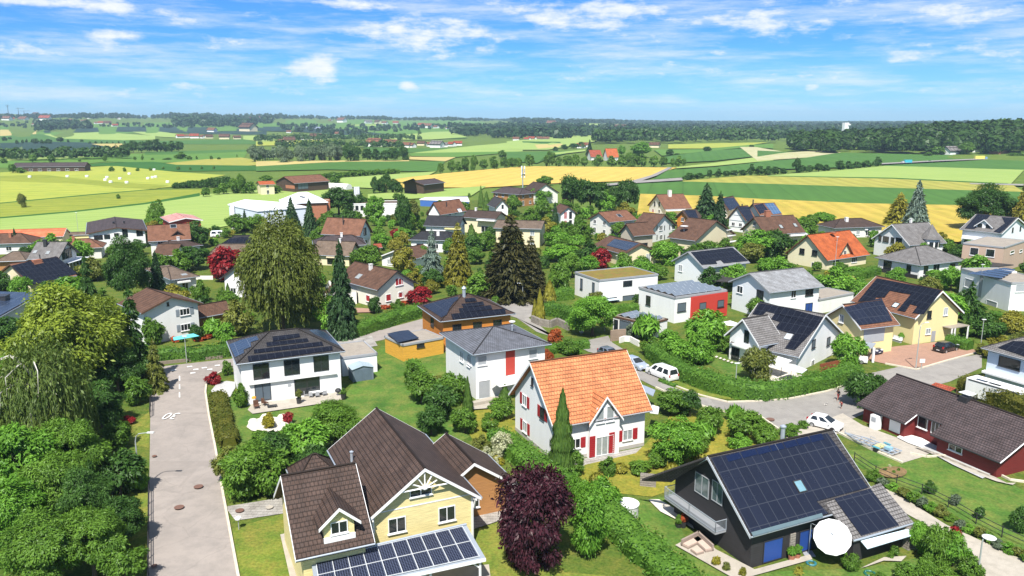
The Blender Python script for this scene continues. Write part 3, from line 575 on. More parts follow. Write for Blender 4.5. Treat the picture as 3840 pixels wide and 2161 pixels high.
# fitted volumes: centre x, y, yaw, roof length, roof width, eave height, ridge height, hip run, overhangs
Q = {'orange':(7.62,86.40,0.425,12.41,11.46,4.42,9.87,0.00,0.63,0.57),
 'yellow':(-10.24,67.41,-1.147,15.32,9.83,4.63,8.17,0.00,0.60,0.60),
 'yelwing':(-15.54,59.62,0.424,5.95,11.13,4.22,8.46,0.00,0.60,0.60),
 'annex':(-4.95,70.41,-1.152,7.70,8.77,2.71,5.71,0.00,0.58,0.59),
 'whitepv':(-30.94,104.32,0.432,13.69,11.71,5.88,8.10,5.04,0.50,0.52),
 'greyhip':(-2.48,106.28,0.452,11.42,11.96,6.43,8.08,5.58,0.59,0.62),
 'orangepv':(-7.74,128.96,0.417,12.82,11.93,5.06,7.74,5.97,0.60,0.60),
 'yelgarage':(-15.35,120.52,0.626,7.23,6.03,2.66,2.66,0.00,0.05,0.05),
 'darkpv':(23.20,66.45,0.437,14.40,11.39,3.38,7.89,0.00,0.54,0.67),
 'whiteL':(42.86,119.00,-0.767,10.85,16.70,2.81,7.57,0.00,0.61,0.58),
 'yelpv':(67.53,132.94,-1.183,13.62,11.03,4.63,8.72,0.00,0.61,0.59),
 'yelpvwing':(55.71,123.59,0.366,7.74,8.49,4.52,7.47,0.00,0.60,0.60),
 'redlong':(51.39,86.00,-1.162,18.44,12.54,2.12,5.08,0.00,0.60,0.61),
 'whiteblue':(70.92,101.36,-1.125,12.00,9.17,5.50,7.80,4.00,0.60,0.60),
 'B1':(-117.39,234.72,-1.100,27.90,15.51,5.08,6.36,0.00,0.60,0.60),
 'B2':(-93.24,214.91,0.407,10.56,11.89,4.58,8.07,0.00,0.60,0.60),
 'B3':(-104.23,250.01,-1.004,15.28,9.89,5.49,6.48,0.00,0.60,0.60),
 'B4':(-89.74,210.42,0.776,8.97,13.14,3.46,4.56,2.65,0.60,0.60),
 'B4b':(-87.61,201.59,0.120,5.57,10.10,2.72,4.81,0.00,0.60,0.60),
 'B5':(-108.52,186.21,0.018,7.19,9.74,4.47,7.72,0.00,0.60,0.60),
 'B6':(-105.80,173.75,0.970,10.17,15.07,2.07,5.46,0.00,0.61,0.58),
 'B7':(-120.12,190.58,0.268,6.79,10.03,3.20,4.70,2.62,0.60,0.60),
 'B8':(-92.98,127.73,1.752,26.17,17.62,4.44,5.78,0.00,0.60,0.60),
 'B9':(-74.27,169.94,0.735,5.92,17.99,3.59,4.77,2.55,0.60,0.60),
 'B10':(-59.59,131.33,-0.767,10.04,10.17,5.60,7.51,0.00,0.61,0.60),
 'C4':(-47.19,226.13,-0.319,12.49,7.75,4.17,8.45,0.00,0.60,0.60),
 'C5':(-44.55,200.46,-0.217,10.36,7.72,2.68,5.75,0.00,0.60,0.60),
 'C6':(-46.90,213.98,0.268,13.78,11.68,3.33,5.29,3.47,0.60,0.60),
 'C7':(-69.89,199.02,-0.022,10.52,9.93,3.23,5.19,1.10,0.60,0.60),
 'C8':(-55.24,166.05,-1.676,12.00,8.26,4.07,7.27,0.00,0.60,0.60),
 'C9':(-27.66,158.58,-0.805,15.10,9.71,3.89,6.96,0.00,0.59,0.61),
 'C10':(-26.17,199.62,-2.086,12.07,9.92,2.39,4.31,0.00,0.59,0.60),
 'C12':(-21.84,223.33,-0.132,12.19,11.65,3.45,5.08,2.38,0.60,0.60),
 'C13':(-20.26,241.11,-0.240,11.35,7.94,4.69,7.32,0.00,0.60,0.60),
 'C14':(-22.75,277.19,0.995,14.93,6.27,4.33,8.38,0.00,0.60,0.60),
 'C15':(-8.88,258.81,-0.446,12.31,8.91,5.02,6.89,0.00,0.60,0.60),
 'C16':(2.60,232.84,-0.165,13.97,13.14,5.51,6.99,0.00,0.60,0.60),
 'C17':(0.59,343.54,-0.752,16.55,10.07,5.21,7.46,2.85,0.60,0.60),
 'C18':(12.10,353.12,-1.083,11.62,13.81,4.52,8.78,0.00,0.60,0.60),
 'C19':(-5.22,303.49,-1.295,12.00,5.80,3.76,6.91,0.00,0.60,0.60),
 'C20':(18.11,275.72,-1.348,10.39,6.24,4.74,7.04,0.00,0.60,0.60),
 'C21':(32.06,253.40,0.621,11.99,10.26,4.80,7.45,0.00,0.60,0.60),
 'C22':(60.68,307.01,0.279,11.43,14.94,3.02,7.90,0.00,0.60,0.60),
 'C23':(43.30,242.16,-0.695,7.59,15.77,3.77,7.97,0.00,0.61,0.62),
 'C23w':(35.25,223.31,0.499,7.65,7.40,4.45,7.51,0.00,0.60,0.60),
 'C24':(51.74,215.16,-0.820,8.98,19.29,5.07,9.58,0.00,0.60,0.60),
 'C25':(29.30,204.18,-1.169,15.74,10.61,3.30,5.66,0.00,0.60,0.60),
 'C26':(57.75,259.27,0.617,6.83,6.04,4.58,7.16,0.00,0.60,0.60),
 'C27a':(78.28,290.53,0.968,13.43,6.34,4.28,8.26,0.00,0.60,0.60),
 'C27b':(75.36,260.37,0.664,5.85,7.48,4.06,8.28,0.00,0.60,0.60),
 'C27c':(86.13,272.62,0.243,8.49,10.19,4.41,7.95,0.00,0.60,0.60),
 'C28':(75.42,228.92,0.358,13.95,11.65,4.40,8.77,0.00,0.60,0.60),
 'C29':(80.35,200.40,0.561,16.80,12.81,2.47,7.95,0.00,0.59,0.60),
 'C30':(106.76,250.05,0.225,17.96,9.43,3.28,5.49,5.20,0.60,0.60),
 'C31':(105.79,210.51,0.351,12.57,12.98,4.37,9.03,0.00,0.60,0.60),
 'C32':(98.06,188.76,0.461,15.89,12.41,3.26,6.36,5.90,0.59,0.61),
 'C33':(138.80,227.27,-0.928,11.21,18.84,5.32,9.01,0.00,0.60,0.60),
 'C34':(116.71,195.02,-0.584,9.12,6.67,5.93,5.93,0.00,0.05,0.05),
 'C35':(98.43,156.10,-1.491,15.18,8.28,5.56,5.56,0.00,0.06,0.04),
 'C36':(44.77,177.03,0.524,13.73,10.50,4.61,7.49,0.00,0.60,0.59),
 'C37':(21.60,162.13,-1.116,9.56,14.27,4.78,4.78,0.00,0.05,0.05),
 'C38':(32.12,146.63,-1.052,10.23,12.68,4.79,4.79,0.00,0.05,0.05),
 'C39':(50.15,148.36,0.433,13.06,11.39,5.43,8.05,0.00,0.59,0.59),
 'barn1':(-108.44,414.64,0.851,21.92,17.56,4.68,7.70,0.00,0.60,0.60),
 'barn2':(-43.83,399.86,1.037,18.32,12.97,4.96,6.68,0.00,0.60,0.60),
 'barn3':(-120.81,392.39,0.494,7.53,10.16,5.17,6.50,0.00,0.60,0.60),
 'farm':(88.34,720.91,0.184,10.81,14.65,3.22,10.68,0.00,0.60,0.60),
 'farmR':(491.41,813.27,-1.496,7.13,20.48,3.44,11.93,0.00,0.60,0.60),
 'farmL':(-297.39,516.57,0.653,27.01,14.87,4.94,6.90,0.00,0.60,0.60),
 'chimhall':(-51.89,306.19,0.104,17.62,10.39,4.88,4.88,0.00,0.05,0.05),
 'C11':(-36.37,212.72,0.422,2.15,2.55,2.29,3.23,0.00,0.60,0.60),
 'whiteLw':(36.40,115.70,0.517,5.17,7.07,3.80,7.10,0.00,0.62,0.62)}
class Vol:
 """one roofed block of a house in its own local frame (x along the ridge, -y towards the camera)"""
 def __init__(s, H, q, flat=False):
  s.H = H; s.cx, s.cy, s.yaw, s.L, s.W, s.ze, s.zr, s.hip, s.oe, s.og = q; s.flat = flat
  s.oe = max(.03, s.oe); s.og = max(.03, s.og)
  if s.hip < .3: s.hip = 0
  s.c, s.s = math.cos(s.yaw), math.sin(s.yaw); s.sl = (s.zr-s.ze)/(s.W/2)
 def w(s, x, y, z): return Vector((s.cx+x*s.c-y*s.s, s.cy+x*s.s+y*s.c, z))
 def loc(s, p):
  dx, dy = p[0]-s.cx, p[1]-s.cy; return Vector((dx*s.c+dy*s.s, -dx*s.s+dy*s.c, p[2]))
 def lray(s, u, v):
  d = ray(u, v); return s.loc(EYE), Vector((d.x*s.c+d.y*s.s, -d.x*s.s+d.y*s.c, d.z))
 def fdat(s, f, off=0):
  X, Y = s.L/2-s.og, s.W/2-s.oe
  return {'F': (Vector((0, -Y-off, 0)), Vector((1, 0, 0)), Vector((0, -1, 0))), 'B': (Vector((0, Y+off, 0)), Vector((-1, 0, 0)), Vector((0, 1, 0))),
    'R': (Vector((X+off, 0, 0)), Vector((0, 1, 0)), Vector((1, 0, 0))), 'L': (Vector((-X-off, 0, 0)), Vector((0, -1, 0)), Vector((-1, 0, 0)))}[f]
 def hit(s, f, u, v, off=0):
  p0, t, nn = s.fdat(f, off); o, d = s.lray(u, v); k = (p0-o).dot(nn)/d.dot(nn); h = o+d*k; return (h-p0).dot(t), h.z
 def fw(s, f, a, z, out=0, off=0):
  p0, t, nn = s.fdat(f, off); q = p0+t*a+nn*out; return s.w(q.x, q.y, z)
 def zroof(s, x, y):
  z = s.zr-s.sl*abs(y)
  if s.hip: z = min(z, s.ze+(s.zr-s.ze)/s.hip*(s.L/2-abs(x)))
  return z
 def walls(s, mat, name='wall', z0=0, base=None):
  X, Y, t = s.L/2-s.og, s.W/2-s.oe, .2; b = MB(); lo = {k: s.w(sx*X, sy*Y, z0) for k, (sx, sy) in dict(A=(-1,-1), B=(1,-1), C=(1,1), D=(-1,1)).items()}
  zt = s.ze+s.sl*s.oe-t if not s.flat else s.ze-.05
  if s.hip: zt = s.ze+min(s.sl*s.oe, (s.zr-s.ze)/s.hip*s.og)-t
  up = lambda p: Vector((p.x, p.y, zt))
  quad = lambda p, q: b.face([p, q, up(q), up(p)], [(0, 0), ((q-p).length, 0), ((q-p).length, zt), (0, zt)])
  quad(lo['A'], lo['B']); quad(lo['C'], lo['D'])
  if s.hip or s.flat: quad(lo['B'], lo['C']); quad(lo['D'], lo['A']); b.face([up(lo[k]) for k in 'ABCD'])
  else:
   zg = s.zr-t*1.15
   for p, q, sx in ((lo['B'], lo['C'], 1), (lo['D'], lo['A'], -1)): b.face([p, q, up(q), s.w(sx*X, 0, zg), up(p)])
  o = b.build(name, mat, s.H)
  if base:
   b2 = MB()
   for k in (('A','B'),('B','C'),('C','D'),('D','A')):
    p, q = lo[k[0]], lo[k[1]]; d = (q-p).normalized(); nn = Vector((d.y, -d.x, 0)); b2.box(p+nn*.02-d*.02, d*((q-p).length+.04), -nn*.02, Vector((0, 0, .45)))
   b2.build('plinth', base, s.H)
  return o
 def roof(s, mat, fascia=None, name='roof', t=.2, gutter=None):
  b = MB(); L2, W2 = s.L/2, s.W/2; hx = L2-s.hip; w = s.w; sl = math.hypot(W2, s.zr-s.ze)
  A, B, C, Dd = w(-L2, -W2, s.ze), w(L2, -W2, s.ze), w(L2, W2, s.ze), w(-L2, W2, s.ze); R0, R1 = w(-hx, 0, s.zr), w(hx, 0, s.zr)
  dn = (0, 0, -t)
  b.slab([A, B, R1, R0], t, uvs=[(0, 0), (s.L, 0), (L2+hx, sl), (s.hip, sl)], down=dn)
  b.slab([C, Dd, R0, R1], t, uvs=[(0, 0), (s.L, 0), (L2+hx, sl), (s.hip, sl)], down=dn)
  if s.hip:
   sh = math.hypot(s.hip, s.zr-s.ze)
   b.slab([B, C, R1], t, uvs=[(0, 0), (s.W, 0), (s.W/2, sh)], down=dn); b.slab([Dd, A, R0], t, uvs=[(0, 0), (s.W, 0), (s.W/2, sh)], down=dn)
  o = b.build(name, mat, s.H)
  r = MB(); r.tube([R0+Vector((0, 0, .03)), R1+Vector((0, 0, .03))], .11, 6)
  if s.hip:
   for p, q in ((A, R0), (Dd, R0), (B, R1), (C, R1)): r.tube([p+Vector((0, 0, .03)), q+Vector((0, 0, .03))], .09, 5)
  r.build('ridge_cap', mat, o)
  for p, q in ((A, B), (C, Dd))+(((B, C), (Dd, A)) if s.hip else ()):
   g = MB(); d = (q-p).normalized(); nn = Vector((d.y, -d.x, 0)); g.tube([p+nn*.07-Vector((0, 0, .08)), q+nn*.07-Vector((0, 0, .08))], .075, 6); g.build('gutter', gutter or ZINC, o)
  if fascia and not s.hip:
   for sx in (-1, 1):
    f = MB()
    for sy in (-1, 1):
     p, q = w(sx*L2, sy*W2, s.ze), w(sx*L2, 0, s.zr); d = w(sx*(L2+.04), 0, 0)-w(sx*L2, 0, 0)
     f.box(p+Vector((0, 0, -.26)), q-p, d, Vector((0, 0, .28)))
    f.build('fascia', fascia, o)
  return o
 def flatroof(s, mat, edge, par=.15, name='roof'):
  b = MB(); w = s.w; L2, W2 = s.L/2, s.W/2
  b.slab([w(-L2, -W2, s.ze), w(L2, -W2, s.ze), w(L2, W2, s.ze), w(-L2, W2, s.ze)], .2); o = b.build(name, mat, s.H)
  e = MB(); pr = [(-L2, -W2), (L2, -W2), (L2, W2), (-L2, W2)]
  for i in range(4):
   p, q = pr[i], pr[(i+1) % 4]; a, c = w(*p, s.ze-.22), w(*q, s.ze-.22); d = (c-a).normalized(); nn = Vector((d.y, -d.x, 0)); e.box(a+nn*.05-d*.05, d*((c-a).length+.1-.15*0), -nn*.2, Vector((0, 0, .22+par)))
  e.build('parapet', edge, o); return o
 def win(s, f, r, x, y, w=1.1, h=1.2, k='w', sh=None, sill=True, off=0, mull=1, par=None):
  """window whose centre is seen at a pixel; k: w white frame, d dark frame, b grey blind, s slate blind, c curtains"""
  u, v = px(r, x, y); a, z = s.hit(f, u, v, off); return s.win_at(f, a, z, w, h, k, sh, sill, off, mull, par)
 def win_at(s, f, a, z, w=1.1, h=1.2, k='w', sh=None, sill=True, off=0, mull=1, par=None):
  H = par or s.H; fm = {'w': WOODW, 'd': DKT, 'b': WOODW, 's': DKT, 'c': WOODW, 'B': DKT, 'r': WOODW, 'g': TRIM}[k]; gm = {'w': GLASS, 'd': GLASS, 'b': BLIND, 's': BLINDD, 'c': GLASSL, 'B': BLUES, 'r': REDS, 'g': GLASSG}[k]
  P_ = lambda aa, zz, o: s.fw(f, aa, zz, o, off); b = MB(); t = .07; ex = s.fw(f, 1, 0)-s.fw(f, 0, 0); eo = s.fw(f, 0, 0, 1)-s.fw(f, 0, 0); ez = Vector((0, 0, 1)); zb = z-h/2
  def bar(a0, z0, ww, hh, d=.07): b.box(P_(a0, z0, .002), ex*ww, ez*hh, eo*d)
  bar(a-w/2, zb, w, t); bar(a-w/2, zb+h-t, w, t); bar(a-w/2, zb+t, t, h-2*t); bar(a+w/2-t, zb+t, t, h-2*t)
  for i in range(mull): bar(a-w/2+w*(i+1)/(mull+1)-t/2, zb+t, t, h-2*t, .06)
  if sill: b.box(P_(a-w/2-.08, zb-.07, .002), ex*(w+.16), ez*.07, eo*.16)
  o = b.build('window', fm, H); g = MB(); g.box(P_(a-w/2+t, zb+t, .004), ex*(w-2*t), ez*(h-2*t), eo*.022); g.build('pane', gm, o)
  if sh:
   for sx in (-1, 1):
    if sh == 'R1' and sx == -1: continue
    q = MB(); q.box(P_(a+sx*(w/2+.06+.3)-.3, zb-.02, .003), ex*.6, ez*(h+.04), eo*.05)
    for i in range(6): q.box(P_(a+sx*(w/2+.36)-.24, zb+.1+i*(h-.2)/6, .05), ex*.48, ez*.05, eo*.02)
    q.build('shutter', REDS if sh[0] == 'R' else GREYS, H)
  return o
 def shut(s, f, r, x, y, w, h, m=None, off=0):
  a, z = s.hit(f, *px(r, x, y), off); b = MB(); ex = s.fw(f, 1, 0)-s.fw(f, 0, 0); eo = s.fw(f, 0, 0, 1)-s.fw(f, 0, 0); p = s.fw(f, a-w/2, z-h/2, .003, off)
  b.box(p, ex*w, Vector((0, 0, h)), eo*.06)
  for i in range(int(h/.22)): b.box(p+ex*.07+Vector((0, 0, .06+i*.22))+eo*.06, ex*(w-.14), Vector((0, 0, .06)), eo*.02)
  return b.build('shutter', m or REDS, s.H)
 def panel(s, f, name, mat, r, x, y, w, h, out=.03):
  a, z = s.hit(f, *px(r, x, y)); b = MB(); ex = s.fw(f, 1, 0)-s.fw(f, 0, 0); eo = s.fw(f, 0, 0, 1)-s.fw(f, 0, 0); b.box(s.fw(f, a-w/2, z-h/2, .003), ex*w, Vector((0, 0, h)), eo*out); return b.build(name, mat, s.H)
 def plane(s, sd, off):
  """roof slope plane in local coordinates: point, normal"""
  if s.flat or sd == 'T': return Vector((0, 0, s.ze+off)), Vector((0, 0, 1))
  if sd in 'FB':
   y = -1 if sd == 'F' else 1; nn = Vector((0, y*(s.zr-s.ze), s.W/2)).normalized(); return Vector((0, y*s.W/2, s.ze))+nn*off, nn
  x = -1 if sd == 'L' else 1; nn = Vector((x*(s.zr-s.ze), 0, s.hip)).normalized(); return Vector((x*s.L/2, 0, s.ze))+nn*off, nn
 def shit(s, sd, u, v, off=.0):
  p0, nn = s.plane(sd, off); o, d = s.lray(u, v); k = (p0-o).dot(nn)/d.dot(nn); h = o+d*k; return s.w(h.x, h.y, h.z)
 def pv(s, sd, pts, mat=None, name='solar_panel', r=None, t=.05, off=.11, snap=True):
  """panel array on a roof slope, outline from pixels"""
  m = mat or PV; W3 = [s.shit(sd, *(px(r, *p) if r else px(*p)), off) for p in pts]
  p0, nn = s.plane(sd, 0); N = s.w(nn.x, nn.y, nn.z)-s.w(0, 0, 0)
  a = sum((W3[i]-W3[0]).cross(W3[(i+1) % len(W3)]-W3[0]).dot(N) for i in range(len(W3)))
  if a < 0: W3 = W3[::-1]
  lo = [s.loc(p) for p in W3]
  if sd in 'FBT': uv = [(p.x, math.hypot(p.y, 0)/max(.2, nn.z)) for p in lo]
  else: uv = [(p.y, p.x/max(.2, nn.z)) for p in lo]
  b = MB(); b.slab(W3, t, uvs=uv, down=-N.normalized()*t); return b.build(name, m, s.H)
 def chim(s, sd, r, x, y, w=.6, d=.6, h=1.0, mat=None, cap=True, name='chimney'):
  p = s.shit(sd, *px(r, x, y)); b = MB(); b.cbox(p-Vector((0, 0, .6)), w, d, h+.6, s.yaw); 
  if cap: b.cbox(p+Vector((0, 0, h)), w+.14, d+.14, .1, s.yaw)
  return b.build(name, mat or WHC, s.H)
 def pipe(s, sd, r, x, y, rr=.12, h=.9, mat=None):
  p = s.shit(sd, *px(r, x, y)); b = MB(); b.tube([p-Vector((0, 0, .3)), p+Vector((0, 0, h))], rr, 8); b.lathe(p+Vector((0, 0, h)), [(rr*1.5, 0), (rr*1.5, .06), (.01, .16)], 8); return b.build('vent_pipe', mat or ZINC, s.H)
 def sky(s, sd, r, x, y, w=.8, h=1.2, mat=None, up=0):
  p = s.shit(sd, *px(r, x, y), up); p0, nn = s.plane(sd, 0); N = (s.w(nn.x, nn.y, nn.z)-s.w(0, 0, 0)).normalized(); ex = Vector((0, 0, 1)).cross(N).normalized() if abs(N.z) < .999 else s.w(1, 0, 0)-s.w(0, 0, 0); ey = N.cross(ex)
  b = MB(); o = p-ex*w/2-ey*h/2; t = .09
  for q, a, c in ((o, w, t), (o+ey*(h-t), w, t)): b.box(q, ex*a, ey*c, N*.12)
  for q in (o+ey*t, o+ex*(w-t)+ey*t): b.box(q, ex*t, ey*(h-2*t), N*.12)
  f = b.build('skylight', DKT if s.sl > .7 else TRIM, s.H); g = MB(); g.box(o+ex*t+ey*t+N*.02, ex*(w-2*t), ey*(h-2*t), N*.07); g.build('pane', mat or GLASSL, f); return f
 def dormer(s, x, wd, zb, zed, zt, yf, wallm, roofm, fasc=None, over=.35, ov_s=.3, winspec=None, side=-1):
  """gabled dormer: local x centre, front wall at y=yf (negative), eaves zed, apex zt"""
  yr = -(s.zr-zt)/s.sl if zt < s.zr else 0; ye = -(s.zr-zed)/s.sl; f = -side
  w = lambda a, y, z: s.w(a, y*f, z); h2 = wd/2; b = MB()
  b.face([w(x-h2, yf, zb), w(x+h2, yf, zb), w(x+h2, yf, zed), w(x, yf, zt-.12), w(x-h2, yf, zed)])
  for sx in (-1, 1):
   yb = -(s.zr-zb)/s.sl if zb > s.ze else -s.W/2+s.oe
   b.face([w(x+sx*h2, yf, zb), w(x+sx*h2, max(yb, yf+.02), zb), w(x+sx*h2, max(ye, yf+.03), zed), w(x+sx*h2, yf, zed)])
  d = b.build('dormer', wallm, s.H)
  k = (zt-zed)/h2; ze2 = zed-k*ov_s; r = MB(); ye2 = -(s.zr-ze2)/s.sl; wv = h2+ov_s
  L = abs(yf-over-yr)
  for sx in (-1, 1):
   p = [w(x+sx*wv, yf-over, ze2), w(x, yf-over, zt), w(x, yr+.05, zt), w(x+sx*wv, min(ye2+.05, yr), ze2)]
   uv = [(0, 0), (0, math.hypot(wv, zt-ze2)), (L, math.hypot(wv, zt-ze2)), (abs(yf-over-ye2), 0)]
   if sx == -1: pass
   if (p[1]-p[0]).cross(p[2]-p[0]).z < 0: p, uv = p[::-1], uv[::-1]
   r.slab(p, .16, uvs=uv, down=(0, 0, -.16))
  ro = r.build('dormer_roof', roofm, d)
  if fasc:
   fb = MB(); e = (w(0, -1, 0)-w(0, 0, 0))*.05
   for sx in (-1, 1):
    p, q = w(x+sx*wv, yf-over, ze2), w(x, yf-over, zt); fb.box(p+Vector((0, 0, -.24)), q-p, e, Vector((0, 0, .26)))
   fb.build('fascia', fasc, d)
  return d
HOUSES = {}   # key -> (Empty, pixel, short name for labels of the plants around it)
def house(key, label, cat='house', name='house', q=None, short=None, pos=None):
 q = q or Q[key]; e = empty(name, (q[0], q[1], 0), label, cat)
 HOUSES[key] = (e, proj((q[0], q[1], 2.5)), short, q); return e
FOOT = []     # footprints kept free of planting
def vol(H, key=None, q=None, flat=False):
 v = Vol(H, q or Q[key], flat); FOOT.append((v.cx, v.cy, v.yaw, v.L/2, v.W/2)); return v
def polyroof(H, name, mat, pts, t=.14, down=None):
 """roof sheet from (region, x, y, z) corners: each pixel is placed at its own real height"""
 W3 = [P(*px(r, x, y), z) for r, x, y, z in pts]; N = (W3[1]-W3[0]).cross(W3[2]-W3[0])
 if N.z < 0: W3 = W3[::-1]
 b = MB(); b.slab(W3, t, down=down or (0, 0, -t)); return b.build(name, mat, H)
def simple(key, label, short, wall, roof, fascia=None, chims=(), wins=(), pvs=(), skys=(), name='house', cat='house', auto=None, flat=False, edge=None, base=None):
 H = house(key, label, cat, name, short=short); v = vol(H, key, flat=flat); v.walls(wall, base=base)
 if flat: v.flatroof(roof, edge or TRIM)
 else: v.roof(roof, fascia)
 for a in wins: v.win(*a[:4], **(a[4] if len(a) > 4 else {}))
 for a in pvs: v.pv(a[0], a[2], a[3] if len(a) > 3 else None, r=a[1])
 for a in skys: v.sky(*a)
 for a in chims: v.chim(*a[:4], **(a[4] if len(a) > 4 else {}))
 for f in (auto or ''):
  half = (v.L/2-v.og) if f in 'FB' else (v.W/2-v.oe); nwin = max(1, int(half*2/3.2)); zs = [1.5] if v.ze < 4.2 else [1.5, 4.2]
  if f in 'LR' and not v.hip and not flat and v.zr-zs[-1] > 4.2: zs = zs+[zs[-1]+2.6]
  for zi in zs:
   for i in range(nwin):
    a = -half+half*2*(i+.5)/nwin
    if zi > v.ze-.8:
     if abs(a) > (v.zr-zi-1.0)/max(.2, v.sl): continue
    kk = 'w' if (i+int(zi)) % 3 else 'c'
    v.win_at(f, a, zi, 1.25, 1.25 if (i % 3 or zi > 2) else 1.9, kk)
 return H, v
# ================================================================== foreground houses
def rail(H, name, mat, pts3, h=1.0, step=.14, rr=.025, bars=True):
 b = MB(); up = Vector((0, 0, h))
 for p, q in zip(pts3, pts3[1:]):
  b.tube([p+up, q+up], rr*1.3, 5); b.tube([p+up*.08, q+up*.08], rr, 5); n_ = max(1, int((q-p).length/step))
  for i in range(n_+1):
   o = p+(q-p)*i/n_; rb = rr*1.2 if i in (0, n_) else rr*.5
   if bars or i in (0, n_): b.tube([o, o+up], rb, 4)
 return b.build(name, mat, H)
# --- orange roof, red shutters
H = house('orange', 'white house with bright orange tiled roof, cross gable and red shutters', short='orange roofed white house'); v = vol(H, 'orange'); v.walls(WH, base=plain('plinth_grey', (.4, .38, .35), .9)); v.roof(T_OR, WOODW, gutter=TRIM)
for (x, y) in ((628, 610), (632, 910)): v.win('L', 'Z1', x, y, 1.15, 1.3, 'c', sh='R')
v.win('L', 'Z1', 828, 755, 1.0, 1.3, 'd', sh='R'); v.win('L', 'Z1', 716, 400, .5, .9, 'd')
yf = -v.W/2+.02; OFF = -yf-(v.W/2-v.oe); a, z = v.hit('F', *px('Z1', 1500, 1090)); v.win_at('F', a, 1.3, 2.2, 2.2, 'c', sill=False, mull=2, off=OFF)
v.shut('F', 'Z1', 1392, 1135, .7, 2.4, off=OFF); v.shut('F', 'Z1', 1612, 1090, .7, 2.4, off=OFF)
v.win('F', 'Z1', 1792, 1000, 1.25, 1.25, 'c', sh='R'); v.win('F', 'Z1', 1200, 1100, 1.2, 1.15, 'w', sh='R1')
o_, d_ = v.lray(*px('N4', 1275, 697)); k_ = (yf-.35-o_.y)/d_.y; ap = o_+d_*k_
HD = v.dormer(ap.x, 3.7, 0, v.ze+.1, ap.z, yf, WH, T_OR, WOODW, over=.35, ov_s=.3)
for (dx, w_, h_) in ((-.62, .95, 1.75), (.62, .95, 1.75)): v.win_at('F', ap.x+dx, ap.z-2.1, w_, h_, 'c', sill=True, off=OFF, mull=0, par=HD)
b = MB(); pv_ = [v.w(-v.L/2+.6, -v.W/2-1.6, .05), v.w(v.L/2+.8, -v.W/2-1.6, .05), v.w(v.L/2+.8, -v.W/2+.4, .05), v.w(-v.L/2+.6, -v.W/2+.4, .05)]; b.slab(pv_, .05); tag(b.build('terrace', PAVE), kind='structure')
polyroof(H, 'canopy', WOODW, [('N4',1680,770,2.6),('N4',1745,790,2.5),('N4',1735,850,2.5),('N4',1660,840,2.6)], .08)
polyroof(H, 'canopy', ZINC, [('N4',1585,585,2.4),('N4',1710,635,2.4),('N4',1690,690,2.4),('N4',1610,650,2.4)], .12)
# --- yellow timber house
H = house('yellow', 'yellow timber house with brown roofs, white gable trim and porch', short='yellow timber house'); v = vol(H, 'yellow'); v.walls(YELL); v.roof(T_DB, WOODW, t=.28)
def ridge_front(f='R'): return v.L/2
for (x, y) in ((1255, 770), (1790, 650)): v.win('R', 'Z2', x, y, 1.5, 1.35, 'w', mull=1)
v.win('R', 'Z2', 1510, 410, 1.9, .75, 'w')
b = MB(); g0 = v.w(v.L/2-.12, 0, v.zr-.3); e_y = v.w(0, 1, 0)-v.w(0, 0, 0)
base_z = v.zr-1.75; hw = (v.zr-.3-base_z)/v.sl; b.tube([g0-e_y*hw+Vector((0, 0, base_z-g0.z)), g0+e_y*hw+Vector((0, 0, base_z-g0.z))], .075, 5)
c0 = g0+Vector((0, 0, base_z-g0.z))
for a in (25, 58, 90, 122, 155): b.tube([c0, c0+(e_y*math.cos(rad(a))+Vector((0, 0, math.sin(rad(a)))))*(1.0+.35*math.sin(rad(a)))], .06, 5)
b.lathe(c0-Vector((0, 0, .1)), [(.2, 0), (.24, .1), (.2, .2)], 10); b.build('gable_ornament', WOODW, H)
for sy in (-1, 1):
 b = MB(); ww = v.W/2-.45; b.tube([v.w(v.L/2-.6, sy*ww, v.ze-1.1), v.w(v.L/2-.1, sy*ww, v.ze-.05)], .09, 5); b.tube([v.w(v.L/2-.6, sy*ww, v.ze-.15), v.w(v.L/2+.05, sy*ww, v.ze-.15)], .08, 5)
 b.tube([v.w(v.L/2-.57, sy*(v.W/2-v.oe), 0), v.w(v.L/2-.57, sy*(v.W/2-v.oe), v.ze-.1)], .1, 4); b.build('bracket', WOODW, H)
b = MB(); X = v.L/2-v.og; b.box(v.w(X, -v.W/2+v.oe, 4.75), v.w(X, v.W/2-v.oe, 4.75)-v.w(X, -v.W/2+v.oe, 4.75), (v.w(1, 0, 0)-v.w(0, 0, 0))*.03, Vector((0, 0, .1))); b.build('trim_board', WOODW, H)
v.pipe('F', 'N3', 968, 475, .13, .9)
vw = vol(H, 'yelwing'); vw.walls(YELL); vw.roof(T_DB, WOODW, t=.26)
# wing dormer
pb = vw.loc(vw.shit('F', *px('N3', 875, 1075))); yf = pb.y; o_, d_ = vw.lray(*px('N3', 870, 838)); k_ = (yf-.4-o_.y)/d_.y; ap = o_+d_*k_
HD = vw.dormer(ap.x, 2.3, pb.z-.1, ap.z-1.0, ap.z, yf, YELL, T_DB, WOODW, over=.4, ov_s=.45)
vw.win_at('F', ap.x, ap.z-1.75, 1.3, 1.0, 'w', off=-yf-(vw.W/2-vw.oe), par=HD)
b = MB(); b.box(vw.w(ap.x-1.2, yf-.12, pb.z-.1), vw.w(ap.x+1.2, yf-.12, 0)-vw.w(ap.x-1.2, yf-.12, 0), vw.w(0, .14, 0)-vw.w(0, 0, 0), Vector((0, 0, .42))); b.build('sill_board', WOODW, H)
va = vol(H, 'annex'); va.walls(WOODB); va.roof(T_DB, WOODW, t=.22)
b = MB(); b.tube([va.w(va.L/2-.15, va.W/2-.35, 0), va.w(va.L/2-.15, va.W/2-.35, va.ze-.1)], .09, 5); b.build('post', WOODW, H)
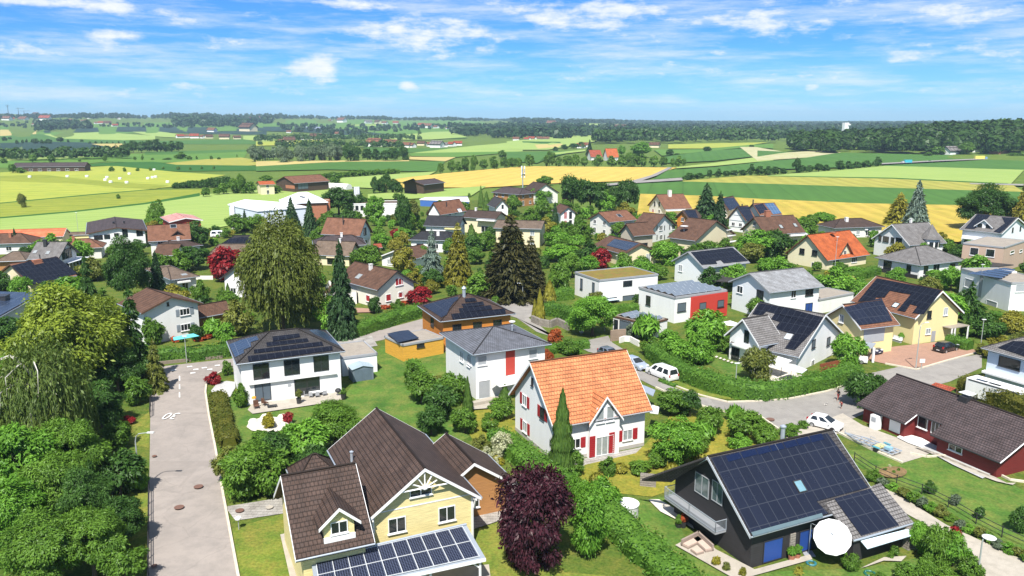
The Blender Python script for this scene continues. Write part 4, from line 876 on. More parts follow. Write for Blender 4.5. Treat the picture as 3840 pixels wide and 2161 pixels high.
va.win('R', 'N3', 1900, 800, 1.3, .9, 'w')
# small hipped roof behind
q_ = list(Q['yelwing']); pq = P(*px('N3', 680, 520), 3.6); q_[0], q_[1], q_[3], q_[4], q_[5], q_[6], q_[7] = pq.x, pq.y, 4.6, 4.4, 3.0, 4.9, 2.1
vb = vol(H, q=q_); vb.walls(YELL); vb.roof(T_DB)
# porch with eighteen solar modules
zt, zb_ = 3.3, 2.6
c4 = [P(*px('N3', 652, 1238), zt), P(*px('N3', 1852, 962), zt), P(*px('N3', 2000, 1215), zb_), P(*px('N3', 690, 1500), zb_)]
b = MB(); b.slab([c4[3]-Vector((0,0,.06)), c4[2]-Vector((0,0,.06)), c4[1]-Vector((0,0,.06)), c4[0]-Vector((0,0,.06))], .1, down=(0, 0, -.12)); b.build('porch_roof', ZINC, H)
bi = lambda s_, t_: (c4[0]*(1-s_)+c4[1]*s_)*(1-t_)+(c4[3]*(1-s_)+c4[2]*s_)*t_
MODW = plain('module_frame', (.62, .64, .66), .4, .05)
for i in range(10):
 for j in range(2):
  s0, s1 = .03+i*.094, .03+i*.094+.086; t0, t1 = .05+j*.46, .05+j*.46+.44
  pp = [bi(s0, t1), bi(s1, t1), bi(s1, t0), bi(s0, t0)]; m_ = MB(); m_.slab([p+Vector((0, 0, .03)) for p in pp], .05, uvs=[(.03, .03), (1.0, .03), (1.0, 1.7), (.03, 1.7)], down=(0, 0, -.05)); m_.build('solar_panel', PVF, H)
g = MB()
for i in range(11): g.tube([bi(.026+i*.094, .04)+Vector((0,0,.05)), bi(.026+i*.094, .97)+Vector((0,0,.05))], .03, 4)
for t_ in (.045, .50, .955): g.tube([bi(.02, t_)+Vector((0,0,.05)), bi(.97, t_)+Vector((0,0,.05))], .03, 4)
g.build('panel_frame', MODW, H)
b = MB(); b.tube([c4[3]+Vector((0,0,-.2)), c4[2]+Vector((0,0,-.2))], .16, 4)
for s_ in (.02, .34, .66, .97): p = bi(s_, .96); b.tube([Vector((p.x, p.y, 0)), p-Vector((0,0,.1))], .1, 4); b.tube([p-Vector((0,0,1.0)), bi(s_-.06 if s_ > .5 else s_+.06, .96)-Vector((0,0,.25))], .06, 4)
b.build('porch_frame', WOODW, H)
b = MB(); b.tube([c4[0]+Vector((0,0,.02)), c4[1]+Vector((0,0,.02))], .1, 6); b.build('gutter', ZINC, H)
sheet('terrace', CONC, [(705,1345),(740,1335),(790,1460),(1230,1420),(1240,1500),(740,1500)])
sheet('path', PAVE, [(1165,1310),(1310,1265),(1318,1290),(1180,1335)])
# --- white villa with solar roof
H = house('whitepv', 'white two storey villa with stepped solar panels on its dark hipped roof', short='white hipped solar villa'); v = vol(H, 'whitepv'); v.walls(WH); v.roof(T_DG, gutter=ZINC)
for pts in (((470,490),(1305,388),(1312,432),(480,545)), ((530,425),(1205,345),(1222,384),(535,462)), ((655,355),(1060,312),(1075,345),(662,393)), ((715,296),(980,265),(990,300),(722,342))): v.pv('F', pts, PV, r='N2')
v.pv('L', ((285,375),(400,330),(560,292),(580,325),(500,350),(505,395),(430,425),(435,455),(345,500)), PVS, r='N2')
v.pv('R', ((1080,232),(1160,225),(1250,262),(1330,330),(1380,385),(1300,350),(1200,300),(1140,275)), PVS, r='N2')
for (x, y) in ((605, 640), (908, 600), (1198, 563)): v.win('F', 'N2', x, y, 2.0, 2.1, 'd', sill=False)
v.win('F', 'N2', 622, 845, 2.0, 2.3, 's', sill=False); v.win('F', 'N2', 1060, 785, 3.3, 2.3, 'd', sill=False, mull=1)
a0, z0 = v.hit('F', *px('N2', 480, 765)); a1, z1 = v.hit('F', *px('N2', 1345, 650)); zc = (z0+z1)/2; b = MB(); ex = v.fw('F', 1, 0)-v.fw('F', 0, 0); eo = v.fw('F', 0, 0, 1)-v.fw('F', 0, 0); b.box(v.fw('F', a0, zc-.12, .003), ex*(a1-a0), eo*.35, Vector((0, 0, .2))); b.build('cornice', WH, H)
v.panel('F', 'window', BLIND, 'N2', 885, 778, .45, .35)
sheet('terrace', CONC, D('N2',(470,1020),(520,1060),(1330,940),(1440,905),(1330,835),(540,930)))
sheet('terrace', tiles('deck_slats', (.42,.42,.42), (.5,.5,.5), .18, 3, .05, .8, .9), D('N2',(700,930),(860,900),(870,975),(760,1015),(690,1000)), z=.16)
sheet('gravel_bed', GRAVEL, D('N2',(110,830),(160,770),(260,735),(345,745),(350,800),(300,890),(200,905),(130,880)))
sheet('gravel_bed', WSTONE, D('N2',(460,1190),(480,1150),(560,1110),(640,1090),(720,1090),(820,1100),(900,1130),(925,1165),(860,1210),(740,1240),(620,1245),(510,1225)))
# flat garage beside it
H = house('wgar', 'low white garage with flat gravel roof right of the dark hipped villa', 'garage', 'garage', q=(0,0)); H.location = P(*px('N2', 1570, 560)); H['_o'] = tuple(H.location)
def boxhouse(H, key, c4px, ze, h0, wallm, roofm, edge, par=.12):
 """flat-roofed block from three roof corners in pixels (front-left, front-right, back-right) at height ze"""
 A, B, C = [P(*px(*c), ze) for c in c4px]; yaw = math.atan2(B.y-A.y, B.x-A.x); L = (B-A).length; n_ = Vector((-math.sin(yaw), math.cos(yaw), 0)); W = max(2.0, (C-B).dot(n_)); c = (A+B)/2+n_*W/2
 v = Vol(H, (c.x, c.y, yaw, L, W, ze, ze, 0, .05, .05), True); v.walls(wallm); v.flatroof(roofm, edge, par); FOOT.append((c.x, c.y, yaw, L/2, W/2)); return v
v = boxhouse(H, 'wgar', (('N2',1400,510),('N2',1752,465),('N2',1635,340)), 2.8, 0, WH, FLAT, TRIM)
# --- grey hipped white house with red panel
H = house('greyhip', 'white house with slate grey hipped roof and tall red facade panel', short='red panel white house'); v = vol(H, 'greyhip'); v.walls(WH); v.roof(T_SL, gutter=ZINC)
v.panel('F', 'facade_panel', REDR, 'N4', 395, 380, 1.35, 3.6, .05)
v.win('F', 'N4', 140, 368, 1.3, 1.3, 'b', mull=0); v.win('F', 'N4', 600, 308, 1.3, 1.3, 'b', mull=0); v.win('F', 'N4', 160, 630, 1.7, 2.5, 'b', sill=False, mull=0)
v.win('L', 'N4', 28, 360, 1.2, 1.4, 'b', mull=0); v.win_at('L', .6, 4.6, 1.2, 1.4, 'b'); v.win_at('L', 3.0, 4.6, 1.0, 1.4, 'w')
polyroof(H, 'canopy', AWN, [('N4',218,548,2.7),('N4',455,485,2.7),('N4',520,560,2.5),('N4',300,605,2.5)], .1)
v.pipe('F', 'N4', 412, 85, .1, .5); b = MB(); p = v.shit('F', *px('N4', 412, 60)); b.lathe(p+Vector((0, 0, .5)), [(.05, 0), (.42, .12), (.45, .25), (.02, .3)], 14); b.build('satellite_dish', WHC, H)
sheet('terrace', CONC, D('N4',(40,740),(200,700),(330,690),(330,790),(60,810)), z=.3)
# --- orange house with solar pyramid roof, amber garage
H = house('orangepv', 'orange house with dark pyramid roof carrying stepped solar panels', short='orange pyramid roof house'); v = vol(H, 'orangepv'); v.walls(ORNG); v.roof(T_DB)
for pts in (((515,1390),(1060,1335),(1065,1388),(530,1445)), ((590,1335),(915,1302),(930,1340),(605,1380)), ((620,1290),(835,1265),(850,1300),(640,1330)), ((650,1235),(755,1225),(775,1262),(660,1272))): v.pv('F', pts, PV, r='M3')
v.pv('L', ((230,1305),(420,1250),(580,1215),(590,1235),(540,1275),(500,1330),(470,1395),(415,1425)), PVB, r='M3')
p = v.shit('F', *px('M3', 645, 1215)); b = MB(); b.tube([p-Vector((0, 0, .4)), p+Vector((0, 0, 1.3))], .28, 10); b.lathe(p+Vector((0, 0, 1.3)), [(.4, 0), (.4, .1), (.3, .25), (.02, .5)], 10); b.build('chimney', ZINC, H)
for a_ in (-3.5, 0, 3.5): v.win_at('F', a_, 3.5, 1.5, 1.3, 'd')
v.win_at('L', 0, 3.5, 1.5, 1.3, 'd'); v.win_at('F', 1.5, 1.2, 2.4, 2.0, 'd', sill=False)
H = house('yelgarage', 'amber timber garage with small solar array on flat roof', 'garage', 'garage', short='amber garage'); v = vol(H, 'yelgarage', flat=True); v.walls(ORNG2); v.flatroof(FLAT, CONC if False else TRIM, .08); v.pv('T', ((1850,268),(1975,240),(2060,232),(2165,310),(1960,355)), PV, r='N2', off=.35); v.win('F', 'N2', 2180, 385, 1.3, .55, 'd', mull=0)
# --- black house with full solar roof
H = house('darkpv', 'black timber house with huge solar roof, glazed gable and balcony', short='black solar roof house'); v = vol(H, 'darkpv'); v.walls(DKW); v.roof(T_DG, plain('fascia_pale', (.55, .58, .62), .5), t=.26, gutter=ZINC)
v.pv('F', ((725,332),(1590,148),(1895,552),(1510,655),(1600,745),(1020,890)), PVB, r='N5', off=.10)
b_ = ((835,318),(935,292),(960,335),(855,362)), ((945,290),(1050,262),(1075,305),(965,335)), ((1060,262),(1150,240),(1175,285),(1080,310)), ((1160,240),(1250,218),(1275,262),(1180,285)), ((1260,216),(1350,195),(1375,240),(1285,262)), ((1355,193),(1445,172),(1470,218),(1380,240)), ((1455,170),(1545,150),(1570,195),(1475,218))
for pts in b_: v.pv('F', pts, pvmat('solar_deep_blue', (.006, .012, .04), cell=(9, 9)), name='solar_panel', r='N5', off=.14)
v.sky('F', 'N5', 1385, 545, .95, 1.15, plain('glass_sky', (.16, .30, .36), .1, .2, 1.5), .08)
flash = plain('flashing', (.10, .15, .17), .4, .1)
v.pv('F', ((1025,885),(1550,742),(1560,770),(1040,915)), flash, 'flashing', r='N5', off=.15)
# lower roof going on to the right
zb2 = 2.2
tl, trt = v.shit('F', *px('N5', 1575, 668)), v.shit('F', *px('N5', 1985, 545)); bl, br = P(*px('N5', 1785, 945), zb2), P(*px('N5', 2235, 815), zb2)
nl = (br-bl).cross(tl-bl).normalized(); d_ = ray(*px('N5', 1985, 520)); q1 = EYE+d_*((bl-EYE).dot(nl)/d_.dot(nl))
b = MB(); b.slab([bl, br, q1+Vector((0, 0, .02)), tl+Vector((0, 0, .02))], .24, down=(0, 0, -.24)); ro = b.build('lower_roof', T_GR, H)
def onlow(x, y):
 nn = (br-bl).cross(q1-bl).normalized(); o = EYE; d = ray(*px('N5', x, y)); k = (bl-o).dot(nn)/d.dot(nn); return o+d*k+nn*.1
b = MB(); pts = [onlow(1840, 915), onlow(2120, 838), onlow(1905, 565), onlow(1640, 640)]; e_ = (pts[1]-pts[0]).normalized(); N_ = e_.cross(pts[3]-pts[0]).normalized(); e2 = N_.cross(e_)
b.slab(pts, .06, uvs=[((p-pts[0]).dot(e_), (p-pts[0]).dot(e2)) for p in pts], down=-N_*.06); b.build('solar_panel', PVB, H)
b = MB(); b.tube([bl-Vector((0,0,.05)), br-Vector((0,0,.05))], .09, 6); b.build('gutter', ZINC, ro)
b = MB(); ins = [bl+(tl-bl)*.06+(br-bl)*.04, bl+(br-bl)*.96+(tl-bl)*.06, q1+(bl-tl)*.05-(br-bl)*.04, tl+(br-bl)*.04]
for p, q in ((ins[0], ins[1]), (ins[1], ins[2]), (ins[2], ins[3]), (ins[3], ins[0])):
 b.face([Vector((p.x, p.y, 0)), Vector((q.x, q.y, 0)), q-Vector((0, 0, .2)), p-Vector((0, 0, .2))])
b.build('wall', DKW, H)
b = MB(); c0 = bl+(br-bl)*.93-Vector((0,0,.2)); b.cbox(Vector((c0.x, c0.y, 0)), .9, .9, c0.z, v.yaw); b.build('stone_pier', STONEM, H)
aw = [P(*px('N5', 1838, 948), 1.95), P(*px('N5', 2195, 858), 1.95), P(*px('N5', 2230, 905), 1.6), P(*px('N5', 1888, 1008), 1.6)]
b = MB(); b.slab(aw[::-1], .05, down=(0, 0, -.05)); b.build('awning', AWNB, H)
# canopy at the left, roof underside
polyroof(H, 'canopy', T_DG, [('N5',690,322,v.zr+.03),('N5',432,497,3.5),('N5',212,487,3.25)], .22)
# gable glazing, balcony
for (x, y, w_, h_) in ((660, 535, 1.9, 1.9), (775, 590, 1.4, 1.9)): v.win('L', 'N5', x, y, w_, h_, 'g', sill=False)
bz = 1.95; out = 1.15
ba = [v.loc(P(*px('N5', 475, 600), bz)), v.loc(P(*px('N5', 885, 855), bz))]
xl = -v.L/2+v.og; y0_, y1_ = ba[0].y, ba[1].y
b = MB(); b.box(v.w(xl-out, y0_, bz-.2), v.w(xl, y0_, 0)-v.w(xl-out, y0_, 0), v.w(0, y1_, 0)-v.w(0, y0_, 0), Vector((0, 0, .2))); b.build('balcony', TRIM, H)
rail(H, 'railing', ZINC, [v.w(xl, y0_, bz), v.w(xl-out, y0_, bz), v.w(xl-out, (y0_+y1_)/2, bz), v.w(xl-out, y1_, bz), v.w(xl, y1_, bz)], 1.0, .12, .03)
for (x, y, w_, h_) in ((1185, 1015, 2.1, 2.0), (1425, 960, 1.5, 2.0)): a, z = v.hit('F', *px('N5', x, y)); v.win_at('F', a, 1.15, w_, h_, 'B', sill=False, mull=0)
a, z = v.hit('F', *px('N5', 1325, 990)); v.panel('F', 'stone_pier', STONEM, 'N5', 1325, 985, .55, 2.3, .12)
b = MB(); p = v.shit('F', *px('N5', 1275, 200)); p = v.w(v.loc(p).x, .3, v.zr); b.tube([p-Vector((0,0,.5)), p+Vector((0,0,1.1))], .2, 10); b.lathe(p+Vector((0,0,1.1)), [(.28, 0), (.28, .12), (.05, .25)], 10); b.build('chimney', ZINC, H)
sheet('terrace', CONC, D('N5',(460,980),(640,880),(760,1010),(1050,1160),(1290,1095),(1460,1050),(1480,1085),(1030,1211),(900,1230),(600,1060)))
sheet('terrace', CONC, D('N5',(1840,1150),(2010,1070),(2180,1060),(2140,1100),(2010,1095),(1880,1140)))
sheet('path', WSTONE, D('N5',(260,640),(340,640),(560,770),(600,860),(470,790),(350,730)))
# --- white L-shaped house with solar roof inside the round hedge
H = house('whiteL', 'white L shaped house with grey tiles and black solar panels inside the curved hedge', short='curved hedge house'); v = vol(H, 'whiteL'); v.walls(WH); v.roof(T_GR, WOODW, gutter=ZINC)
v.pv('F', ((1190,78),(1810,238),(1755,330),(1145,145)), PV, r='N6'); v.pv('F', ((1145,145),(1255,175),(1210,218),(1110,205)), PV, r='N6')
v.pv('F', ((1340,190),(1755,330),(1530,560),(1430,545),(1525,405),(1330,350),(1385,285),(1295,255)), PV, r='N6')
v.sky('F', 'N6', 1468, 432, 1.0, 1.25, plain('glass_pale', (.5, .58, .6), .15, .1))
for (x, y) in ((1715, 500), (1862, 475)): v.win('R', 'N6', x, y, 1.2, 1.3, 's', mull=0)
v.win('R', 'N6', 1705, 695, 1.1, 1.1, 'w'); v.win('R', 'N6', 1865, 655, 1.6, 1.0, 'd')
# cross wing facing left
v2 = vol(H, 'whiteLw'); v2.walls(WH); v2.roof(T_GR, WOODW)
v2.win('L', 'N6', 1055, 430, .95, 1.9, 'd', sill=False); v2.win_at('L', -1.6, 1.2, 1.6, 2.0, 'd', sill=False); v2.panel('L', 'awning', AWN, 'N6', 1010, 520, 2.6, .25, .8)
polyroof(H, 'awning', AWN, [('N6',1200,575,2.6),('N6',1505,665,2.6),('N6',1390,725,2.2),('N6',1110,625,2.2)], .06)
sheet('terrace', WSTONE, D('N6',(1000,700),(1110,640),(1390,740),(1660,830),(1560,850),(1330,870),(1170,840)))
# --- yellow house with brown tiles and solar panels
H = house('yelpv', 'yellow rendered house with red brown tiles, black solar panels and garage wing', short='brown tiled yellow house'); v = vol(H, 'yelpv'); v.walls(YELR); v.roof(T_BR2, WOODW)
v.pv('F', ((745,995),(1375,1110),(1200,1345),(1090,1330),(1140,1265),(1070,1245),(1020,1320),(945,1305),(1075,1150),(870,1115),(820,1180),(740,1180),(715,1215),(560,1220)), PV, r='M5')
v.sky('F', 'M5', 930, 1258, 1.1, 1.1, plain('glass_pale', (.5, .58, .6), .15, .1))
for r_, x, y, w_, h_, k_ in (('N7', 1172, 80, .95, 1.3, 'd'), ('N7', 1333, 50, .95, 1.3, 'b'), ('N7', 1160, 245, 1.1, 1.0, 'c')): v.win('R', r_, x, y, w_, h_, k_)
v.panel('R', 'door', TRIM, 'N7', 1210, 300, .9, 2.0)
v2 = vol(H, 'yelpvwing'); v2.walls(YELR); v2.roof(T_BR2, WOODW); v2.pv('F', ((330,8),(700,-85),(810,140),(480,185)), PVB, r='N7')
v2.panel('F', 'garage_door', BLIND, 'N7', 625, 285, 4.2, 2.1, .04); v2.win('L', 'N7', 305, 120, 1.0, 1.3, 'c')
can = [('N7',1240,180,2.5),('N7',1395,215,2.5),('N7',1575,185,2.5),('N7',1420,155,2.5)]; polyroof(H, 'canopy', FLAT, can, .14)
b = MB()
for r_, x, y in (('N7',1400,220), ('N7',1560,192), ('N7',1430,215)): p = P(*px(r_, x, y), 2.4); b.tube([Vector((p.x, p.y, 0)), p], .14, 4)
b.build('canopy_post', WOODW, H)
# --- long red bungalow
H = house('redlong', 'long dark red timber bungalow with brown tiled roof', short='long red timber bungalow'); v = vol(H, 'redlong')
n1, n2 = v.loc(v.shit('F', *px('N7', 1050, 1065))), v.loc(v.shit('F', *px('N7', 1310, 1160))); yn = (n1.y+n2.y)/2; x1, x2 = n1.x, n2.x; L2, W2 = v.L/2, v.W/2; zn = v.zr-v.sl*abs(yn)
sl_ = math.hypot(1, v.sl); b = MB(); pp = [(-L2, -W2), (x1, -W2), (x1, yn), (x2, yn), (x2, -W2), (L2, -W2), (L2, 0), (-L2, 0)]; b.slab([v.w(x, y, v.zr-v.sl*abs(y)) for x, y in pp], .2, uvs=[(x, y*sl_) for x, y in pp], down=(0, 0, -.2)); pp = [(L2, W2), (-L2, W2), (-L2, 0), (L2, 0)]; b.slab([v.w(x, y, v.zr-v.sl*abs(y)) for x, y in pp], .2, uvs=[(x, -y*sl_) for x, y in pp], down=(0, 0, -.2)); ro = b.build('roof', T_PUR, H)
b = MB(); b.tube([v.w(-L2, 0, v.zr+.03), v.w(L2, 0, v.zr+.03)], .12, 6); b.build('ridge_cap', T_PUR, ro)
for (xa, ya, xb, yb) in ((-L2, -W2, x1, -W2), (x2, -W2, L2, -W2), (x1, yn, x2, yn), (x1, -W2, x1, yn), (L2, -W2, L2, 0)): b = MB(); p, q = v.w(xa, ya, v.zr-v.sl*abs(ya)-.1), v.w(xb, yb, v.zr-v.sl*abs(yb)-.1); b.tube([p, q], .08, 5); b.build('gutter', WOODW if xa == xb else DKT, ro)
b = MB(); bx = lambda xa, xb, ya, yb, zt: b.box(v.w(xa, ya, 0), v.w(xb, ya, 0)-v.w(xa, ya, 0), v.w(xa, yb, 0)-v.w(xa, ya, 0), Vector((0, 0, zt)))
yb_ = yn+.5; bx(-L2+.6, L2-.6, yb_, W2-.6, zn-.1); bx(-L2+.6, x1-.5, -W2+.6, yb_, v.ze+.15); bx(x2+.5, L2-.6, -W2+.6, yb_, v.ze+.15)
b.face([v.w(L2-.62, -W2+.6, v.ze), v.w(L2-.62, W2-.6, v.ze), v.w(L2-.62, 0, v.zr-.25)]); b.face([v.w(-L2+.62, W2-.6, v.ze), v.w(-L2+.62, -W2+.6, v.ze), v.w(-L2+.62, 0, v.zr-.25)]); b.build('wall', REDW, H)
OF = -(yb_)-(W2-v.oe); a, z = v.hit('F', *px('N7', 1110, 1140), OF); v.win_at('F', a, z, 1.3, 1.6, 'w', off=OF, mull=0); a, z = v.hit('F', *px('N7', 1235, 1185), OF); v.win_at('F', a, z, 1.0, 1.9, 'w', off=OF, sill=False)
v.panel('F', 'door', WOODW, 'N7', 835, 1160, 1.5, 2.0); a, z = v.hit('F', *px('N8', 1405, 215)); v.win_at('F', a, z, 1.6, .7, 'w')
v.chim('F', 'N7', 1530, 925, 1.0, 1.0, .45, DKT, False, 'chimney'); p = v.shit('F', *px('N7', 1545, 905)); b = MB(); b.cbox(p+Vector((0, 0, .55)), 1.3, 1.2, .08, v.yaw); b.build('chimney_cap', WOODW, H)
sheet('terrace', plain('white_terrace', (.78, .77, .75), .8, .05, 2), D('N7',(850,1290),(930,1250),(1100,1300),(1195,1352),(1100,1395),(960,1345)))
sheet('terrace', GRAVEL, D('N7',(1100,1395),(1195,1352),(1330,1420),(1560,1540),(1790,1650),(1700,1700),(1400,1560)))
sheet('path', CONC, D('N8',(1010,200),(1090,205),(1230,280),(1500,420),(1800,530),(1960,565),(1990,545),(1900,545),(1790,490),(1500,370),(1250,260)))
# --- pale blue-white house at the right edge
H = house('whiteblue', 'pale blue white house with dark hipped solar roof behind the motorhome', short='pale blue house'); v = vol(H, 'whiteblue'); v.walls(BLUEW); v.roof(T_GR, gutter=TRIM)
v.pv('F', ((1850,405),(2000,340),(2240,350),(2240,530)), PV, r='N7'); a, z = v.hit('F', *px('N7', 1965, 560)); v.win_at('F', a, z, 2.9, 1.4, 'd', mull=0)
polyroof(H, 'canopy', WOODW, [('N7',1690,635,2.4),('N7',1720,625,2.4),('N7',2160,745,2.4),('N7',2120,760,2.4)], .25)
# --- white metal-roofed hall and its neighbours
def block(H, pts, z0, z1, wallm, roofm, name='wall', rname='roof', slope=None):
 """prism over pixel-read ground corners; roof heights may differ per corner"""
 G_ = [P(*px(*p), 0) for p in pts]; zs = slope or [z1]*len(G_); b = MB(); area = sum(G_[i].x*G_[(i+1) % len(G_)].y-G_[(i+1) % len(G_)].x*G_[i].y for i in range(len(G_)))
 if area < 0: G_, zs = G_[::-1], zs[::-1]
 for i in range(len(G_)):
  j = (i+1) % len(G_); b.face([G_[i], G_[j], Vector((G_[j].x, G_[j].y, zs[j]-.15)), Vector((G_[i].x, G_[i].y, zs[i]-.15))])
 b.build(name, wallm, H); r = MB(); c = sum(G_, Vector())/len(G_)
 r.slab([Vector((c.x+(p.x-c.x)*1.06, c.y+(p.y-c.y)*1.06, z)) for p, z in zip(G_, zs)], .3, down=(0, 0, -.3)); r.build(rname, roofm, H); return G_
# ================================================================== village houses further back
S = simple
H, v = S('B1', 'large white chalet with wide mauve brown gable roof at the left field edge', 'wide white chalet', WH, T_PUR, BRT)
for (x, y, w_, h_, k) in ((990, 460, 2.2, 1.3, 'd'), (1078, 452, 1.5, 1.3, 'd'), (1172, 432, 1.2, .9, 'd'), (1258, 410, 1.4, 2.6, 'd'), (1405, 410, 1.7, 2.0, 'd')): v.win('R', 'M1', x, y, w_, h_, k, sill=False)
v.pipe('F', 'M1', 1145, 322, .3, .6, DARKM); v.pipe('B', 'M1', 1250, 318, .25, .6, DARKM)
H, v = S('B2', 'brown roofed house with small dormer in front of the red barn', 'dormered brown house', WH2, T_BR2, BRT, auto='F'); v.dormer(v.shit('F', *px('M1', 1790, 430)) and v.loc(v.shit('F', *px('M1', 1790, 440))).x, 3.0, v.ze+.6, v.ze+1.2, v.ze+2.4, -v.W/2+1.8, DKW, T_BR2, BRT); v.sky('F', 'M1', 1745, 348, 1.6, 1.6, GLASS)
S('B3', 'red barn with pale red sheet roof behind the brown dormer house', 'red barn', REDR, T_LR, WOODW, name='barn', cat='barn')
H, v = S('B4', 'low bungalow with dark brown hipped roof left of the willow', 'dark hipped bungalow', WH, T_DB, auto='FR'); v.chim('F', 'M1', 1795, 490, .6, .6, .9, WHC)
v2 = vol(H, 'B4b'); v2.walls(WH); v2.roof(T_BR, BRT)
H, v = S('B5', 'grey roofed house with glazed gable, dark chimney and white conservatory roof', 'glazed gable house', WH2, T_GR, DKT, chims=(('F', 'M1', 460, 540, .7, ) and (('F', 'M1', 460, 545, dict(w=.7, d=.7, h=1.4, mat=DARKM)),)), skys=(('F', 'M1', 355, 605, .8, 1.0), ('F', 'M1', 482, 615, .8, 1.0)))
for a in (-1.5, 0, 1.5): v.win_at('R', a, 4.9, 1.3, 2.4, 'd', sill=False)
polyroof(H, 'conservatory_roof', METAL, [('M1',620,690,2.9),('M1',720,650,3.1),('M1',905,655,3.1),('M1',690,720,2.9)], .12)
cs = [P(*px('M1', 640, 705), 2.8), P(*px('M1', 700, 720), 2.8), P(*px('M1', 885, 665), 2.8)]; b = MB()
for p, q in zip(cs, cs[1:]): b.face([Vector((p.x, p.y, 0)), Vector((q.x, q.y, 0)), q, p])
b.build('conservatory_glass', GLASS, H); b = MB()
for i in range(7): p = cs[1]+(cs[2]-cs[1])*i/6; p = p-Vector((0, .06, 0)); b.tube([Vector((p.x, p.y, 0)), p], .07, 4)
b.build('frame', WOODW, H)
H, v = S('B6', 'cream gabled house with full black solar roof and brick chimney at left', 'left black solar house', CREAM, T_BR2, BRT, pvs=(('F', 'M1', ((110,745),(330,690),(345,735),(440,715),(425,680),(565,648),(785,822),(320,935))),))
v.chim('F', 'M1', 370, 705, 1.8, 1.0, .5, BRICKC, False); v.pipe('F', 'M1', 405, 690, .12, 1.2, DARKM); v.win('L', 'M1', 85, 860, 2.0, 1.2, 'w'); v.win('L', 'M1', 58, 960, 1.0, .6, 'd'); v.win_at('F', 2, 1.4, 1.6, 1.8, 'd')
S('B7', 'tan hipped roof house at the left picture edge', 'tan hipped house', WOODB, T_TAN, auto='F')
H, v = S('B8', 'large slate blue solar roof with skylight box at the left edge', 'big slate solar roof', WH2, T_DG, BRT, pvs=(('F', 'M1', ((-240,1030),(-100,1000),(395,1015),(375,1036),(-180,1345)), PVS),)); v.chim('F', 'M1', 30, 1090, 2.0, 1.6, .8, DARKM, True)
H, v = S('B9', 'tan hipped bungalow with white awnings beside the flat drive', 'tan hipped bungalow', WH, T_TAN, auto='F', skys=(('F', 'M1', 1855, 835, 1.1, 1.1),))
for (x, y, w_) in ((1840, 900, 2.6), (1620, 935, 2.4)): v.panel('F', 'awning', AWN, 'M1', x, y, w_, .35, 1.0)
H, v = S('B10', 'white two storey house with grey shutters and low brown gable', 'grey shuttered white house', WH, T_BR, BRT)
for (x, y) in ((1860, 1208), (1870, 1362)): v.win('R', 'M1', x, y, 1.7, 1.15, 'w', sh='G', mull=2)
v.win('R', 'M1', 1690, 1130, .35, .6, 'd'); polyroof(H, 'awning', plain('awning_turquoise', (.12, .50, .58), .8, .05), [('N1',930,165,2.3),('N1',1040,145,2.3),('N1',1072,158,2.0),('N1',935,182,2.0)], .05)
q_ = list(Q['B10']); pc = P(*px('M1', 2090, 1200), 2.5); q_[0], q_[1], q_[2], q_[3], q_[4], q_[5], q_[6] = pc.x, pc.y, q_[2]+math.pi/2, 7, 6, 2.3, 3.8
H = house('B13', 'small brown roofed garage right of the house with grey shutters', 'garage', 'garage', q=q_); v = vol(H, q=q_); v.walls(WOODB); v.roof(T_BR, BRT)
q_ = list(Q['B9']); pc = P(*px('M1', 845, 540), 3.2); q_[:8] = [pc.x, pc.y, .35, 10, 8, 3, 5, 3.5]
H = house('B11', 'low red brown hipped house with orange chimney behind the glazed gable house', q=q_); v = vol(H, q=q_); v.walls(WH2); v.roof(T_BR2); v.chim('F', 'M1', 742, 500, .6, .6, 1.3, BRICKC)
pc = P(*px('M1', 215, 450), 3); H = house('B12', 'long low house with bright red sheet roof at the left field edge', q=(pc.x, pc.y, .5), short='bright red roof'); v = vol(H, q=(pc.x, pc.y, .25, 24, 8, 3.2, 5, 0, .4, .4)); v.walls(CREAM); v.roof(tiles('sheet_red', (.62, .17, .08), (.56, .15, .07), 3, 1, .02, sharp=.3), WOODW)
q_ = list(Q['B9']); pc = P(*px('M1', 60, 500), 3); q_[:8] = [pc.x, pc.y, .2, 16, 9, 3, 5.2, 4]; H = house('B14', 'brown hipped house in front of the bright red sheet roof', q=q_); v = vol(H, q=q_); v.walls(WH2); v.roof(T_BR); v.win_at('F', -2, 1.5, 1.4, 1.2); v.win_at('F', 2, 1.5, 1.4, 1.2); v.chim('F', 'M1', 105, 455, .6, .6, 1.0, BRICKC)
pc = P(*px('M1', 660, 440), 2); H = house('B15', 'long yellow low shed along the pale green field', 'shed', 'shed', q=(pc.x, pc.y, .2)); v = vol(H, q=(pc.x, pc.y, .2, 18, 5, 2.4, 2.9, 0, .2, .2)); v.walls(YELR); v.roof(T_TAN)
H, v = S('C4', 'steep red brown roofed house with thin dark chimney behind the tan house', 'steep red brown house', WH, T_BR2, BRT); v.pipe('F', 'M2', 1442, 330, .14, 2.4, DARKM); v.win('R', 'M2', 1660, 400, 1.6, 2.2, 'd', sill=False); v.win_at('R', 0, 1.4, 2.4, 2.0, 'w')
H, v = S('C5', 'low house with light tan front roof right of the willow', 'tan roofed low house', CREAM, T_TAN, BRT); v.win('F', 'M2', 1340, 690, 3.2, 2.0, 'd', sill=False); v.win('R', 'M2', 1612, 612, .7, 1.0, 'd'); v.chim('F', 'M2', 1412, 505, .5, .5, .8, WHC); v.panel('F', 'awning', CREAM, 'M2', 1345, 655, 3.2, .3, .9)
H, v = S('C6', 'dark mauve hipped roof directly behind the tan roofed low house', None, WH2, T_PUR); v.chim('F', 'M2', 1425, 452, .6, .6, 1.0, WHC); v.win_at('F', 2, 1.4, 1.6, 1.3, 'w'); v.win_at('F', -2, 1.4, 1.6, 1.3, 'w')
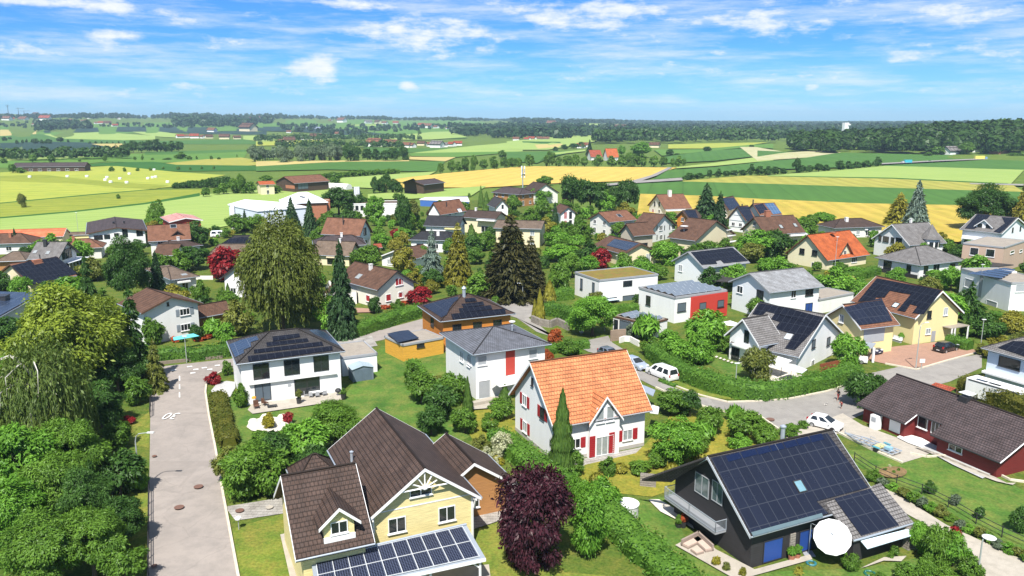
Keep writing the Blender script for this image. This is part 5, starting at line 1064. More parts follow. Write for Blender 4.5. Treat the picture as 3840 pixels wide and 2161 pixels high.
H, v = S('C7', 'tan roofed house with dark oval solar field left of the willow', 'oval solar tan house', WH2, T_TAN, pvs=(), auto='F'); q_ = list(Q['C7']); pc = P(*px('M2', 390, 500), 4); q_[:8] = [pc.x, pc.y+3, 0, 9, 7, 3.4, 5.2, 2.5]; v2 = vol(H, q=q_); v2.walls(WH2); v2.roof(T_BL); v2.pv('F', ((240,512),(300,470),(420,455),(530,460),(530,512)), PV, r='M2')
H, v = S('C8', 'white gable wall with orange tiled roof half hidden by the willow', 'white gable behind willow', WH, T_OR2, DKT); v.win_at('R', -1.8, 1.4, 1.2, 1.2, 'w')
H, v = S('C9', 'cream house with brown roof and closed red window shutters', 'red shuttered cream house', CREAM if False else plain('render_ivory', (.76, .73, .64), .85, .06), T_BR, DKT)
for (x, y, w_, h_) in ((1997, 905, 1.5, 1.5), (1897, 1065, 1.2, 1.4), (2015, 1040, 1.1, 1.1)): v.win('R', 'M2', x, y, w_, h_, 'r', mull=0)
v.win('R', 'M3', 5, 1065, 1.1, 1.3, 'r', mull=0); v.win('R', 'M3', 8, 1195, 1.1, 1.2, 'r', mull=0); v.win('F', 'M2', 1693, 1072, 1.4, 1.3, 'r', mull=0); v.win('F', 'M2', 1575, 1060, 1.2, 2.0, 'd', sill=False)
v.chim('F', 'M2', 1720, 780, .6, .6, 1.0, WHC); v.sky('F', 'M2', 1600, 853, 1.3, 1.3, GLASSL)
q_ = list(Q['C9']); pl = [P(*px('M2', 1560, 730), 4.6), P(*px('M2', 1580, 950), 3.0), P(*px('M2', 1235, 1020), 2.6)]
polyroof(H, 'annex_roof', T_BR, [('M2',1235,1020,2.6),('M2',1590,940,3.0),('M2',1570,790,4.6),('M2',1420,840,4.4)], .2)
G_ = [P(*px('M2', x, y), 0) for x, y in ((1250, 1130), (1580, 1130), (1580, 1030), (1300, 1010))]; b = MB()
for i in range(4): p, q = G_[i], G_[(i+1) % 4]; b.face([p, q, q+Vector((0, 0, 2.5)), p+Vector((0, 0, 2.5))])
b.build('annex_wall', WH2, H)
sheet('terrace', REDP, D('M2',(1540,1165),(1800,1180),(1800,1210),(1570,1215)))
H, v = S('C10', 'white bungalow with low gable and closed blind left of the blue cedar', 'low gabled white bungalow', WH, T_BR, WOODW); v.win('R', 'M2', 1912, 705, 1.6, 1.3, 'b'); v.win('R', 'M2', 2030, 700, 1.0, 1.8, 'd')
S('C11', 'tiny garden hut with orange red roof by the white bungalow', None, WOODB, T_RED, name='garden_hut', cat='hut')
H, v = S('C12', 'white bungalow with nearly black hipped roof behind the cedars', 'black hipped bungalow', WH, T_BL); v.chim('F', 'M3', 385, 600, .8, .6, 1.2, WHC); v.win_at('F', -3, 1.6, 2.0, 1.4, 'd'); v.win_at('F', 1.5, 1.6, 1.4, 1.4, 'w')
H, v = S('C13', 'black roofed gabled house with yellow awning', 'black gabled house', WH, T_BL, DKT, auto='R'); v.panel('F', 'awning', plain('awning_yellow', (.72, .62, .28), .8, .04), 'M3', 540, 530, 5, .35, 1.2); v.win_at('F', -2, 1.5, 1.6, 1.8, 'd')
H, v = S('C14', 'red brown steep roof with white skylights behind the black gabled house', 'steep roof with skylights', WH, T_BR2, BRT, auto='F'); v.pipe('F', 'M3', 468, 310, .14, 1.5, DARKM); v.sky('F', 'M3', 600, 350, 2.2, 1.6, plain('glass_bright', (.7, .75, .8), .2, .1))
H, v = S('C15', 'yellow gabled house with dark brown roof and white awning', 'yellow gabled house', CREAM, T_DB, BRT); v.panel('F', 'awning', AWN, 'M3', 880, 445, 6.5, .35, 1.5); v.win_at('F', -3, 1.5, 1.6, 2, 'd'); v.win_at('F', 2, 1.5, 2.6, 2, 'w'); v.win_at('R', 0, 3.5, 1.4, 1.3, 'w'); v.chim('F', 'M3', 765, 350, .6, .6, .9, WHC)
H, v = S('C16', 'long dark tan low roof behind the bronze conifer', 'long low tan roof', CREAM, T_TAN, BRT, auto='F')
H, v = S('C17', 'farmhouse with mauve hipped roof and timber walls at the golden field', 'timber farmhouse', WOODB, T_PUR, auto='FR')
H, v = S('C18', 'dark brown gabled farmhouse with balcony below the round field tree', 'dark gabled farmhouse', WH2, T_DB, BRT); v.win('F', 'M3', 1280, 195, 3.0, 1.4, 'w', mull=2); v.panel('F', 'balcony', DKW, 'M3', 1285, 240, 4.0, 1.3, 1.2); v.win_at('R', -1, 4.6, 1.3, 1.3, 'w'); v.win_at('R', 2, 4.6, 1.3, 1.3, 'w')
H, v = S('C19', 'narrow white gabled house with oval gable window and dark roof', 'narrow white gable', WH, T_DG, BRT); v.win('R', 'M3', 1033, 312, .8, 1.5, 'd', sill=False)
H, v = S('C20', 'white gabled house with tall red framed gable glazing', 'red glazed white house', WH, T_BR, BRT); v.win_at('R', -.9, 4.0, 1.0, 2.4, 'r', sill=False); v.win_at('R', .9, 4.0, 1.0, 2.4, 'd', sill=False); v.win_at('R', -.9, 1.4, 1.0, 1.8, 'r'); v.win_at('R', .9, 1.4, 1.0, 1.8, 'd')
H, v = S('C21', 'cream house with red brown roof and grey dormer beside the big round trees', 'grey dormered cream house', WH2, T_BR2, BRT, auto='L'); v.sky('F', 'M4', 195, 402, 1.6, 1.6, GLASS); v.win_at('F', 0, 1.5, 3.0, 1.8, 'd'); v.win_at('F', -3.5, 1.5, 1.5, 1.5, 'w')
H, v = S('C22', 'white farmhouse with red brown roof, white chimney and red shutters', 'white chimney farmhouse', WH, T_BR2, BRT); v.chim('F', 'M4', 700, 200, 1.2, 1.2, 2.0, WHC)
for (x, y, k) in ((552, 280, 'd'), (597, 285, 'd')): v.win('L', 'M4', x, y, 1.0, 1.6, k)
v.win('L', 'M4', 535, 355, 1.5, 1.6, 'r'); v.win('L', 'M4', 598, 358, 1.6, 1.3, 'w'); v.panel('F', 'awning', AWN, 'M4', 750, 345, 8, .4, 1.5)
H, v = S('C23', 'white gabled house with brown roof and dark shuttered windows', 'dark shuttered white gable', WH, T_BR, BRT)
for (x, y, w_) in ((612, 525, 2.0), (738, 517, 2.0), (612, 620, 1.8)): v.win('R', 'M4', x, y, w_, 1.5, 'w', mull=2); [v.panel('R', 'shutter', DKT, 'M4', x+sx*38, y, .45, 1.5) for sx in (-1, 1)]
v2 = vol(H, 'C23w'); v2.walls(plain('render_sand', (.52, .45, .36), .85, .06)); v2.roof(T_BR, BRT); v2.win_at('F', .5, 1.3, 2.0, 1.8, 'd')
H, v = S('C24', 'cream house with wide brown roof and white satellite dish left of the tall spruce', 'white dish brown house', CREAM, T_BR, BRT); v.win_at('F', -2, 1.4, 1.8, 2.0, 'd', sill=False); v.win_at('F', .5, 1.4, 1.8, 2.0, 'd', sill=False)
for i, (x, y) in enumerate(((1295, 540), (1310, 600), (1320, 660))): v.panel('R', 'balcony', WOODW, 'M4', x, y, 3.4, .2, .8)
p = v.shit('F', *px('M4', 845, 560)); b = MB(); b.tube([p, p+Vector((0, 0, 1.2))], .08, 5); b.lathe(p+Vector((0, -.2, 1.0)), [(.05, 0), (.9, .25), (1.1, .5), (.05, .6)], 12); b.build('satellite_dish', WHC, H)
H, v = S('C25', 'cream bungalow with brown roof carrying blue solar panels', 'blue panel bungalow', CREAM, T_BR, BRT, pvs=(('F', 'M4', ((145,635),(390,680),(265,752),(65,700)), PVS),)); v.win('R', 'M4', 485, 820, 1.3, 1.7, 'b')
S('C26', 'small orange timber house with dark solar roof left of the spruce', 'small orange house', ORNG, T_DB, BRT, pvs=(('F', 'M4', ((850,348),(960,345),(990,425),(900,425)), PVB),), auto='L')
S('C27a', 'rearmost house with full dark blue solar roof right of the spruce', None, WH2, T_BR, BRT, pvs=(('F', 'M4', ((1215,225),(1345,220),(1405,300),(1310,350)), PVB),), auto='L')
H, v = S('C27b', 'white timber framed house with black solar roof behind the spruce', 'white timber framed house', WH, T_BR2, BRT, pvs=(('F', 'M4', ((1380,312),(1500,308),(1550,430),(1485,462)), PVB),)); v.pipe('F', 'M4', 1430, 318, .2, 1.0, DARKM)
for z_ in (1.5, 3.6, 5.4): b = MB(); ww_ = (v.W/2-v.oe-.2)*(1 if z_ < 4 else .5); p = v.fw('L', -ww_, z_, .004); b.box(p, v.fw('L', ww_, z_, .004)-p, (v.fw('L', 0, 0, 1)-v.fw('L', 0, 0))*.06, Vector((0, 0, .14))); b.build('timber_beam', GREYS, H)
v.win_at('L', -1.4, 2.4, 1.2, 1.2); v.win_at('L', 1.4, 2.4, 1.2, 1.2)
H, v = S('C27c', 'house with black panels and pale blue solar collector at the golden field', 'house with blue collector', WH2, T_BR2, BRT, pvs=(('F', 'M4', ((1550,295),(1640,278),(1700,355),(1610,382)), PVB), ('F', 'M4', ((1655,280),(1745,272),(1830,375),(1745,388)), COLL)), auto='F'); v.pipe('F', 'M4', 1540, 290, .22, 1.6, DARKM)
H, v = S('C28', 'large brown roofed house with two skylights and brick chimney', 'two skylight brown house', CREAM, T_BR, BRT, skys=(('F', 'M4', 1822, 512, 1.1, 1.5), ('F', 'M4', 1965, 497, 1.1, 1.5)), auto='L'); v.chim('F', 'M4', 1685, 400, 1.6, 1.0, 1.3, BRICKC); v.panel('F', 'balcony', WOODW, 'M4', 1985, 592, 6, .5, 1.0); v.win_at('F', 3.4, 1.4, 2.4, 2.0, 'd', sill=False)
H, v = S('C29', 'cream villa with orange red tiles and cross gable beside the tall lamp', 'orange roofed cream villa', plain('render_vanilla', (.74, .67, .46), .85, .06, .5, streak=True), T_OR2, BRT)
for (x, y, w_, h_, k) in ((20, 730, 1.4, 1.3, 'd'), (142, 750, 1.5, 1.4, 'd'), (135, 870, 1.4, 1.5, 'w')): v.win('L', 'M5', x, y, w_, h_, k)
v.win('L', 'M4', 2035, 760, 1.5, 1.4, 'd'); o_, d_ = v.lray(*px('M5', 455, 645)); yf = -v.W/2+.9; k_ = (yf-.3-o_.y)/d_.y; ap = o_+d_*k_
HD = v.dormer(ap.x, 4.6, 0, ap.z-2.6, ap.z, yf, plain('render_vanilla', (.74, .67, .46)), T_OR2, BRT, over=.5, ov_s=.5); v.win_at('F', ap.x, ap.z-3.0, 1.1, 1.8, 'w', off=-yf-(v.W/2-v.oe), par=HD); v.win_at('F', ap.x+3.6, 1.5, 2.2, 1.3, 'w', mull=2)
v.win_at('F', ap.x-3.6, 1.4, 2.0, 1.8, 'd'); p = v.shit('F', *px('M5', 318, 590)); b = MB(); b.tube([p, p+Vector((0, 0, 1.0))], .06, 5); b.lathe(p+Vector((0, -.2, .8)), [(.05, 0), (.6, .15), (.7, .35), (.05, .4)], 12); b.build('satellite_dish', BRICKC, H)
H, v = S('C30', 'wide bungalow with dark brown hipped roof and white pergola at the golden field', 'dark hipped field bungalow', WH2, T_DB, auto='F'); v.chim('F', 'M5', 450, 440, .9, .9, 1.1, WHC); polyroof(H, 'pergola', WOODW, [('M5',480,508,2.6),('M5',540,490,2.6),('M5',675,500,2.6),('M5',660,520,2.6)], .3)
H, v = S('C31', 'white house with grey tiles and conical turret roof', 'white house with turret', WH, T_GR, WOODW, chims=(('F', 'M5', 1075, 455, dict(w=.5, d=.5, h=1.0)),))
for x, y, w_ in ((778, 605, 1.0), (835, 615, 2.0), (900, 625, 1.2), (960, 630, 2.0)): v.win('L', 'M5', x, y, w_, 1.5, 'd')
v.win('L', 'M5', 905, 735, 2.0, 1.3, 'w', mull=2); ct = v.loc(P(*px('M5', 1222, 600), 5.6)); cw = v.w(ct.x, -v.W/2+1.2, 0); b = MB(); b.lathe(cw, [(2.2, 0), (2.2, 5.8)], 8); b.build('turret_wall', WH, H)
b = MB(); n8 = 8
for k in range(n8):
 a0, a1 = 2*math.pi*k/n8, 2*math.pi*(k+1)/n8; p, q = [Vector((cw.x+2.75*math.cos(a), cw.y+2.75*math.sin(a), 5.6)) for a in (a0, a1)]; L_ = (q-p).length; b.face([p, q, Vector((cw.x, cw.y, 9.4))], [(0, 0), (L_, 0), (L_/2, 4.6)])
 b.face([q, p, Vector((cw.x, cw.y, 5.55))])
b.build('turret_roof', T_GR, H)
for a in (-110, -75, -40): d_ = Vector((math.cos(rad(a)), math.sin(rad(a)), 0)); s_ = Vector((-d_.y, d_.x, 0)); b = MB(); b.box(cw+d_*2.1-s_*.45+Vector((0, 0, 3.6)), s_*.9, d_*.12, Vector((0, 0, 1.3))); b.build('window', GLASS, H)
b = MB(); p = P(*px('M5', 1320, 700), 2.4); b.cbox(p, 6, 4, .25, v.yaw); b.build('carport_roof', TRIM, H)
H, v = S('C32', 'white house with grey pyramid roof and black balcony panels', 'white pyramid roof house', WH, T_GR)
for f, x, y, w_, h_ in (('L', 850, 870, 2.2, 2.2), ('L', 1055, 915, 1.2, 2.4), ('F', 1222, 910, 1.5, 1.9), ('F', 1310, 890, 1.0, 1.7), ('F', 1340, 888, .8, 1.7), ('F', 1478, 890, 1.8, 2.0)): v.win(f, 'M5', x, y, w_, h_, 'd', sill=False)
for f, a0, a1 in (('L', -5.6, -1.2), ('L', 1.2, 5.9), ('F', -7.2, -5.2), ('F', 1.0, 7.2)): b = MB(); ex = v.fw(f, 1, 0)-v.fw(f, 0, 0); eo = v.fw(f, 0, 0, 1)-v.fw(f, 0, 0); b.box(v.fw(f, a0, -.1, .9), ex*(a1-a0), eo*.08, Vector((0, 0, 1.05))); b.box(v.fw(f, a0, -.35, 0), ex*(a1-a0), eo*1.0, Vector((0, 0, .22))); b.build('balcony', DKT, H)
H, v = S('C33', 'white house with grey roof, two black solar fields and white balcony dormer', 'white house top right', plain('render_cool_white', (.78, .80, .82), .85, .04), T_GR, WOODW, pvs=(('F', 'M5', ((1720,372),(1850,380),(1770,470),(1690,515),(1600,510))), ('F', 'M5', ((1960,400),(2100,408),(1990,520),(1940,555),(1880,540),(1990,460)))))
o_, d_ = v.lray(*px('M5', 1790, 425)); yf = -v.W/2+2.0; k_ = (yf-.3-o_.y)/d_.y; ap = o_+d_*k_; HD = v.dormer(ap.x, 4.4, v.ze, ap.z-1.8, ap.z, yf, WH, T_GR, WOODW, over=.4); [v.win_at('F', ap.x+dx, v.ze+.9, 1.2, 2.0, 'd', sill=False, off=-yf-(v.W/2-v.oe), par=HD) for dx in (-1.1, 1.1)]
for x, y in ((2065, 525), (2140, 510)): v.win('R', 'M5', x, y, .9, 1.3, 'd')
b = MB(); p = v.fw('F', -4.5, 2.9, 0); b.box(p, v.fw('F', 4.0, 2.9, 0)-p, (v.fw('F', 0, 0, 1)-v.fw('F', 0, 0))*1.6, Vector((0, 0, .2))); b.build('balcony', WOODW, H); v.win_at('F', -3.6, 1.5, 1.2, 1.8, 'd'); v.win_at('F', 0, 1.5, 3.6, 1.6, 'd', mull=2)
H = house('C34', 'beige flat roofed house with two square windows at the right edge', short='beige flat house'); v = boxhouse(H, 'C34', (('M5',1580,655), ('M5',1985,697), ('M5',2330,640)), 6.2, 0, BEIGE, FLAT, TRIM)
for f, x, y, w_, h_ in (('F', 1692, 735, 1.9, 1.9), ('F', 1848, 750, 1.9, 1.9), ('R', 2060, 740, 3.0, .7), ('R', 2145, 728, 2.0, .7)): v.win(f, 'M5', x, y, w_, h_, 'w', mull=0)
polyroof(H, 'carport_roof', DKT, [('M5',1650,830,2.6),('M5',1820,835,2.6),('M5',2075,862,2.6),('M5',1760,900,2.4)], .2); v.win_at('F', -1, 1.2, 4.5, 2.2, 's', sill=False)
H, v = S('C35', 'white cube house with solar panels on flat roof at the right edge', 'white cube house', WH, FLAT, flat=True, edge=TRIM)
for f, x, y, w_, h_, k in (('F', 1645, 1045, 3.0, 1.8, 'b'), ('F', 1860, 1250, 3.2, 1.5, 'b'), ('R', 2140, 1090, 2.0, 1.5, 'b')): v.win(f, 'M5', x, y, w_, h_, k, mull=0)
for k in range(5): t0 = k*.18+.06; v.pv('T', [(1600+t0*420, 945-t0*60+4), (1600+(t0+.13)*420, 945-(t0+.13)*60), (2010+(t0+.13)*160-60, 1000-(t0+.13)*100), (2010+t0*160-60, 1000-t0*100)], PVS, r='M5', off=.4)
v.panel('F', 'facade_panel', TRIM, 'M5', 1755, 1060, .9, 5.0, .05)
v.chim('T', 'M5', 2030, 935, 2.4, 1.6, .35, WHC, False, 'skylight')
H, v = S('C36', 'white house with black solar roof and small roof window', 'black panelled white house', plain('render_cool_white', (.78, .80, .82)), T_LG, TRIM, pvs=(('F', 'M4', ((915,768),(1335,722),(1490,855),(1250,880),(1215,848),(1165,858),(1180,885),(1025,895))),), auto='')
for f, x, y, w_, h_, k in (('L', 812, 930, 1.3, 1.5, 'b'), ('F', 1122, 968, 1.6, 1.9, 'b'), ('F', 1258, 940, 1.6, 1.2, 'd'), ('F', 1390, 938, 1.6, 1.9, 'b')): v.win(f, 'M4', x, y, w_, h_, k)
pq = [('M4',1060,1050,2.8),('M4',1330,990,2.8),('M4',1470,985,2.8),('M4',1330,1070,2.6)]; polyroof(H, 'carport_roof', T_DG, pq, .15)
H, v = S('C37', 'white cube house with brown green sedum roof', 'sedum roofed white cube', WH, SEDUM, flat=True, edge=TRIM)
for f, x, y, w_, h_, k in (('F', 1828, 1088, .9, 2.2, 's'), ('F', 1948, 1128, .9, 2.2, 's')): v.win(f, 'M3', x, y, w_, h_, k, mull=0)
for x, y, w_, h_, k in ((278, 1085, 2.2, 1.2, 'd'), (293, 1250, 3.2, 2.0, 's'), (110, 1265, 2.8, 1.6, 'd')): v.win('R', 'M4', x, y, w_, h_, k, mull=0, sill=False)
v.panel('R', 'awning', AWNB, 'M4', 110, 1240, 3.6, .12, 1.2)
H, v = S('C38', 'white cube house with bright red facade half and zigzag roof panels', 'red and white cube', WH, FLAT, flat=True, edge=TRIM)
v.win('F', 'M4', 487, 1255, 1.3, 1.8, 'd', mull=0); v.win('R', 'M4', 822, 1322, 2.0, 1.6, 's', mull=0)
a0, z0 = v.hit('R', *px('M4', 912, 1290)); a1 = (v.W/2)+.02; b = MB(); ex = v.fw('R', 1, 0)-v.fw('R', 0, 0); eo = v.fw('R', 0, 0, 1)-v.fw('R', 0, 0); b.box(v.fw('R', a0, .0, .003), ex*(a1-a0), eo*.3, Vector((0, 0, v.ze-.3))); b.build('red_facade', plain('render_bright_red', (.50, .04, .025), .8, .06), H)
for x, y in ((1035, 1310), (1215, 1285)): v.win('R', 'M4', x, y, 1.6, 1.3, 's', mull=0, off=.31)
def zigzag(v, na, nb, x0=.08, x1=.92):
 """rows of low east-west panels on a flat roof"""
 for k in range(na):
  b = MB(); xa = -v.L/2+.5+(v.L-1.0)*k/na; xb = xa+(v.L-1.0)/na*.96; xm = (xa+xb)/2
  for j in range(nb):
   ya = -v.W/2+.5+(v.W-1)*j/nb; yb = ya+(v.W-1)/nb*.97; z = v.ze+.2
   b.slab([v.w(xa, ya, z), v.w(xm, ya, z+.32), v.w(xm, yb, z+.32), v.w(xa, yb, z)], .04, uvs=[(.03, .03), (1, .03), (1, 1.7), (.03, 1.7)]); b.slab([v.w(xm, ya, z+.32), v.w(xb, ya, z), v.w(xb, yb, z), v.w(xm, yb, z+.32)], .04, uvs=[(.03, .03), (1, .03), (1, 1.7), (.03, 1.7)])
  b.build('solar_panel', COLP, v.H)
COLP = pvmat('solar_silver', (.14, .17, .21), line=(.5, .55, .6), rough=.18)
zigzag(v, 5, 6)
H = house('C40', 'white carport with wavy solar roof in front of the red and white cube', 'carport', 'carport', q=(0, 0), short='solar roof carport'); pc = P(*px('M4', 400, 1420)); H.location = pc; H['_o'] = tuple(pc)
v = boxhouse(H, 'C40', (('Z4',1235,560), ('Z4',1780,690), ('Z4',2050,600)), 2.8, 0, WH, FLAT, BRT, .08); zigzag(v, 4, 3); v.win('F', 'Z4', 1285, 715, .9, 2.2, 'd', mull=0, sill=False); v.win('F', 'Z4', 1430, 740, 2.6, 2.2, 's', mull=0, sill=False)
H, v = S('C39', 'white house with light grey gable roof and pale blue shadow side', 'light grey gable house', plain('render_cool_white', (.78, .80, .82)), T_LG, TRIM)
for f, r_, x, y, w_, h_, k in (('L', 'M4', 1410, 1145, 1.6, 1.4, 'w'), ('L', 'M4', 1612, 1200, 1.8, 1.8, 'd'), ('F', 'M4', 1948, 1190, 1.2, 1.5, 'w'), ('F', 'M4', 2105, 1165, 1.8, 1.4, 'd'), ('F', 'M5', 90, 1125, 1.9, 1.5, 'd'), ('F', 'M5', 85, 1280, 1.8, 1.8, 'B')): v.win(f, r_, x, y, w_, h_, k)
H = house('C41', 'flat roofed white garage beside the light grey gable roof', 'garage', 'garage', q=(0, 0)); pc = P(*px('M5', 350, 1230)); H.location = pc; H['_o'] = tuple(pc); v = boxhouse(H, 'C41', (('M5',180,1205), ('M5',525,1140), ('M5',420,1060)), 2.8, 0, WH, FLAT, TRIM)
# white hall with metal roof, brick tower building, three-chimney hall
H = house('hall', 'white industrial hall with broad white metal roof at the field edge', 'hall', 'industrial_hall', q=(-85, 285), short='white metal roof hall')
def hallblk(H, pts, wallm, roofm):
 """pts: (region, x, y, z) roof corners, walls drop to the ground below them"""
 R3 = [P(*px(*p[:3]), p[3]) for p in pts[:3]]; nn = (R3[1]-R3[0]).cross(R3[2]-R3[0])
 for p in pts[3:]: d = ray(*px(*p[:3])); R3.append(EYE+d*((R3[0]-EYE).dot(nn)/d.dot(nn)))
 a = sum(R3[i].x*R3[(i+1) % len(R3)].y-R3[(i+1) % len(R3)].x*R3[i].y for i in range(len(R3)))
 if a < 0: R3 = R3[::-1]
 b = MB(); c = sum(R3, Vector())/len(R3); ins = [Vector((c.x+(p.x-c.x)*.97, c.y+(p.y-c.y)*.97, p.z-.3)) for p in R3]
 for i in range(len(R3)): p, q = ins[i], ins[(i+1) % len(R3)]; b.face([Vector((p.x, p.y, 0)), Vector((q.x, q.y, 0)), q, p])
 b.build('wall', wallm, H); r = MB(); r.slab(R3, .35, down=(0, 0, -.35)); r.build('roof', roofm, H); FOOT.append((c.x, c.y, 0, 12, 12)); return R3
hallblk(H, [('M2',278,125,7.4),('M2',575,190,6.6),('M2',1090,150,7.2),('M2',870,108),('M2',450,76)], plain('hall_cladding', (.60, .66, .74), .6, .05, streak=True), METAL)
b = MB(); p = P(*px('M2', 345, 370)); b.cbox(p, 1.2, 1.2, 7.6); b.build('stair_tower', WH, H)
H = house('tower', 'brick building with pale pyramid roof and glazed stair right of the hall', 'building', 'brick_building', q=(-70, 295), short='brick pyramid roof building')
pc = P(*px('M2', 1040, 95), 7); v = vol(H, q=(pc.x, pc.y, .35, 16, 14, 7.0, 10.2, 6.5, .5, .5)); v.walls(BRICK); v.roof(METAL); v.sky('F', 'M2', 1020, 52, 1.2, 1.0, GLASS); v.sky('F', 'M2', 1042, 56, 1.2, 1.0, GLASS)
pc = P(*px('M2', 1210, 290)); v = vol(H, q=(pc.x, pc.y+2.5, .3, 6.2, 5, 7.2, 7.2, 0, .05, .05), flat=True); v.walls(BRICK); v.flatroof(FLAT, BRICK); v.win_at('F', .2, 3.2, 3.6, 5.6, 'c', mull=1, sill=False)
H, v = S('chimhall', 'white flat works hall with three silver chimneys among trees', 'hall with three chimneys', WH, T_TAN, name='works_hall', cat='hall', flat=True, edge=WOODW); b = MB()
for x in (1565, 1583, 1602): p = v.shit('T', *px('M2', x, 108)); q = MB(); q.tube([p-Vector((0, 0, .3)), p+Vector((0, 0, 6.0))], .42, 8); q.build('chimney', plain('silver', (.68, .70, .72), .4, .05), H)
for i in range(3): v.win_at('F', -v.L/2+1.6+i*1.9, 3.4, 1.2, 1.6, 'd')
H = house('bluehall', 'low blue and white market shed behind the red brown roofs', 'shed', 'shed', q=(0, 0)); pc = P(*px('M3', 450, 240)); H.location = pc; H['_o'] = tuple(pc); hallblk(H, [('M3',195,235,3),('M3',700,255,3),('M3',680,210,3.4),('M3',260,215,3.4)], plain('cladding_blue', (.05, .14, .42), .6, .06), METAL)
# barns and farms in the fields
H, v = S('barn1', 'large brown barn with red brown roof beside a white tunnel', 'large brown barn', BARNW, T_BR2, BRT, name='barn', cat='barn'); v.win('F', 'F2', 455, 870, 6, 3.2, 's', mull=2, sill=False); v.panel('L', 'brick_wall', BRICK, 'F2', 330, 880, 8, 1.6)
H = house('tunnel', 'long white plastic tunnel beside the large brown barn', 'polytunnel', 'polytunnel', q=(0, 0)); p, q = P(*px('F2', 560, 885)), P(*px('F2', 900, 905)); H.location = p; H['_o'] = tuple(p); b = MB(); d_ = (q-p).normalized(); s_ = Vector((-d_.y, d_.x, 0)); prof = [(-2.6, 0), (-2.3, 1.5), (-1.2, 2.6), (0, 2.9), (1.2, 2.6), (2.3, 1.5), (2.6, 0)]
for i in range(6): b.face([p+s_*prof[i][0]+Vector((0, 0, prof[i][1])), q+s_*prof[i][0]+Vector((0, 0, prof[i][1])), q+s_*prof[i+1][0]+Vector((0, 0, prof[i+1][1])), p+s_*prof[i+1][0]+Vector((0, 0, prof[i+1][1]))])
b.face([p+s_*a+Vector((0, 0, z)) for a, z in prof]); b.face([q+s_*a+Vector((0, 0, z)) for a, z in prof]); b.build('cover', AWN, H)
S('barn2', 'dark barn with blue solar slope and open lean-to in the field', 'dark field barn', BARNW, T_PUR, BRT, name='barn', cat='barn', pvs=(('B', 'F2', ((1400,838),(1520,798),(1545,818),(1430,848)), PVS),))
S('barn3', 'small orange roofed cottage at the hedge by the barn', None, CREAM, T_OR2, BRT, name='cottage', auto='F')
S('farm', 'farmhouse with orange red roof among trees beyond the golden field', None, WH, T_OR2, BRT, auto='F', name='farmhouse')
q_ = list(Q['farm']); q_[0] -= 14; q_[1] += 6; q_[6] -= 1.5; H = house('farm2', 'barn with worn red roof attached left of the orange farmhouse', 'barn', 'barn', q=q_); v = vol(H, q=q_); v.walls(WH2); v.roof(T_RED)
pc = T(*px('F4', 2340, 575)); q_ = (pc.x, pc.y+6, rad(-52), 16, 22, 4, 13, 0, .8, .8); H = house('farmR', 'brick barn with orange gable roof at the wood edge on the right', 'barn', 'barn', q=q_); v = vol(H, q=q_); v.walls(BRICK); v.roof(T_OR2, BRT); H.location.z += pc.z
pc = T(*px('F1', 470, 735)); q_ = (pc.x, pc.y+5, rad(8), 48, 12, 3.6, 6.2, 0, .5, .5); H = house('farmL', 'long low mauve roofed stable in the left meadow', 'stable', 'stable', q=q_); v = vol(H, q=q_); v.walls(BARNW); v.roof(T_PUR, BRT); [v.win_at('F', -18+i*6, 1.5, 2.4, 1.6, 'w') for i in range(7)]
def farhouse(r, x, y, wpx, rm, wm, hgt=5.5, yaw=None, label=None, name='house', cat='house', gable=.32, group=None):
 p = T(*px(r, x, y)); dpt = proj(p)[2]; w_ = wpx*(REG[r][2]-REG[r][0])/REG[r][4]*K*dpt/FPX; yaw = R.uniform(-.7, .7) if yaw is None else yaw
 q_ = (p.x, p.y+w_*.35, yaw, w_, w_*.7, hgt*.55, hgt*.55+w_*gable, 0, w_*.04, w_*.04); H = empty(name, (p.x, p.y, p.z), label, cat, group); v = Vol(H, q_)
 for bld, fn in (('wall', 0), ('roof', 1)):
  o = (v.walls(wm) if not fn else v.roof(rm)); 
 for ch in H.children_recursive:
  for vt in ch.data.vertices: vt.co.z += p.z-0
  for vt in ch.data.vertices: vt.co.z += 0
 return H
# ================================================================== vegetation
import numpy as np
def unit(v): return v/np.maximum(1e-9, np.linalg.norm(v, axis=1))[:, None]
def leaf_quads(c, nrm, size, aspect, rs, axis=None):
 """one quad per leaf spray: centres, normals, half sizes; axis = preferred long direction"""
 N = len(c); nrm = unit(nrm); a = rs.normal(size=(N, 3)) if axis is None else axis+rs.normal(size=(N, 3))*.25
 t = unit(a-nrm*(a*nrm).sum(1)[:, None]); b = np.cross(nrm, t); s = size[:, None]; t = t*s*aspect; b = b*s/aspect
 v = np.empty((N, 4, 3)); bend = nrm*s*.25
 v[:, 0] = c-t; v[:, 1] = c-b*.8+bend; v[:, 2] = c+t; v[:, 3] = c+b*.8+bend
 return v.reshape(-1, 3)
def quadmesh(name, V, mat, extra=None):
 N = len(V)//4; me = bpy.data.meshes.new(name); me.vertices.add(len(V)); me.loops.add(len(V)); me.polygons.add(N)
 me.vertices.foreach_set('co', V.astype('f').ravel()); me.loops.foreach_set('vertex_index', np.arange(len(V), dtype='i'))
 me.polygons.foreach_set('loop_start', np.arange(0, len(V), 4, dtype='i')); me.polygons.foreach_set('loop_total', np.full(N, 4, dtype='i'))
 me.materials.append(mat); me.update(calc_edges=True); return me
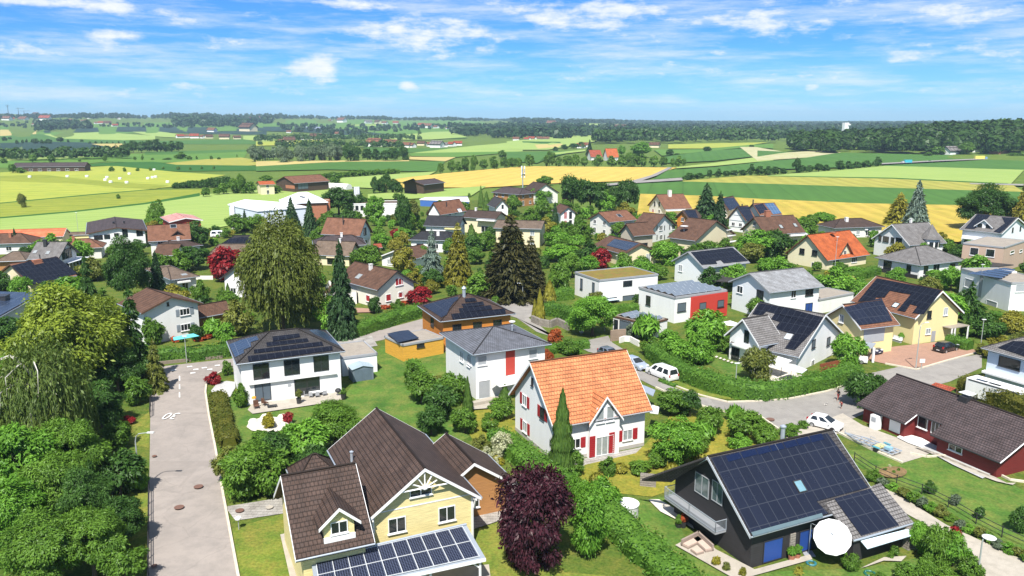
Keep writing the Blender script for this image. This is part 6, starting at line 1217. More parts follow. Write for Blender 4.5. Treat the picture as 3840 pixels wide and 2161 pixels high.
def crown_round(n, ls, rs, zc=.6, rz=.40, K=44, cs=.15, low=-.55, shag=.5, dr=.25):
 """sprays of leaves round many branch ends of very different size; ragged outline, gaps between"""
 d = unit(rs.normal(size=(K*4, 3))); d = d[d[:, 2] > low][:K]; K = len(d); rr = rs.uniform(.42, 1.0, K)**.7*.93
 bump = 1+.16*np.sin(3*np.arctan2(d[:, 1], d[:, 0])+rs.uniform(0, 6))*rs.uniform(.3, 1); cc = d*(rr*bump)[:, None]*np.array([.46, .46, rz]); cc[:, 2] += zc; csz = cs*np.exp(rs.normal(size=K)*.38)
 k = rs.choice(K, n, p=csz**2/np.sum(csz**2)); o = unit(rs.normal(size=(n, 3))+d[k]*.45); rad_ = rs.uniform(.15, 1.0, n)**.45*np.exp(rs.normal(size=n)*.10)
 p = cc[k]+o*(csz[k]*rad_)[:, None]*np.array([1, 1, .72]); out = unit(p-np.array([0, 0, zc])); ax = o*.8+out*.5-np.array([0, 0, dr])
 nr = o*.35+out*.35+np.array([0, 0, .55])+rs.normal(size=(n, 3))*.55; return leaf_quads(p, nr, ls*np.exp(rs.normal(size=n)*.3), 1.45, rs, unit(ax)*2*shag)
def crown_column(n, ls, rs, pw=.75):
 t = rs.uniform(0, 1, n)**.85; lump = 1+.3*np.sin(t*34+rs.uniform(0, 6))*rs.uniform(0, 1, n); r = .5*np.minimum(1, (t*7+.35))*(1-t)**pw*lump*1.1; r = np.clip(r, .02, .52)*rs.uniform(.8, 1.04, n)
 a = rs.uniform(0, 2*np.pi, n); p = np.c_[r*np.cos(a), r*np.sin(a), .02+t*.97]; nr = np.c_[np.cos(a), np.sin(a), .3+0*a]+rs.normal(size=(n, 3))*.4
 return leaf_quads(p, nr, ls*rs.uniform(.6, 1.3, n), 1.5, rs, np.tile([0, 0, 1.], (n, 1)))
def crown_spruce(n, ls, rs, tiers=17, droop=.35, dens=1., ragged=.2, z0=.07):
 V = []; nb = 0
 for i in range(tiers):
  t = (i+rs.uniform(-.25, .25))/tiers; t = max(0, t); z = z0+(1-z0)*t; R_ = .5*(1-t)**.85*(1+rs.uniform(-ragged, ragged)); m = max(5, int(15*(1-t)+5)); a0 = rs.uniform(0, 6)
  for j in range(m):
   a = a0+2*np.pi*j/m+rs.uniform(-.2, .2); L = R_*rs.uniform(1-ragged*1.6, 1.08); q = max(3, int(n/(tiers*13)*(L/.3))); s = (rs.uniform(0, 1, q)**.75)
   w_ = rs.normal(size=q)*.035*(1.2-s*.6); r = .02+s*L; zz = z-droop*.16*(s**1.5)*(L/.3)+rs.normal(size=q)*.010
   ca, sa = np.cos(a), np.sin(a); p = np.c_[r*ca-w_*sa, r*sa+w_*ca, zz]; ax = np.tile([ca, sa, -droop*.5], (q, 1)); nr = np.tile([ca*.25, sa*.25, 1.], (q, 1))+rs.normal(size=(q, 3))*.5
   V.append(leaf_quads(p, nr, ls*rs.uniform(.7, 1.3, q)*(1-.3*t), 1.7, rs, ax))
 p = np.c_[rs.normal(size=40)*.008, rs.normal(size=40)*.008, 1-rs.uniform(0, .09, 40)]; V.append(leaf_quads(p, rs.normal(size=(40, 3)), ls*.6*np.ones(40), 1.5, rs, np.tile([0, 0, 1.], (40, 1))))
 return np.concatenate(V)
def crown_willow(n, ls, rs, zc=.56, rz=.42, strands=420, length=(.06, .24), narrow=2.6, fill=.82):
 V = [crown_round(int(n*fill), ls*1.0, rs, zc, rz, 170, cs=.125, low=-.97, dr=.8)]; m = max(4, int(n*(1-fill)/strands))
 for i in range(strands):
  d = rs.normal(size=3); d[2] = d[2]*.8+.1; d /= np.linalg.norm(d); p0 = d*np.array([.5, .5, rz])*rs.uniform(.72, 1.02)+np.array([0, 0, zc]); L = rs.uniform(*length); L = min(L, p0[2]-.04)
  s = np.linspace(0, 1, m); p = p0+np.c_[d[0]*.05*s+rs.normal(size=m)*.006, d[1]*.05*s+rs.normal(size=m)*.006, -L*s]; nr = np.tile([d[0], d[1], .35], (m, 1))+rs.normal(size=(m, 3))*.45
  V.append(leaf_quads(p, nr, ls*rs.uniform(.7, 1.2, m), narrow**.5, rs, np.tile([0, 0, -1.], (m, 1))))
 return np.concatenate(V)
def crown_grass(n, ls, rs):
 a = rs.uniform(0, 2*np.pi, n); s = rs.uniform(0, 1, n)**.6; r = .5*s*rs.uniform(.3, 1, n); z = .05+.9*s*(1-.45*(r/.5)**2)*rs.uniform(.7, 1.05, n)
 p = np.c_[r*np.cos(a), r*np.sin(a), z]; ax = np.c_[np.cos(a)*.5, np.sin(a)*.5, np.ones(n)]; nr = np.c_[np.cos(a), np.sin(a), .5+0*a]+rs.normal(size=(n, 3))*.4
 return leaf_quads(p, nr, ls*rs.uniform(.7, 1.3, n), 2.0, rs, ax)
# leaf colours (dark, light)
LC = {'broad': ((0.046,0.112,0.015),(0.157,0.294,0.036)), 'lush': ((0.065,0.175,0.017),(0.206,0.419,0.049)), 'dark': ((0.025,0.069,0.015),(0.082,0.178,0.032)), 'olive': ((0.076,0.105,0.02),(0.235,0.259,0.053)), 'lime': ((0.074,0.123,0.013),(0.291,0.368,0.046)), 'spruce': ((0.016,0.048,0.018),(0.063,0.125,0.043)), 'gold': ((0.11,0.12,0.014),(0.372,0.347,0.05)), 'bronze': ((0.026,0.03,0.01),(0.085,0.078,0.022)), 'blue': ((0.075,0.119,0.094),(0.232,0.31,0.256)), 'willow': ((0.062,0.092,0.016),(0.19,0.224,0.041)), 'weep': ((0.054,0.099,0.021),(0.176,0.24,0.053)), 'maple': ((0.106,0.007,0.013),(0.388,0.028,0.034)), 'purple': ((0.018,0.007,0.013),(0.093,0.025,0.037)), 'cypress': ((0.037,0.086,0.017),(0.128,0.223,0.043)), 'hedge': ((0.033,0.099,0.015),(0.138,0.276,0.036)), 'oldhedge': ((0.06,0.085,0.013),(0.17,0.16,0.028)), 'white': ((0.2,0.24,0.1),(0.7,0.7,0.5)), 'yellow': ((0.2,0.2,0.02),(0.42,0.36,0.04)), 'rust': ((0.163,0.037,0.01),(0.465,0.116,0.031)), 'grey': ((0.062,0.094,0.056),(0.186,0.24,0.155)), 'far': ((0.025,0.062,0.02),(0.078,0.147,0.043)), 'silver': ((0.075,0.125,0.069),(0.232,0.31,0.186)), 'flower': ((0.3,0.06,0.02),(0.55,0.12,0.04))}
def LM(k): return leafmat('leaf_'+k, LC[k][0], LC[k][1], .28 if k not in ('spruce', 'blue', 'bronze', 'cypress', 'purple') else .12)
BARK = plain('bark', (.10, .075, .055), .95, .3, 5); BARKW = plain('bark_birch', (.55, .52, .46), .9, .3, 6)
def trunk_mesh(top=.75, r=.035, limbs=6, rs=None, mat=BARK, spread=.28):
 b = MB(); b.tube([(0, 0, -.02), (0, 0, .12), (.012, .008, .4), (0, 0, top)], [r*1.35, r, r*.7, r*.15], 7)
 for i in range(limbs):
  a = 2*math.pi*i/max(1, limbs)+rs.uniform(-.4, .4); z = rs.uniform(.22, .5); L = rs.uniform(.6, 1)*spread
  b.tube([(0, 0, z), (math.cos(a)*L*.5, math.sin(a)*L*.5, z+.12), (math.cos(a)*L, math.sin(a)*L, z+.3)], [r*.5, r*.32, r*.08], 5)
 return b.mesh('trunk', mat)
LOD = {'n': (1.0, 1.0), 'm': (.24, 2.0), 'f': (.045, 4.3)}
SHAPES = {
 'round': lambda n, s, rs: crown_round(int(26000*n), .0155*s, rs, .55, .45, low=-.8), 'bush': lambda n, s, rs: crown_round(int(18000*n), .020*s, rs, .5, .46, 36, cs=.18, low=-.9), 'ball': lambda n, s, rs: crown_round(int(16000*n), .017*s, rs, .5, .50, 110, cs=.10, low=-1),
 'tall': lambda n, s, rs: crown_round(int(24000*n), .017*s, rs, .50, .49, 60, cs=.14, low=-.9), 'big': lambda n, s, rs: crown_round(int(38000*n), .0118*s, rs, .58, .42, 90, cs=.11), 'tuft': lambda n, s, rs: crown_grass(int(3500*n), .06*s, rs),
 'column': lambda n, s, rs: crown_column(int(9000*n), .036*s, rs), 'spruce': lambda n, s, rs: crown_spruce(int(20000*n), .033*s, rs, ragged=.14), 'cedar': lambda n, s, rs: crown_spruce(int(14000*n), .033*s, rs, 12, .7, ragged=.42, z0=.10),
 'fatcon': lambda n, s, rs: crown_spruce(int(16000*n), .028*s, rs, 20, .2, ragged=.12, z0=.03), 'willow': lambda n, s, rs: crown_willow(int(44000*n), .0115*s, rs), 'weep': lambda n, s, rs: crown_willow(int(24000*n), .0135*s, rs, .6, .36, 900, (.2, .55), 5, .15)}
MESHC = {}
def fitunit(V):
 r = np.percentile(np.hypot(V[:, 0], V[:, 1]), 98.5)*2; z1 = np.percentile(V[:, 2], 99.6); V[:, :2] /= r; V[:, 2] = np.maximum(V[:, 2]/z1, .004); return V
def crown_mesh(shape, col, lod, var=0):
 k = (shape, col, lod, var)
 if k not in MESHC:
  n_, s_ = LOD[lod]; seed = (sum(map(ord, shape+lod))*7+var*131) % 9973; gk = (shape, lod, var)
  if gk not in MESHC: MESHC[gk] = fitunit(SHAPES[shape](n_, s_, np.random.RandomState(seed)))
  MESHC[k] = quadmesh('crown', MESHC[gk], LM(col))
 return MESHC[k]
TRK = {s: trunk_mesh(.8 if s in ('spruce', 'cedar', 'fatcon') else .62, .018 if s in ('spruce', 'cedar', 'fatcon', 'column') else .03, 0 if s in ('spruce', 'cedar', 'fatcon', 'column', 'ball', 'tuft') else 6, random.Random(3), BARKW if s == 'weep' else BARK) for s in SHAPES}
PLANTS = []
KINDS = {  # kind: (shape, colour, phrase, object name, category)
 'broad': ('round','broad','leafy green tree','leafy_tree','tree'), 'lush': ('round','lush','bright green tree','leafy_tree','tree'), 'dark': ('round','dark','dark green tree','leafy_tree','tree'), 'big': ('big','dark','large dense dark tree','leafy_tree','tree'), 'bigg': ('big','broad','large leafy tree','leafy_tree','tree'),
 'limebig': ('big','lime','large yellow green tree','leafy_tree','tree'), 'bush': ('bush','broad','green bush','bush','bush'), 'lbush': ('bush','lush','bright green bush','bush','bush'), 'dbush': ('bush','dark','dark green bush','bush','bush'), 'obush': ('bush','olive','olive green bush','bush','bush'), 'gbush': ('bush','gold','golden bush','bush','bush'), 'ybush': ('bush','yellow','yellow bush','bush','bush'), 'greybush': ('bush','grey','grey green shrub','bush','bush'),
 'ball': ('ball','broad','clipped round bush','bush','bush'), 'lball': ('ball','lush','round bright bush','bush','bush'), 'maple': ('bush','maple','red leaved maple','maple_shrub','maple'), 'purple': ('tall','purple','dark purple beech','purple_tree','tree'), 'rust': ('bush','rust','rust red shrub','shrub','shrub'), 'white': ('bush','white','white flowering shrub','flowering_shrub','shrub'),
 'cyp': ('column','cypress','slim green cypress','cypress','cypress'), 'gcyp': ('column','gold','golden column conifer','cypress','cypress'), 'spruce': ('spruce','spruce','dark spruce','spruce','conifer'), 'gcon': ('fatcon','gold','golden conifer','conifer','conifer'), 'bronze': ('fatcon','bronze','bronze brown conifer','conifer','conifer'), 'blue': ('cedar','blue','blue cedar','cedar','conifer'), 'bspruce': ('spruce','blue','blue spruce','spruce','conifer'), 'cedar': ('cedar','olive','loose olive cedar','cedar','conifer'), 'dcedar': ('cedar','dark','dark drooping conifer','conifer','conifer'),
 'willow': ('willow','willow','huge drooping willow','willow','tree'), 'weep': ('weep','weep','weeping birch','weeping_birch','tree'), 'tuft': ('tuft','lush','spiky green plant','palm_plant','plant'), 'otuft': ('tuft','gold','ornamental grass tuft','grass_tuft','plant'), 'tall': ('tall','broad','tall green tree','leafy_tree','tree'), 'olivet': ('round','olive','olive green tree','leafy_tree','tree'), 'silver': ('round','silver','silvery willow','leafy_tree','tree'), 'flower': ('bush','flower','orange flowering plant','flower_bush','plant')}
RSV = np.random.RandomState(5)
def plant(kind, u, vb, vt, w, z0=None, label=None, group=None, lod=None, pos=None, H=None, Wm=None, auto=True, trunk=True):
 shape, col, phrase, name, cat = KINDS[kind]
 p = pos if pos is not None else T(u, vb)
 if H is None:
  dpt = proj(p)[2]; lo, hi = .2, 45.
  for _ in range(30):
   m = (lo+hi)/2
   if proj((p.x, p.y, p.z+m))[1] > vt: lo = m
   else: hi = m
  H = lo; Wm = w*dpt/FPX
 d = proj(p)[2]; hp = max(H, Wm)*FPX/d
 if lod is None: lod = 'n' if hp > 120 else ('m' if hp > 34 else 'f')
 e = empty(name, p, label, cat, group, rz=R.uniform(0, 6.28)); e.scale = (Wm, Wm, H)
 c = bpy.data.objects.new('crown', crown_mesh(shape, col, lod, int(R.random()*2) if lod != 'n' else int(R.random()*2))); COL.objects.link(c); c.parent = e
 if trunk and lod != 'f' or H > 5: t = bpy.data.objects.new('trunk', TRK[shape]); COL.objects.link(t); t.parent = e
 uu, vv, _ = proj((p.x, p.y, p.z+H*.5))
 if label is None and auto: PLANTS.append((e, phrase, uu, vv, p, H))
 FOOT.append((p.x, p.y, 0, Wm*.3, Wm*.3)); return e
def plants(kind, *items):
 for it in items: plant(kind, *it)
# --- left garden wood
plants('limebig', (175,1010,722,290), (268,985,750,150))
plant('weep', 120, 1180, 868, 245, label='weeping birch with bare white branches at the left edge')
WB = PLANTS and None; wb_ = [o for o in sc.objects if o.name.startswith('weeping_birch')][0]
for i in range(15):
 a = R.uniform(0, 6.28); z = R.uniform(.55, .9); r_ = R.uniform(.18, .42); b = MB(); ca, sa = math.cos(a), math.sin(a); b.tube([(.03*ca, .03*sa, z-.12), (r_*.6*ca, r_*.6*sa, z+.02), (r_*ca*1.1, r_*sa*1.1+R.uniform(-.05, .05), z-R.uniform(.0, .09)), (r_*1.25*ca, r_*1.25*sa, z-.17)], [.009, .007, .005, .002], 5); o = bpy.data.objects.new('branch', b.mesh('branch', BARKW)); COL.objects.link(o); o.parent = wb_
plants('dcedar', (345,975,735,150), (228,800,650,95)); plants('big', (325,775,598,110), (300,1000,880,120)); plants('cedar', (285,950,790,90), (395,985,860,70))
plants('lush', (70,1300,1075,240), (35,1420,1220,190)); plants('bigg', (240,1460,1290,170), (190,1260,1060,150)); plants('big', (215,1360,1180,140), (90,1200,1010,130)); plants('bigg', (150,1330,1150,170), (130,1480,1290,210), (320,1480,1385,110), (215,1240,1110,120)); plants('dcedar', (240,1310,1165,130))
plants('dark', (305,1250,1140,120), (260,1075,960,130), (20,880,800,90), (300,1380,1260,130), (20,1120,1000,120)); plants('ball', (298,1128,1065,76)); plants('maple', (322,1068,1046,38)); plants('lbush', (20,1000,900,120), (352,1235,1155,60)); plants('bush', (345,1020,950,70), (30,1210,1090,110), (235,1185,1085,100))
plants('lush', (172,765,698,92)); plants('broad', (105,620,588,55), (300,655,615,60), (400,700,640,60)); plants('rust', (332,622,598,46)); plants('spruce', (42,635,578,24), (400,760,640,50))
plants('obush', (250,850,790,60), (60,1045,960,80)); plants('tall', (385,868,800,60))
# --- along the left road
plants('bush', (625,1245,1125,165), (705,1245,1135,120)); plants('olivet', (580,1215,1125,85)); plants('broad', (845,1118,1022,150)); plants('lush', (770,1165,1060,120)); plants('dark', (690,1180,1090,110), (790,1205,1120,90)); plants('bush', (655,1120,1085,60))
plants('bush', (608,1026,966,40), (571,946,908,28)); plants('gbush', (655,1012,985,32)); plants('ybush', (677,1080,1040,34)); plants('maple', (538,967,936,44), (724,1068,1038,28))
# --- between yellow, orange and red panel houses
plants('broad', (1060,1015,940,80), (1140,1015,940,75), (1170,1090,1030,70)); plants('dark', (1110,1055,970,100), (1085,1095,1025,80)); plants('cyp', (1157,1010,940,22), (1177,1040,948,27)); plants('bush', (1255,1055,1005,70), (1040,960,915,50), (1230,1085,1040,50)); plants('cyp', (1270,1015,966,34)); plants('obush', (1100,975,945,40), (1210,1140,1095,50))
plants('purple', (1345,1440,1195,190)); plants('lbush', (1478,1398,1225,115), (1515,1295,1205,85), (1460,1330,1210,70)); plants('bush', (1450,1250,1205,60))
plant('cyp', 1413, 1192, 980, 66, label='tall cypress standing at the front corner of the orange roofed house'); plants('ball', (1447,1195,1135,46)); plants('white', (1262,1152,1088,60), (1225,1160,1125,40))
plants('lball', (1700,1168,1055,145)); plants('bush', (1752,1140,1085,60), (1655,1175,1130,66), (1530,1195,1150,50), (1610,1195,1160,60)); plants('otuft', (1560,1190,1165,40), (1500,1215,1190,36), (1690,1200,1165,40), (1760,1170,1140,40))
plants('broad', (1695,1040,980,95), (1780,1095,1025,75), (1880,1105,1040,100), (1925,1125,1070,66)); plants('dark', (1735,1050,985,60)); plants('tuft', (1770,1110,1060,55), (1850,1060,1020,50)); plants('bush', (1990,1098,1068,56), (2020,1078,1060,30)); plants('lbush', (1860,1130,1090,60))
plants('olivet', (1900,955,875,84)); plants('lush', (1770,885,782,112), (2130,925,842,82)); plants('lbush', (1700,905,850,80), (1755,915,845,90), (1680,880,830,60)); plants('bush', (1820,885,840,56), (1640,895,850,60)); plants('dark', (2165,1020,938,96), (2205,1000,945,50))
plants('tuft', (1625,855,790,70)); plants('grey' if 'grey' in KINDS else 'greybush', (1590,850,815,40)); plants('broad', (1905,800,750,60)); plants('greybush', (1880,775,735,50))
# --- centre
plant('willow', 712, 838, 553, 212, label='huge drooping willow in the middle of the left gardens'); plant('spruce', 863, 850, 622, 80, label='tall dark spruce in front of the cream house with red shutters')
plants('maple', (571,708,622,96), (1061,768,722,70), (995,602,576,28), (1514,680,627,62)); plants('tuft', (537,848,800,52)); plants('cyp', (576,768,713,22), (562,765,722,18))
plants('lbush', (530,810,775,60), (580,808,770,60), (620,815,780,50)); plants('bush', (505,760,705,46), (450,678,645,60), (457,745,723,40), (938,668,645,24), (893,668,632,30)); plants('dark', (475,680,622,90), (497,625,558,62)); plants('gbush', (1015,622,583,32), (1085,740,705,40)); plants('lush', (963,625,588,50), (1030,715,680,45))
plants('blue', (1088,712,583,92)); plants('gcon', (1153,715,570,80)); plants('bronze', (1285,752,555,170), (1335,752,605,95)); plants('cyp', (1186,605,563,26), (1328,615,565,28)); plants('broad', (1228,622,583,42)); plants('bush', (1210,755,690,96), (1245,768,745,22)); plants('gcyp', (1358,805,728,26), (1382,760,705,36), (1345,800,752,16))
plants('spruce', (1396,578,512,26), (735,580,500,46), (781,594,505,46), (618,582,530,22), (678,560,512,16)); plants('broad', (1368,556,505,52), (1368,468,443,42), (1293,540,493,46), (663,558,522,50)); plants('big', (1441,535,445,72), (1484,540,455,92), (1578,538,456,64), (853,545,472,92)); plants('lush', (1518,540,478,60), (1356,512,475,58), (940,558,495,56), (863,598,572,32)); plants('dark', (1545,530,470,50), (1015,594,490,46), (900,540,480,60)); plants('purple', (1428,518,473,26)); plants('cyp', (1210,523,468,15), (1224,533,482,22))
plants('olivet', (1035,560,505,44)); plants('spruce', (1012,596,545,22), (1025,560,500,20)); plants('rust', (1397,872,828,44), (1375,915,880,34)); plants('bush', (1432,892,856,60), (1360,890,858,30)); plants('cyp', (1436,892,846,12)); plants('lush', (1490,845,745,124)); plants('tuft', (1455,890,872,24))
plants('broad', (1406,745,660,62), (1440,700,640,60)); plants('lush', (1406,658,616,92), (1480,690,645,60), (1672,665,608,84), (1899,650,580,112)); plants('dark', (1954,650,582,92), (1620,690,650,40)); plants('olivet', (1884,662,612,70)); plants('bush', (1959,680,650,84), (1752,650,622,60), (1655,705,665,46), (1600,660,625,40), (1350,690,655,50), (1640,650,622,44))
plants('spruce', (1774,565,467,82), (1806,628,493,62)); plants('obush', (1500,770,735,50)); plants('gcon', (2259,570,488,80)); plants('bspruce', (2302,575,460,66)); plants('big', (2478,582,466,140)); plants('gcon', (2570,595,440,66)); plants('lbush', (2070,560,535,60), (2020,565,545,40)); plants('rust', (1600,608,585,40))
plants('lbush', (2150,700,672,60), (2160,760,700,50), (2350,700,680,60), (2400,720,690,50)); plants('dcedar', (2437,800,712,72)); plants('dbush', (2480,850,790,92), (2420,770,730,50)); plants('gbush', (2545,840,785,80), (2515,885,845,60), (2495,905,870,40)); plants('obush', (2560,880,840,60), (2470,895,865,40))
plants('bush', (2240,640,605,46), (2110,690,660,50), (2440,640,605,40)); plants('broad', (1720,700,650,30), (1700,610,580,40), (1560,600,560,46), (1130,640,600,40), (1250,665,620,46))
plants('lush', (1060,660,620,40), (1110,560,530,30), (980,540,510,36)); plants('bush', (1130,690,655,40), (915,720,690,40), (650,690,650,40)); plants('broad', (390,570,530,40)); plants('tall', (398,568,505,46))
# --- lower right corner
plants('lush', (2306,1388,1312,52), (2395,1425,1345,84)); plants('broad', (2352,1425,1322,74)); plants('bush', (2275,1462,1415,54), (2325,1462,1395,50), (2440,1455,1400,60), (2140,1435,1395,46), (2250,1400,1375,26), (2380,1470,1430,60), (2210,1465,1440,40)); plants('maple', (2405,1356,1326,30)); plants('otuft', (2310,1455,1425,30), (2010,1445,1425,30))
for it in ((2338,1242,1210,34), (2400,1272,1244,26), (2462,1306,1275,30), (2566,1340,1275,52)): plant('greybush' if it[0] == 2400 else 'dbush', *it)
for i in range(17):
 t = i/16; plant(('bush', 'greybush', 'lbush', 'obush')[i % 4], 2198+t*385, 1212+t*205+R.uniform(-4, 4), 1212+t*205-R.uniform(16, 30), R.uniform(28, 44))
for (x, y, w_, k) in ((760, 1120, 70, 'ybush'), (840, 1160, 60, 'obush'), (960, 1200, 60, 'gbush'), (1790, 1090, 60, 'bush'), (1730, 1060, 50, 'lush'), (520, 800, 70, 'dbush'), (2060, 1070, 50, 'bush')): u, v_ = px('N5', x, y); plant(k, u, v_+6, v_-w_*.28, w_*.36)
for i, (x, y) in enumerate(((1190, 690), (1215, 700), (1240, 705), (1180, 660), (1250, 660))): u, v_ = px('N3', 2060+i*25, 420+i*10); plant('white' if i % 2 else 'ybush', u-12, v_+14, v_-4, 22)
# --- hedges
def hedge(pts, wid, hgt, col, label, leaf=.16, group=None, dens=1., name='hedge', cat='hedge', wob=.16):
 P3 = [P(u, v) for u, v in pts]; n_ = 3; seg = []
 for a, b in zip(P3, P3[1:]):
  k = max(1, int((b-a).length/1.2))
  for i in range(k): seg.append(a+(b-a)*i/k)
 seg.append(P3[-1]); rs = np.random.RandomState(len(label)); core = MB(); rings = []
 for i, p in enumerate(seg):
  d = (seg[min(i+1, len(seg)-1)]-seg[max(0, i-1)]); d.z = 0; d.normalize(); s = Vector((-d.y, d.x, 0)); w_ = wid/2*(1+rs.uniform(-wob, wob)); h = hgt*(1+rs.uniform(-wob, wob)*.7)
  rings.append((p, s, d, w_, h))
 for (p, s, d, w_, h), (p2, s2, d2, w2, h2) in zip(rings, rings[1:]):
  pr = lambda p, s, w_, h: [p-s*w_*.85, p-s*w_*.9+Vector((0, 0, h*.75)), p-s*w_*.5+Vector((0, 0, h*.93)), p+s*w_*.5+Vector((0, 0, h*.93)), p+s*w_*.9+Vector((0, 0, h*.75)), p+s*w_*.85]
  A_, B_ = pr(p, s, w_, h), pr(p2, s2, w2, h2)
  for k in range(5): core.face([A_[k], A_[k+1], B_[k+1], B_[k]])
 for (p, s, d, w_, h) in (rings[0], rings[-1]): core.face([p-s*w_*.85, p+s*w_*.85, p+s*w_*.6+Vector((0, 0, h*.9)), p-s*w_*.6+Vector((0, 0, h*.9))])
 C_, N_ = [], []
 for i in range(len(rings)-1):
  p, s, d, w_, h = rings[i]; p2, s2, d2, w2, h2 = rings[i+1]; L = (p2-p).length; m = int(L*(2*hgt+wid)/(leaf*leaf*2.2)*dens)
  t = rs.uniform(0, 1, m); q = rs.uniform(0, 1, m)*(2*hgt+wid)
  for tt, qq in zip(t, q):
   c = p+(p2-p)*tt; ww = w_+(w2-w_)*tt; hh = h+(h2-h)*tt
   if qq < hgt: o, nn = c-s*ww*(1-.12*qq/hgt)+Vector((0, 0, hh*qq/hgt)), -s
   elif qq < hgt+wid: o, nn = c+s*((qq-hgt)/wid*2-1)*ww*.9+Vector((0, 0, hh*1.0)), Vector((0, 0, 1))
   else: z = (qq-hgt-wid)/hgt; o, nn = c+s*ww*(1-.12*z)+Vector((0, 0, hh*z)), s
   C_.append(o); N_.append(nn)
 C_ = np.array([tuple(c) for c in C_]); N_ = np.array([tuple(c) for c in N_]); C_ = C_+rs.normal(size=C_.shape)*leaf*.35+N_*leaf*.2
 V = leaf_quads(C_, N_+rs.normal(size=N_.shape)*.55+np.array([0, 0, .25]), leaf*.75*rs.uniform(.6, 1.3, len(C_)), 1.2, rs)
 i0 = len(core.v); core.v += [tuple(x) for x in V]; nq = len(V)//4; core.f += [tuple(range(i0+4*i, i0+4*i+4)) for i in range(nq)]; core.uv += [[(0, 0)]*4]*nq; core.mi += [0]*nq
 o = core.build(name, LM(col)); tag(o, label, cat, group)
 for p in seg: FOOT.append((p.x, p.y, 0, wid/2, wid/2))
 return o
N6 = lambda *a: [px('N6', *p) for p in a]
hedge(N6((110,640),(250,740),(400,830),(560,900),(720,960),(880,1010),(1040,1040),(1200,1045),(1400,1030),(1600,985),(1800,940),(2000,885),(2130,840)), 2.4, 2.3, 'hedge', 'long curved clipped green hedge around the white L shaped house')
hedge([(548,1003),(556,1040),(566,1085),(578,1125)], 2.2, 1.1, 'oldhedge', 'low brownish green hedge along the right side of the left road')
hedge([(1248,1112),(1300,1150),(1360,1195),(1425,1245)], 3.2, 1.7, 'hedge', 'thick sloping hedge below the gable of the orange roofed house')
hedge([(1528,1312),(1588,1372),(1650,1425),(1720,1490),(1800,1570)], 3.2, 1.8, 'hedge', 'broad hedge running along the lawn left of the black solar roof house')
hedge([(880,850),(950,828),(1010,808),(1062,792)], 2.6, 2.2, 'hedge', 'loose green hedge along the road behind the white hipped villa')
hedge([(375,915),(430,908),(500,905),(575,895)], 2.2, 2.0, 'hedge', 'dark clipped hedge at the end of the left road')
hedge([(1368,790),(1420,800),(1470,818)], 2.6, 2.4, 'hedge', 'tall hedge left of the bright tree at the road bend'); hedge([(1380,758),(1440,752)], 2.0, 2.4, 'hedge', 'short square hedge left of the white cube with sedum roof')
hedge([(1520,800),(1600,786)], 1.8, 2.0, 'hedge', 'trimmed hedge in front of the white cube with sedum roof'); hedge([(1365,895),(1420,880),(1480,876)], 1.8, 1.4, 'hedge', 'low hedge behind the ridge of the orange roofed house')
hedge([(2385,868),(2440,882)], 2.2, 1.8, 'hedge', 'short hedge beside the dark parked estate car'); hedge([(2035,720),(2120,712),(2205,690)], 2.4, 2.0, 'hedge', 'green hedge in front of the cream villa with orange roof')
hedge([(2422,985),(2480,1005),(2540,1030),(2610,1060)], 3.2, 2.4, 'oldhedge', 'olive brown hedge between the motorhome and the red bungalow'); hedge([(2380,790),(2440,800)], 2, 1.6, 'hedge', 'hedge at the foot of the white cube house'); hedge([(1035,925),(1075,970),(1110,985)], 1.6, 1.5, 'hedge', 'narrow hedge across the lawn right of the grey shed')
hedge([(2498,800),(2576,830)], 1.8, 1.5, 'hedge', 'hedge below the white cube house at the right picture edge'); hedge([(1660,960),(1700,975)], .9, .4, 'lush' if False else 'hedge', 'low planting strip at the kerb by the white van')
# --- filling shrubs in the gardens
def inpoly(u, v, poly):
 c = False; j = len(poly)-1
 for i in range(len(poly)):
  if (poly[i][1] > v) != (poly[j][1] > v) and u < (poly[j][0]-poly[i][0])*(v-poly[i][1])/(poly[j][1]-poly[i][1])+poly[i][0]: c = not c
  j = i
 return c
def blocked(p, r):
 for (cx, cy, yw, a, b) in FOOT:
  dx, dy = p.x-cx, p.y-cy
  if abs(dx) > a+b+r or abs(dy) > a+b+r: continue
  c, s = math.cos(yw), math.sin(yw)
  if abs(dx*c+dy*s) < a+r and abs(-dx*s+dy*c) < b+r: return True
 return False
VILL = [(-20,1000),(-20,640),(200,600),(420,560),(560,580),(840,545),(1230,505),(1600,550),(1950,565),(2300,600),(2590,640),(2590,930),(2200,900),(2120,800),(1560,770),(1380,740),(1280,745),(1000,800),(640,890),(400,900)]
nf = 0; tries = 0
while nf < 430 and tries < 20000:
 tries += 1; y = 75+240*R.random()**.8; x = R.uniform(-.66, .66)*y; p = Vector((x, y, 0)); u, v, d = proj(p)
 if not inpoly(u, v, VILL): continue
 hgt = R.choice((1.2, 1.8, 2.4, 3.2, 4.2, 5.2, 6.0) if y > 130 else (1.2, 1.6, 2.2, 2.8, 3.6)); wd = hgt*R.uniform(.9, 1.4)
 if blocked(p, wd*.36+.4): continue
 if any(inpoly(u, v, q) for nm_, q in KEEP if nm_ in ('road', 'driveway', 'terrace', 'path', 'lawn', 'gravel_bed')): continue
 e_ = plant(R.choice(('bush', 'lbush', 'lush', 'dbush', 'bush', 'obush', 'broad', 'gbush', 'dark', 'lbush', 'broad')), 0, 0, 0, 0, pos=p, H=hgt, Wm=wd); nf += 1
 if e_.name.startswith('bush'): e_.name = 'garden_shrub'; e_['category'] = 'shrub'
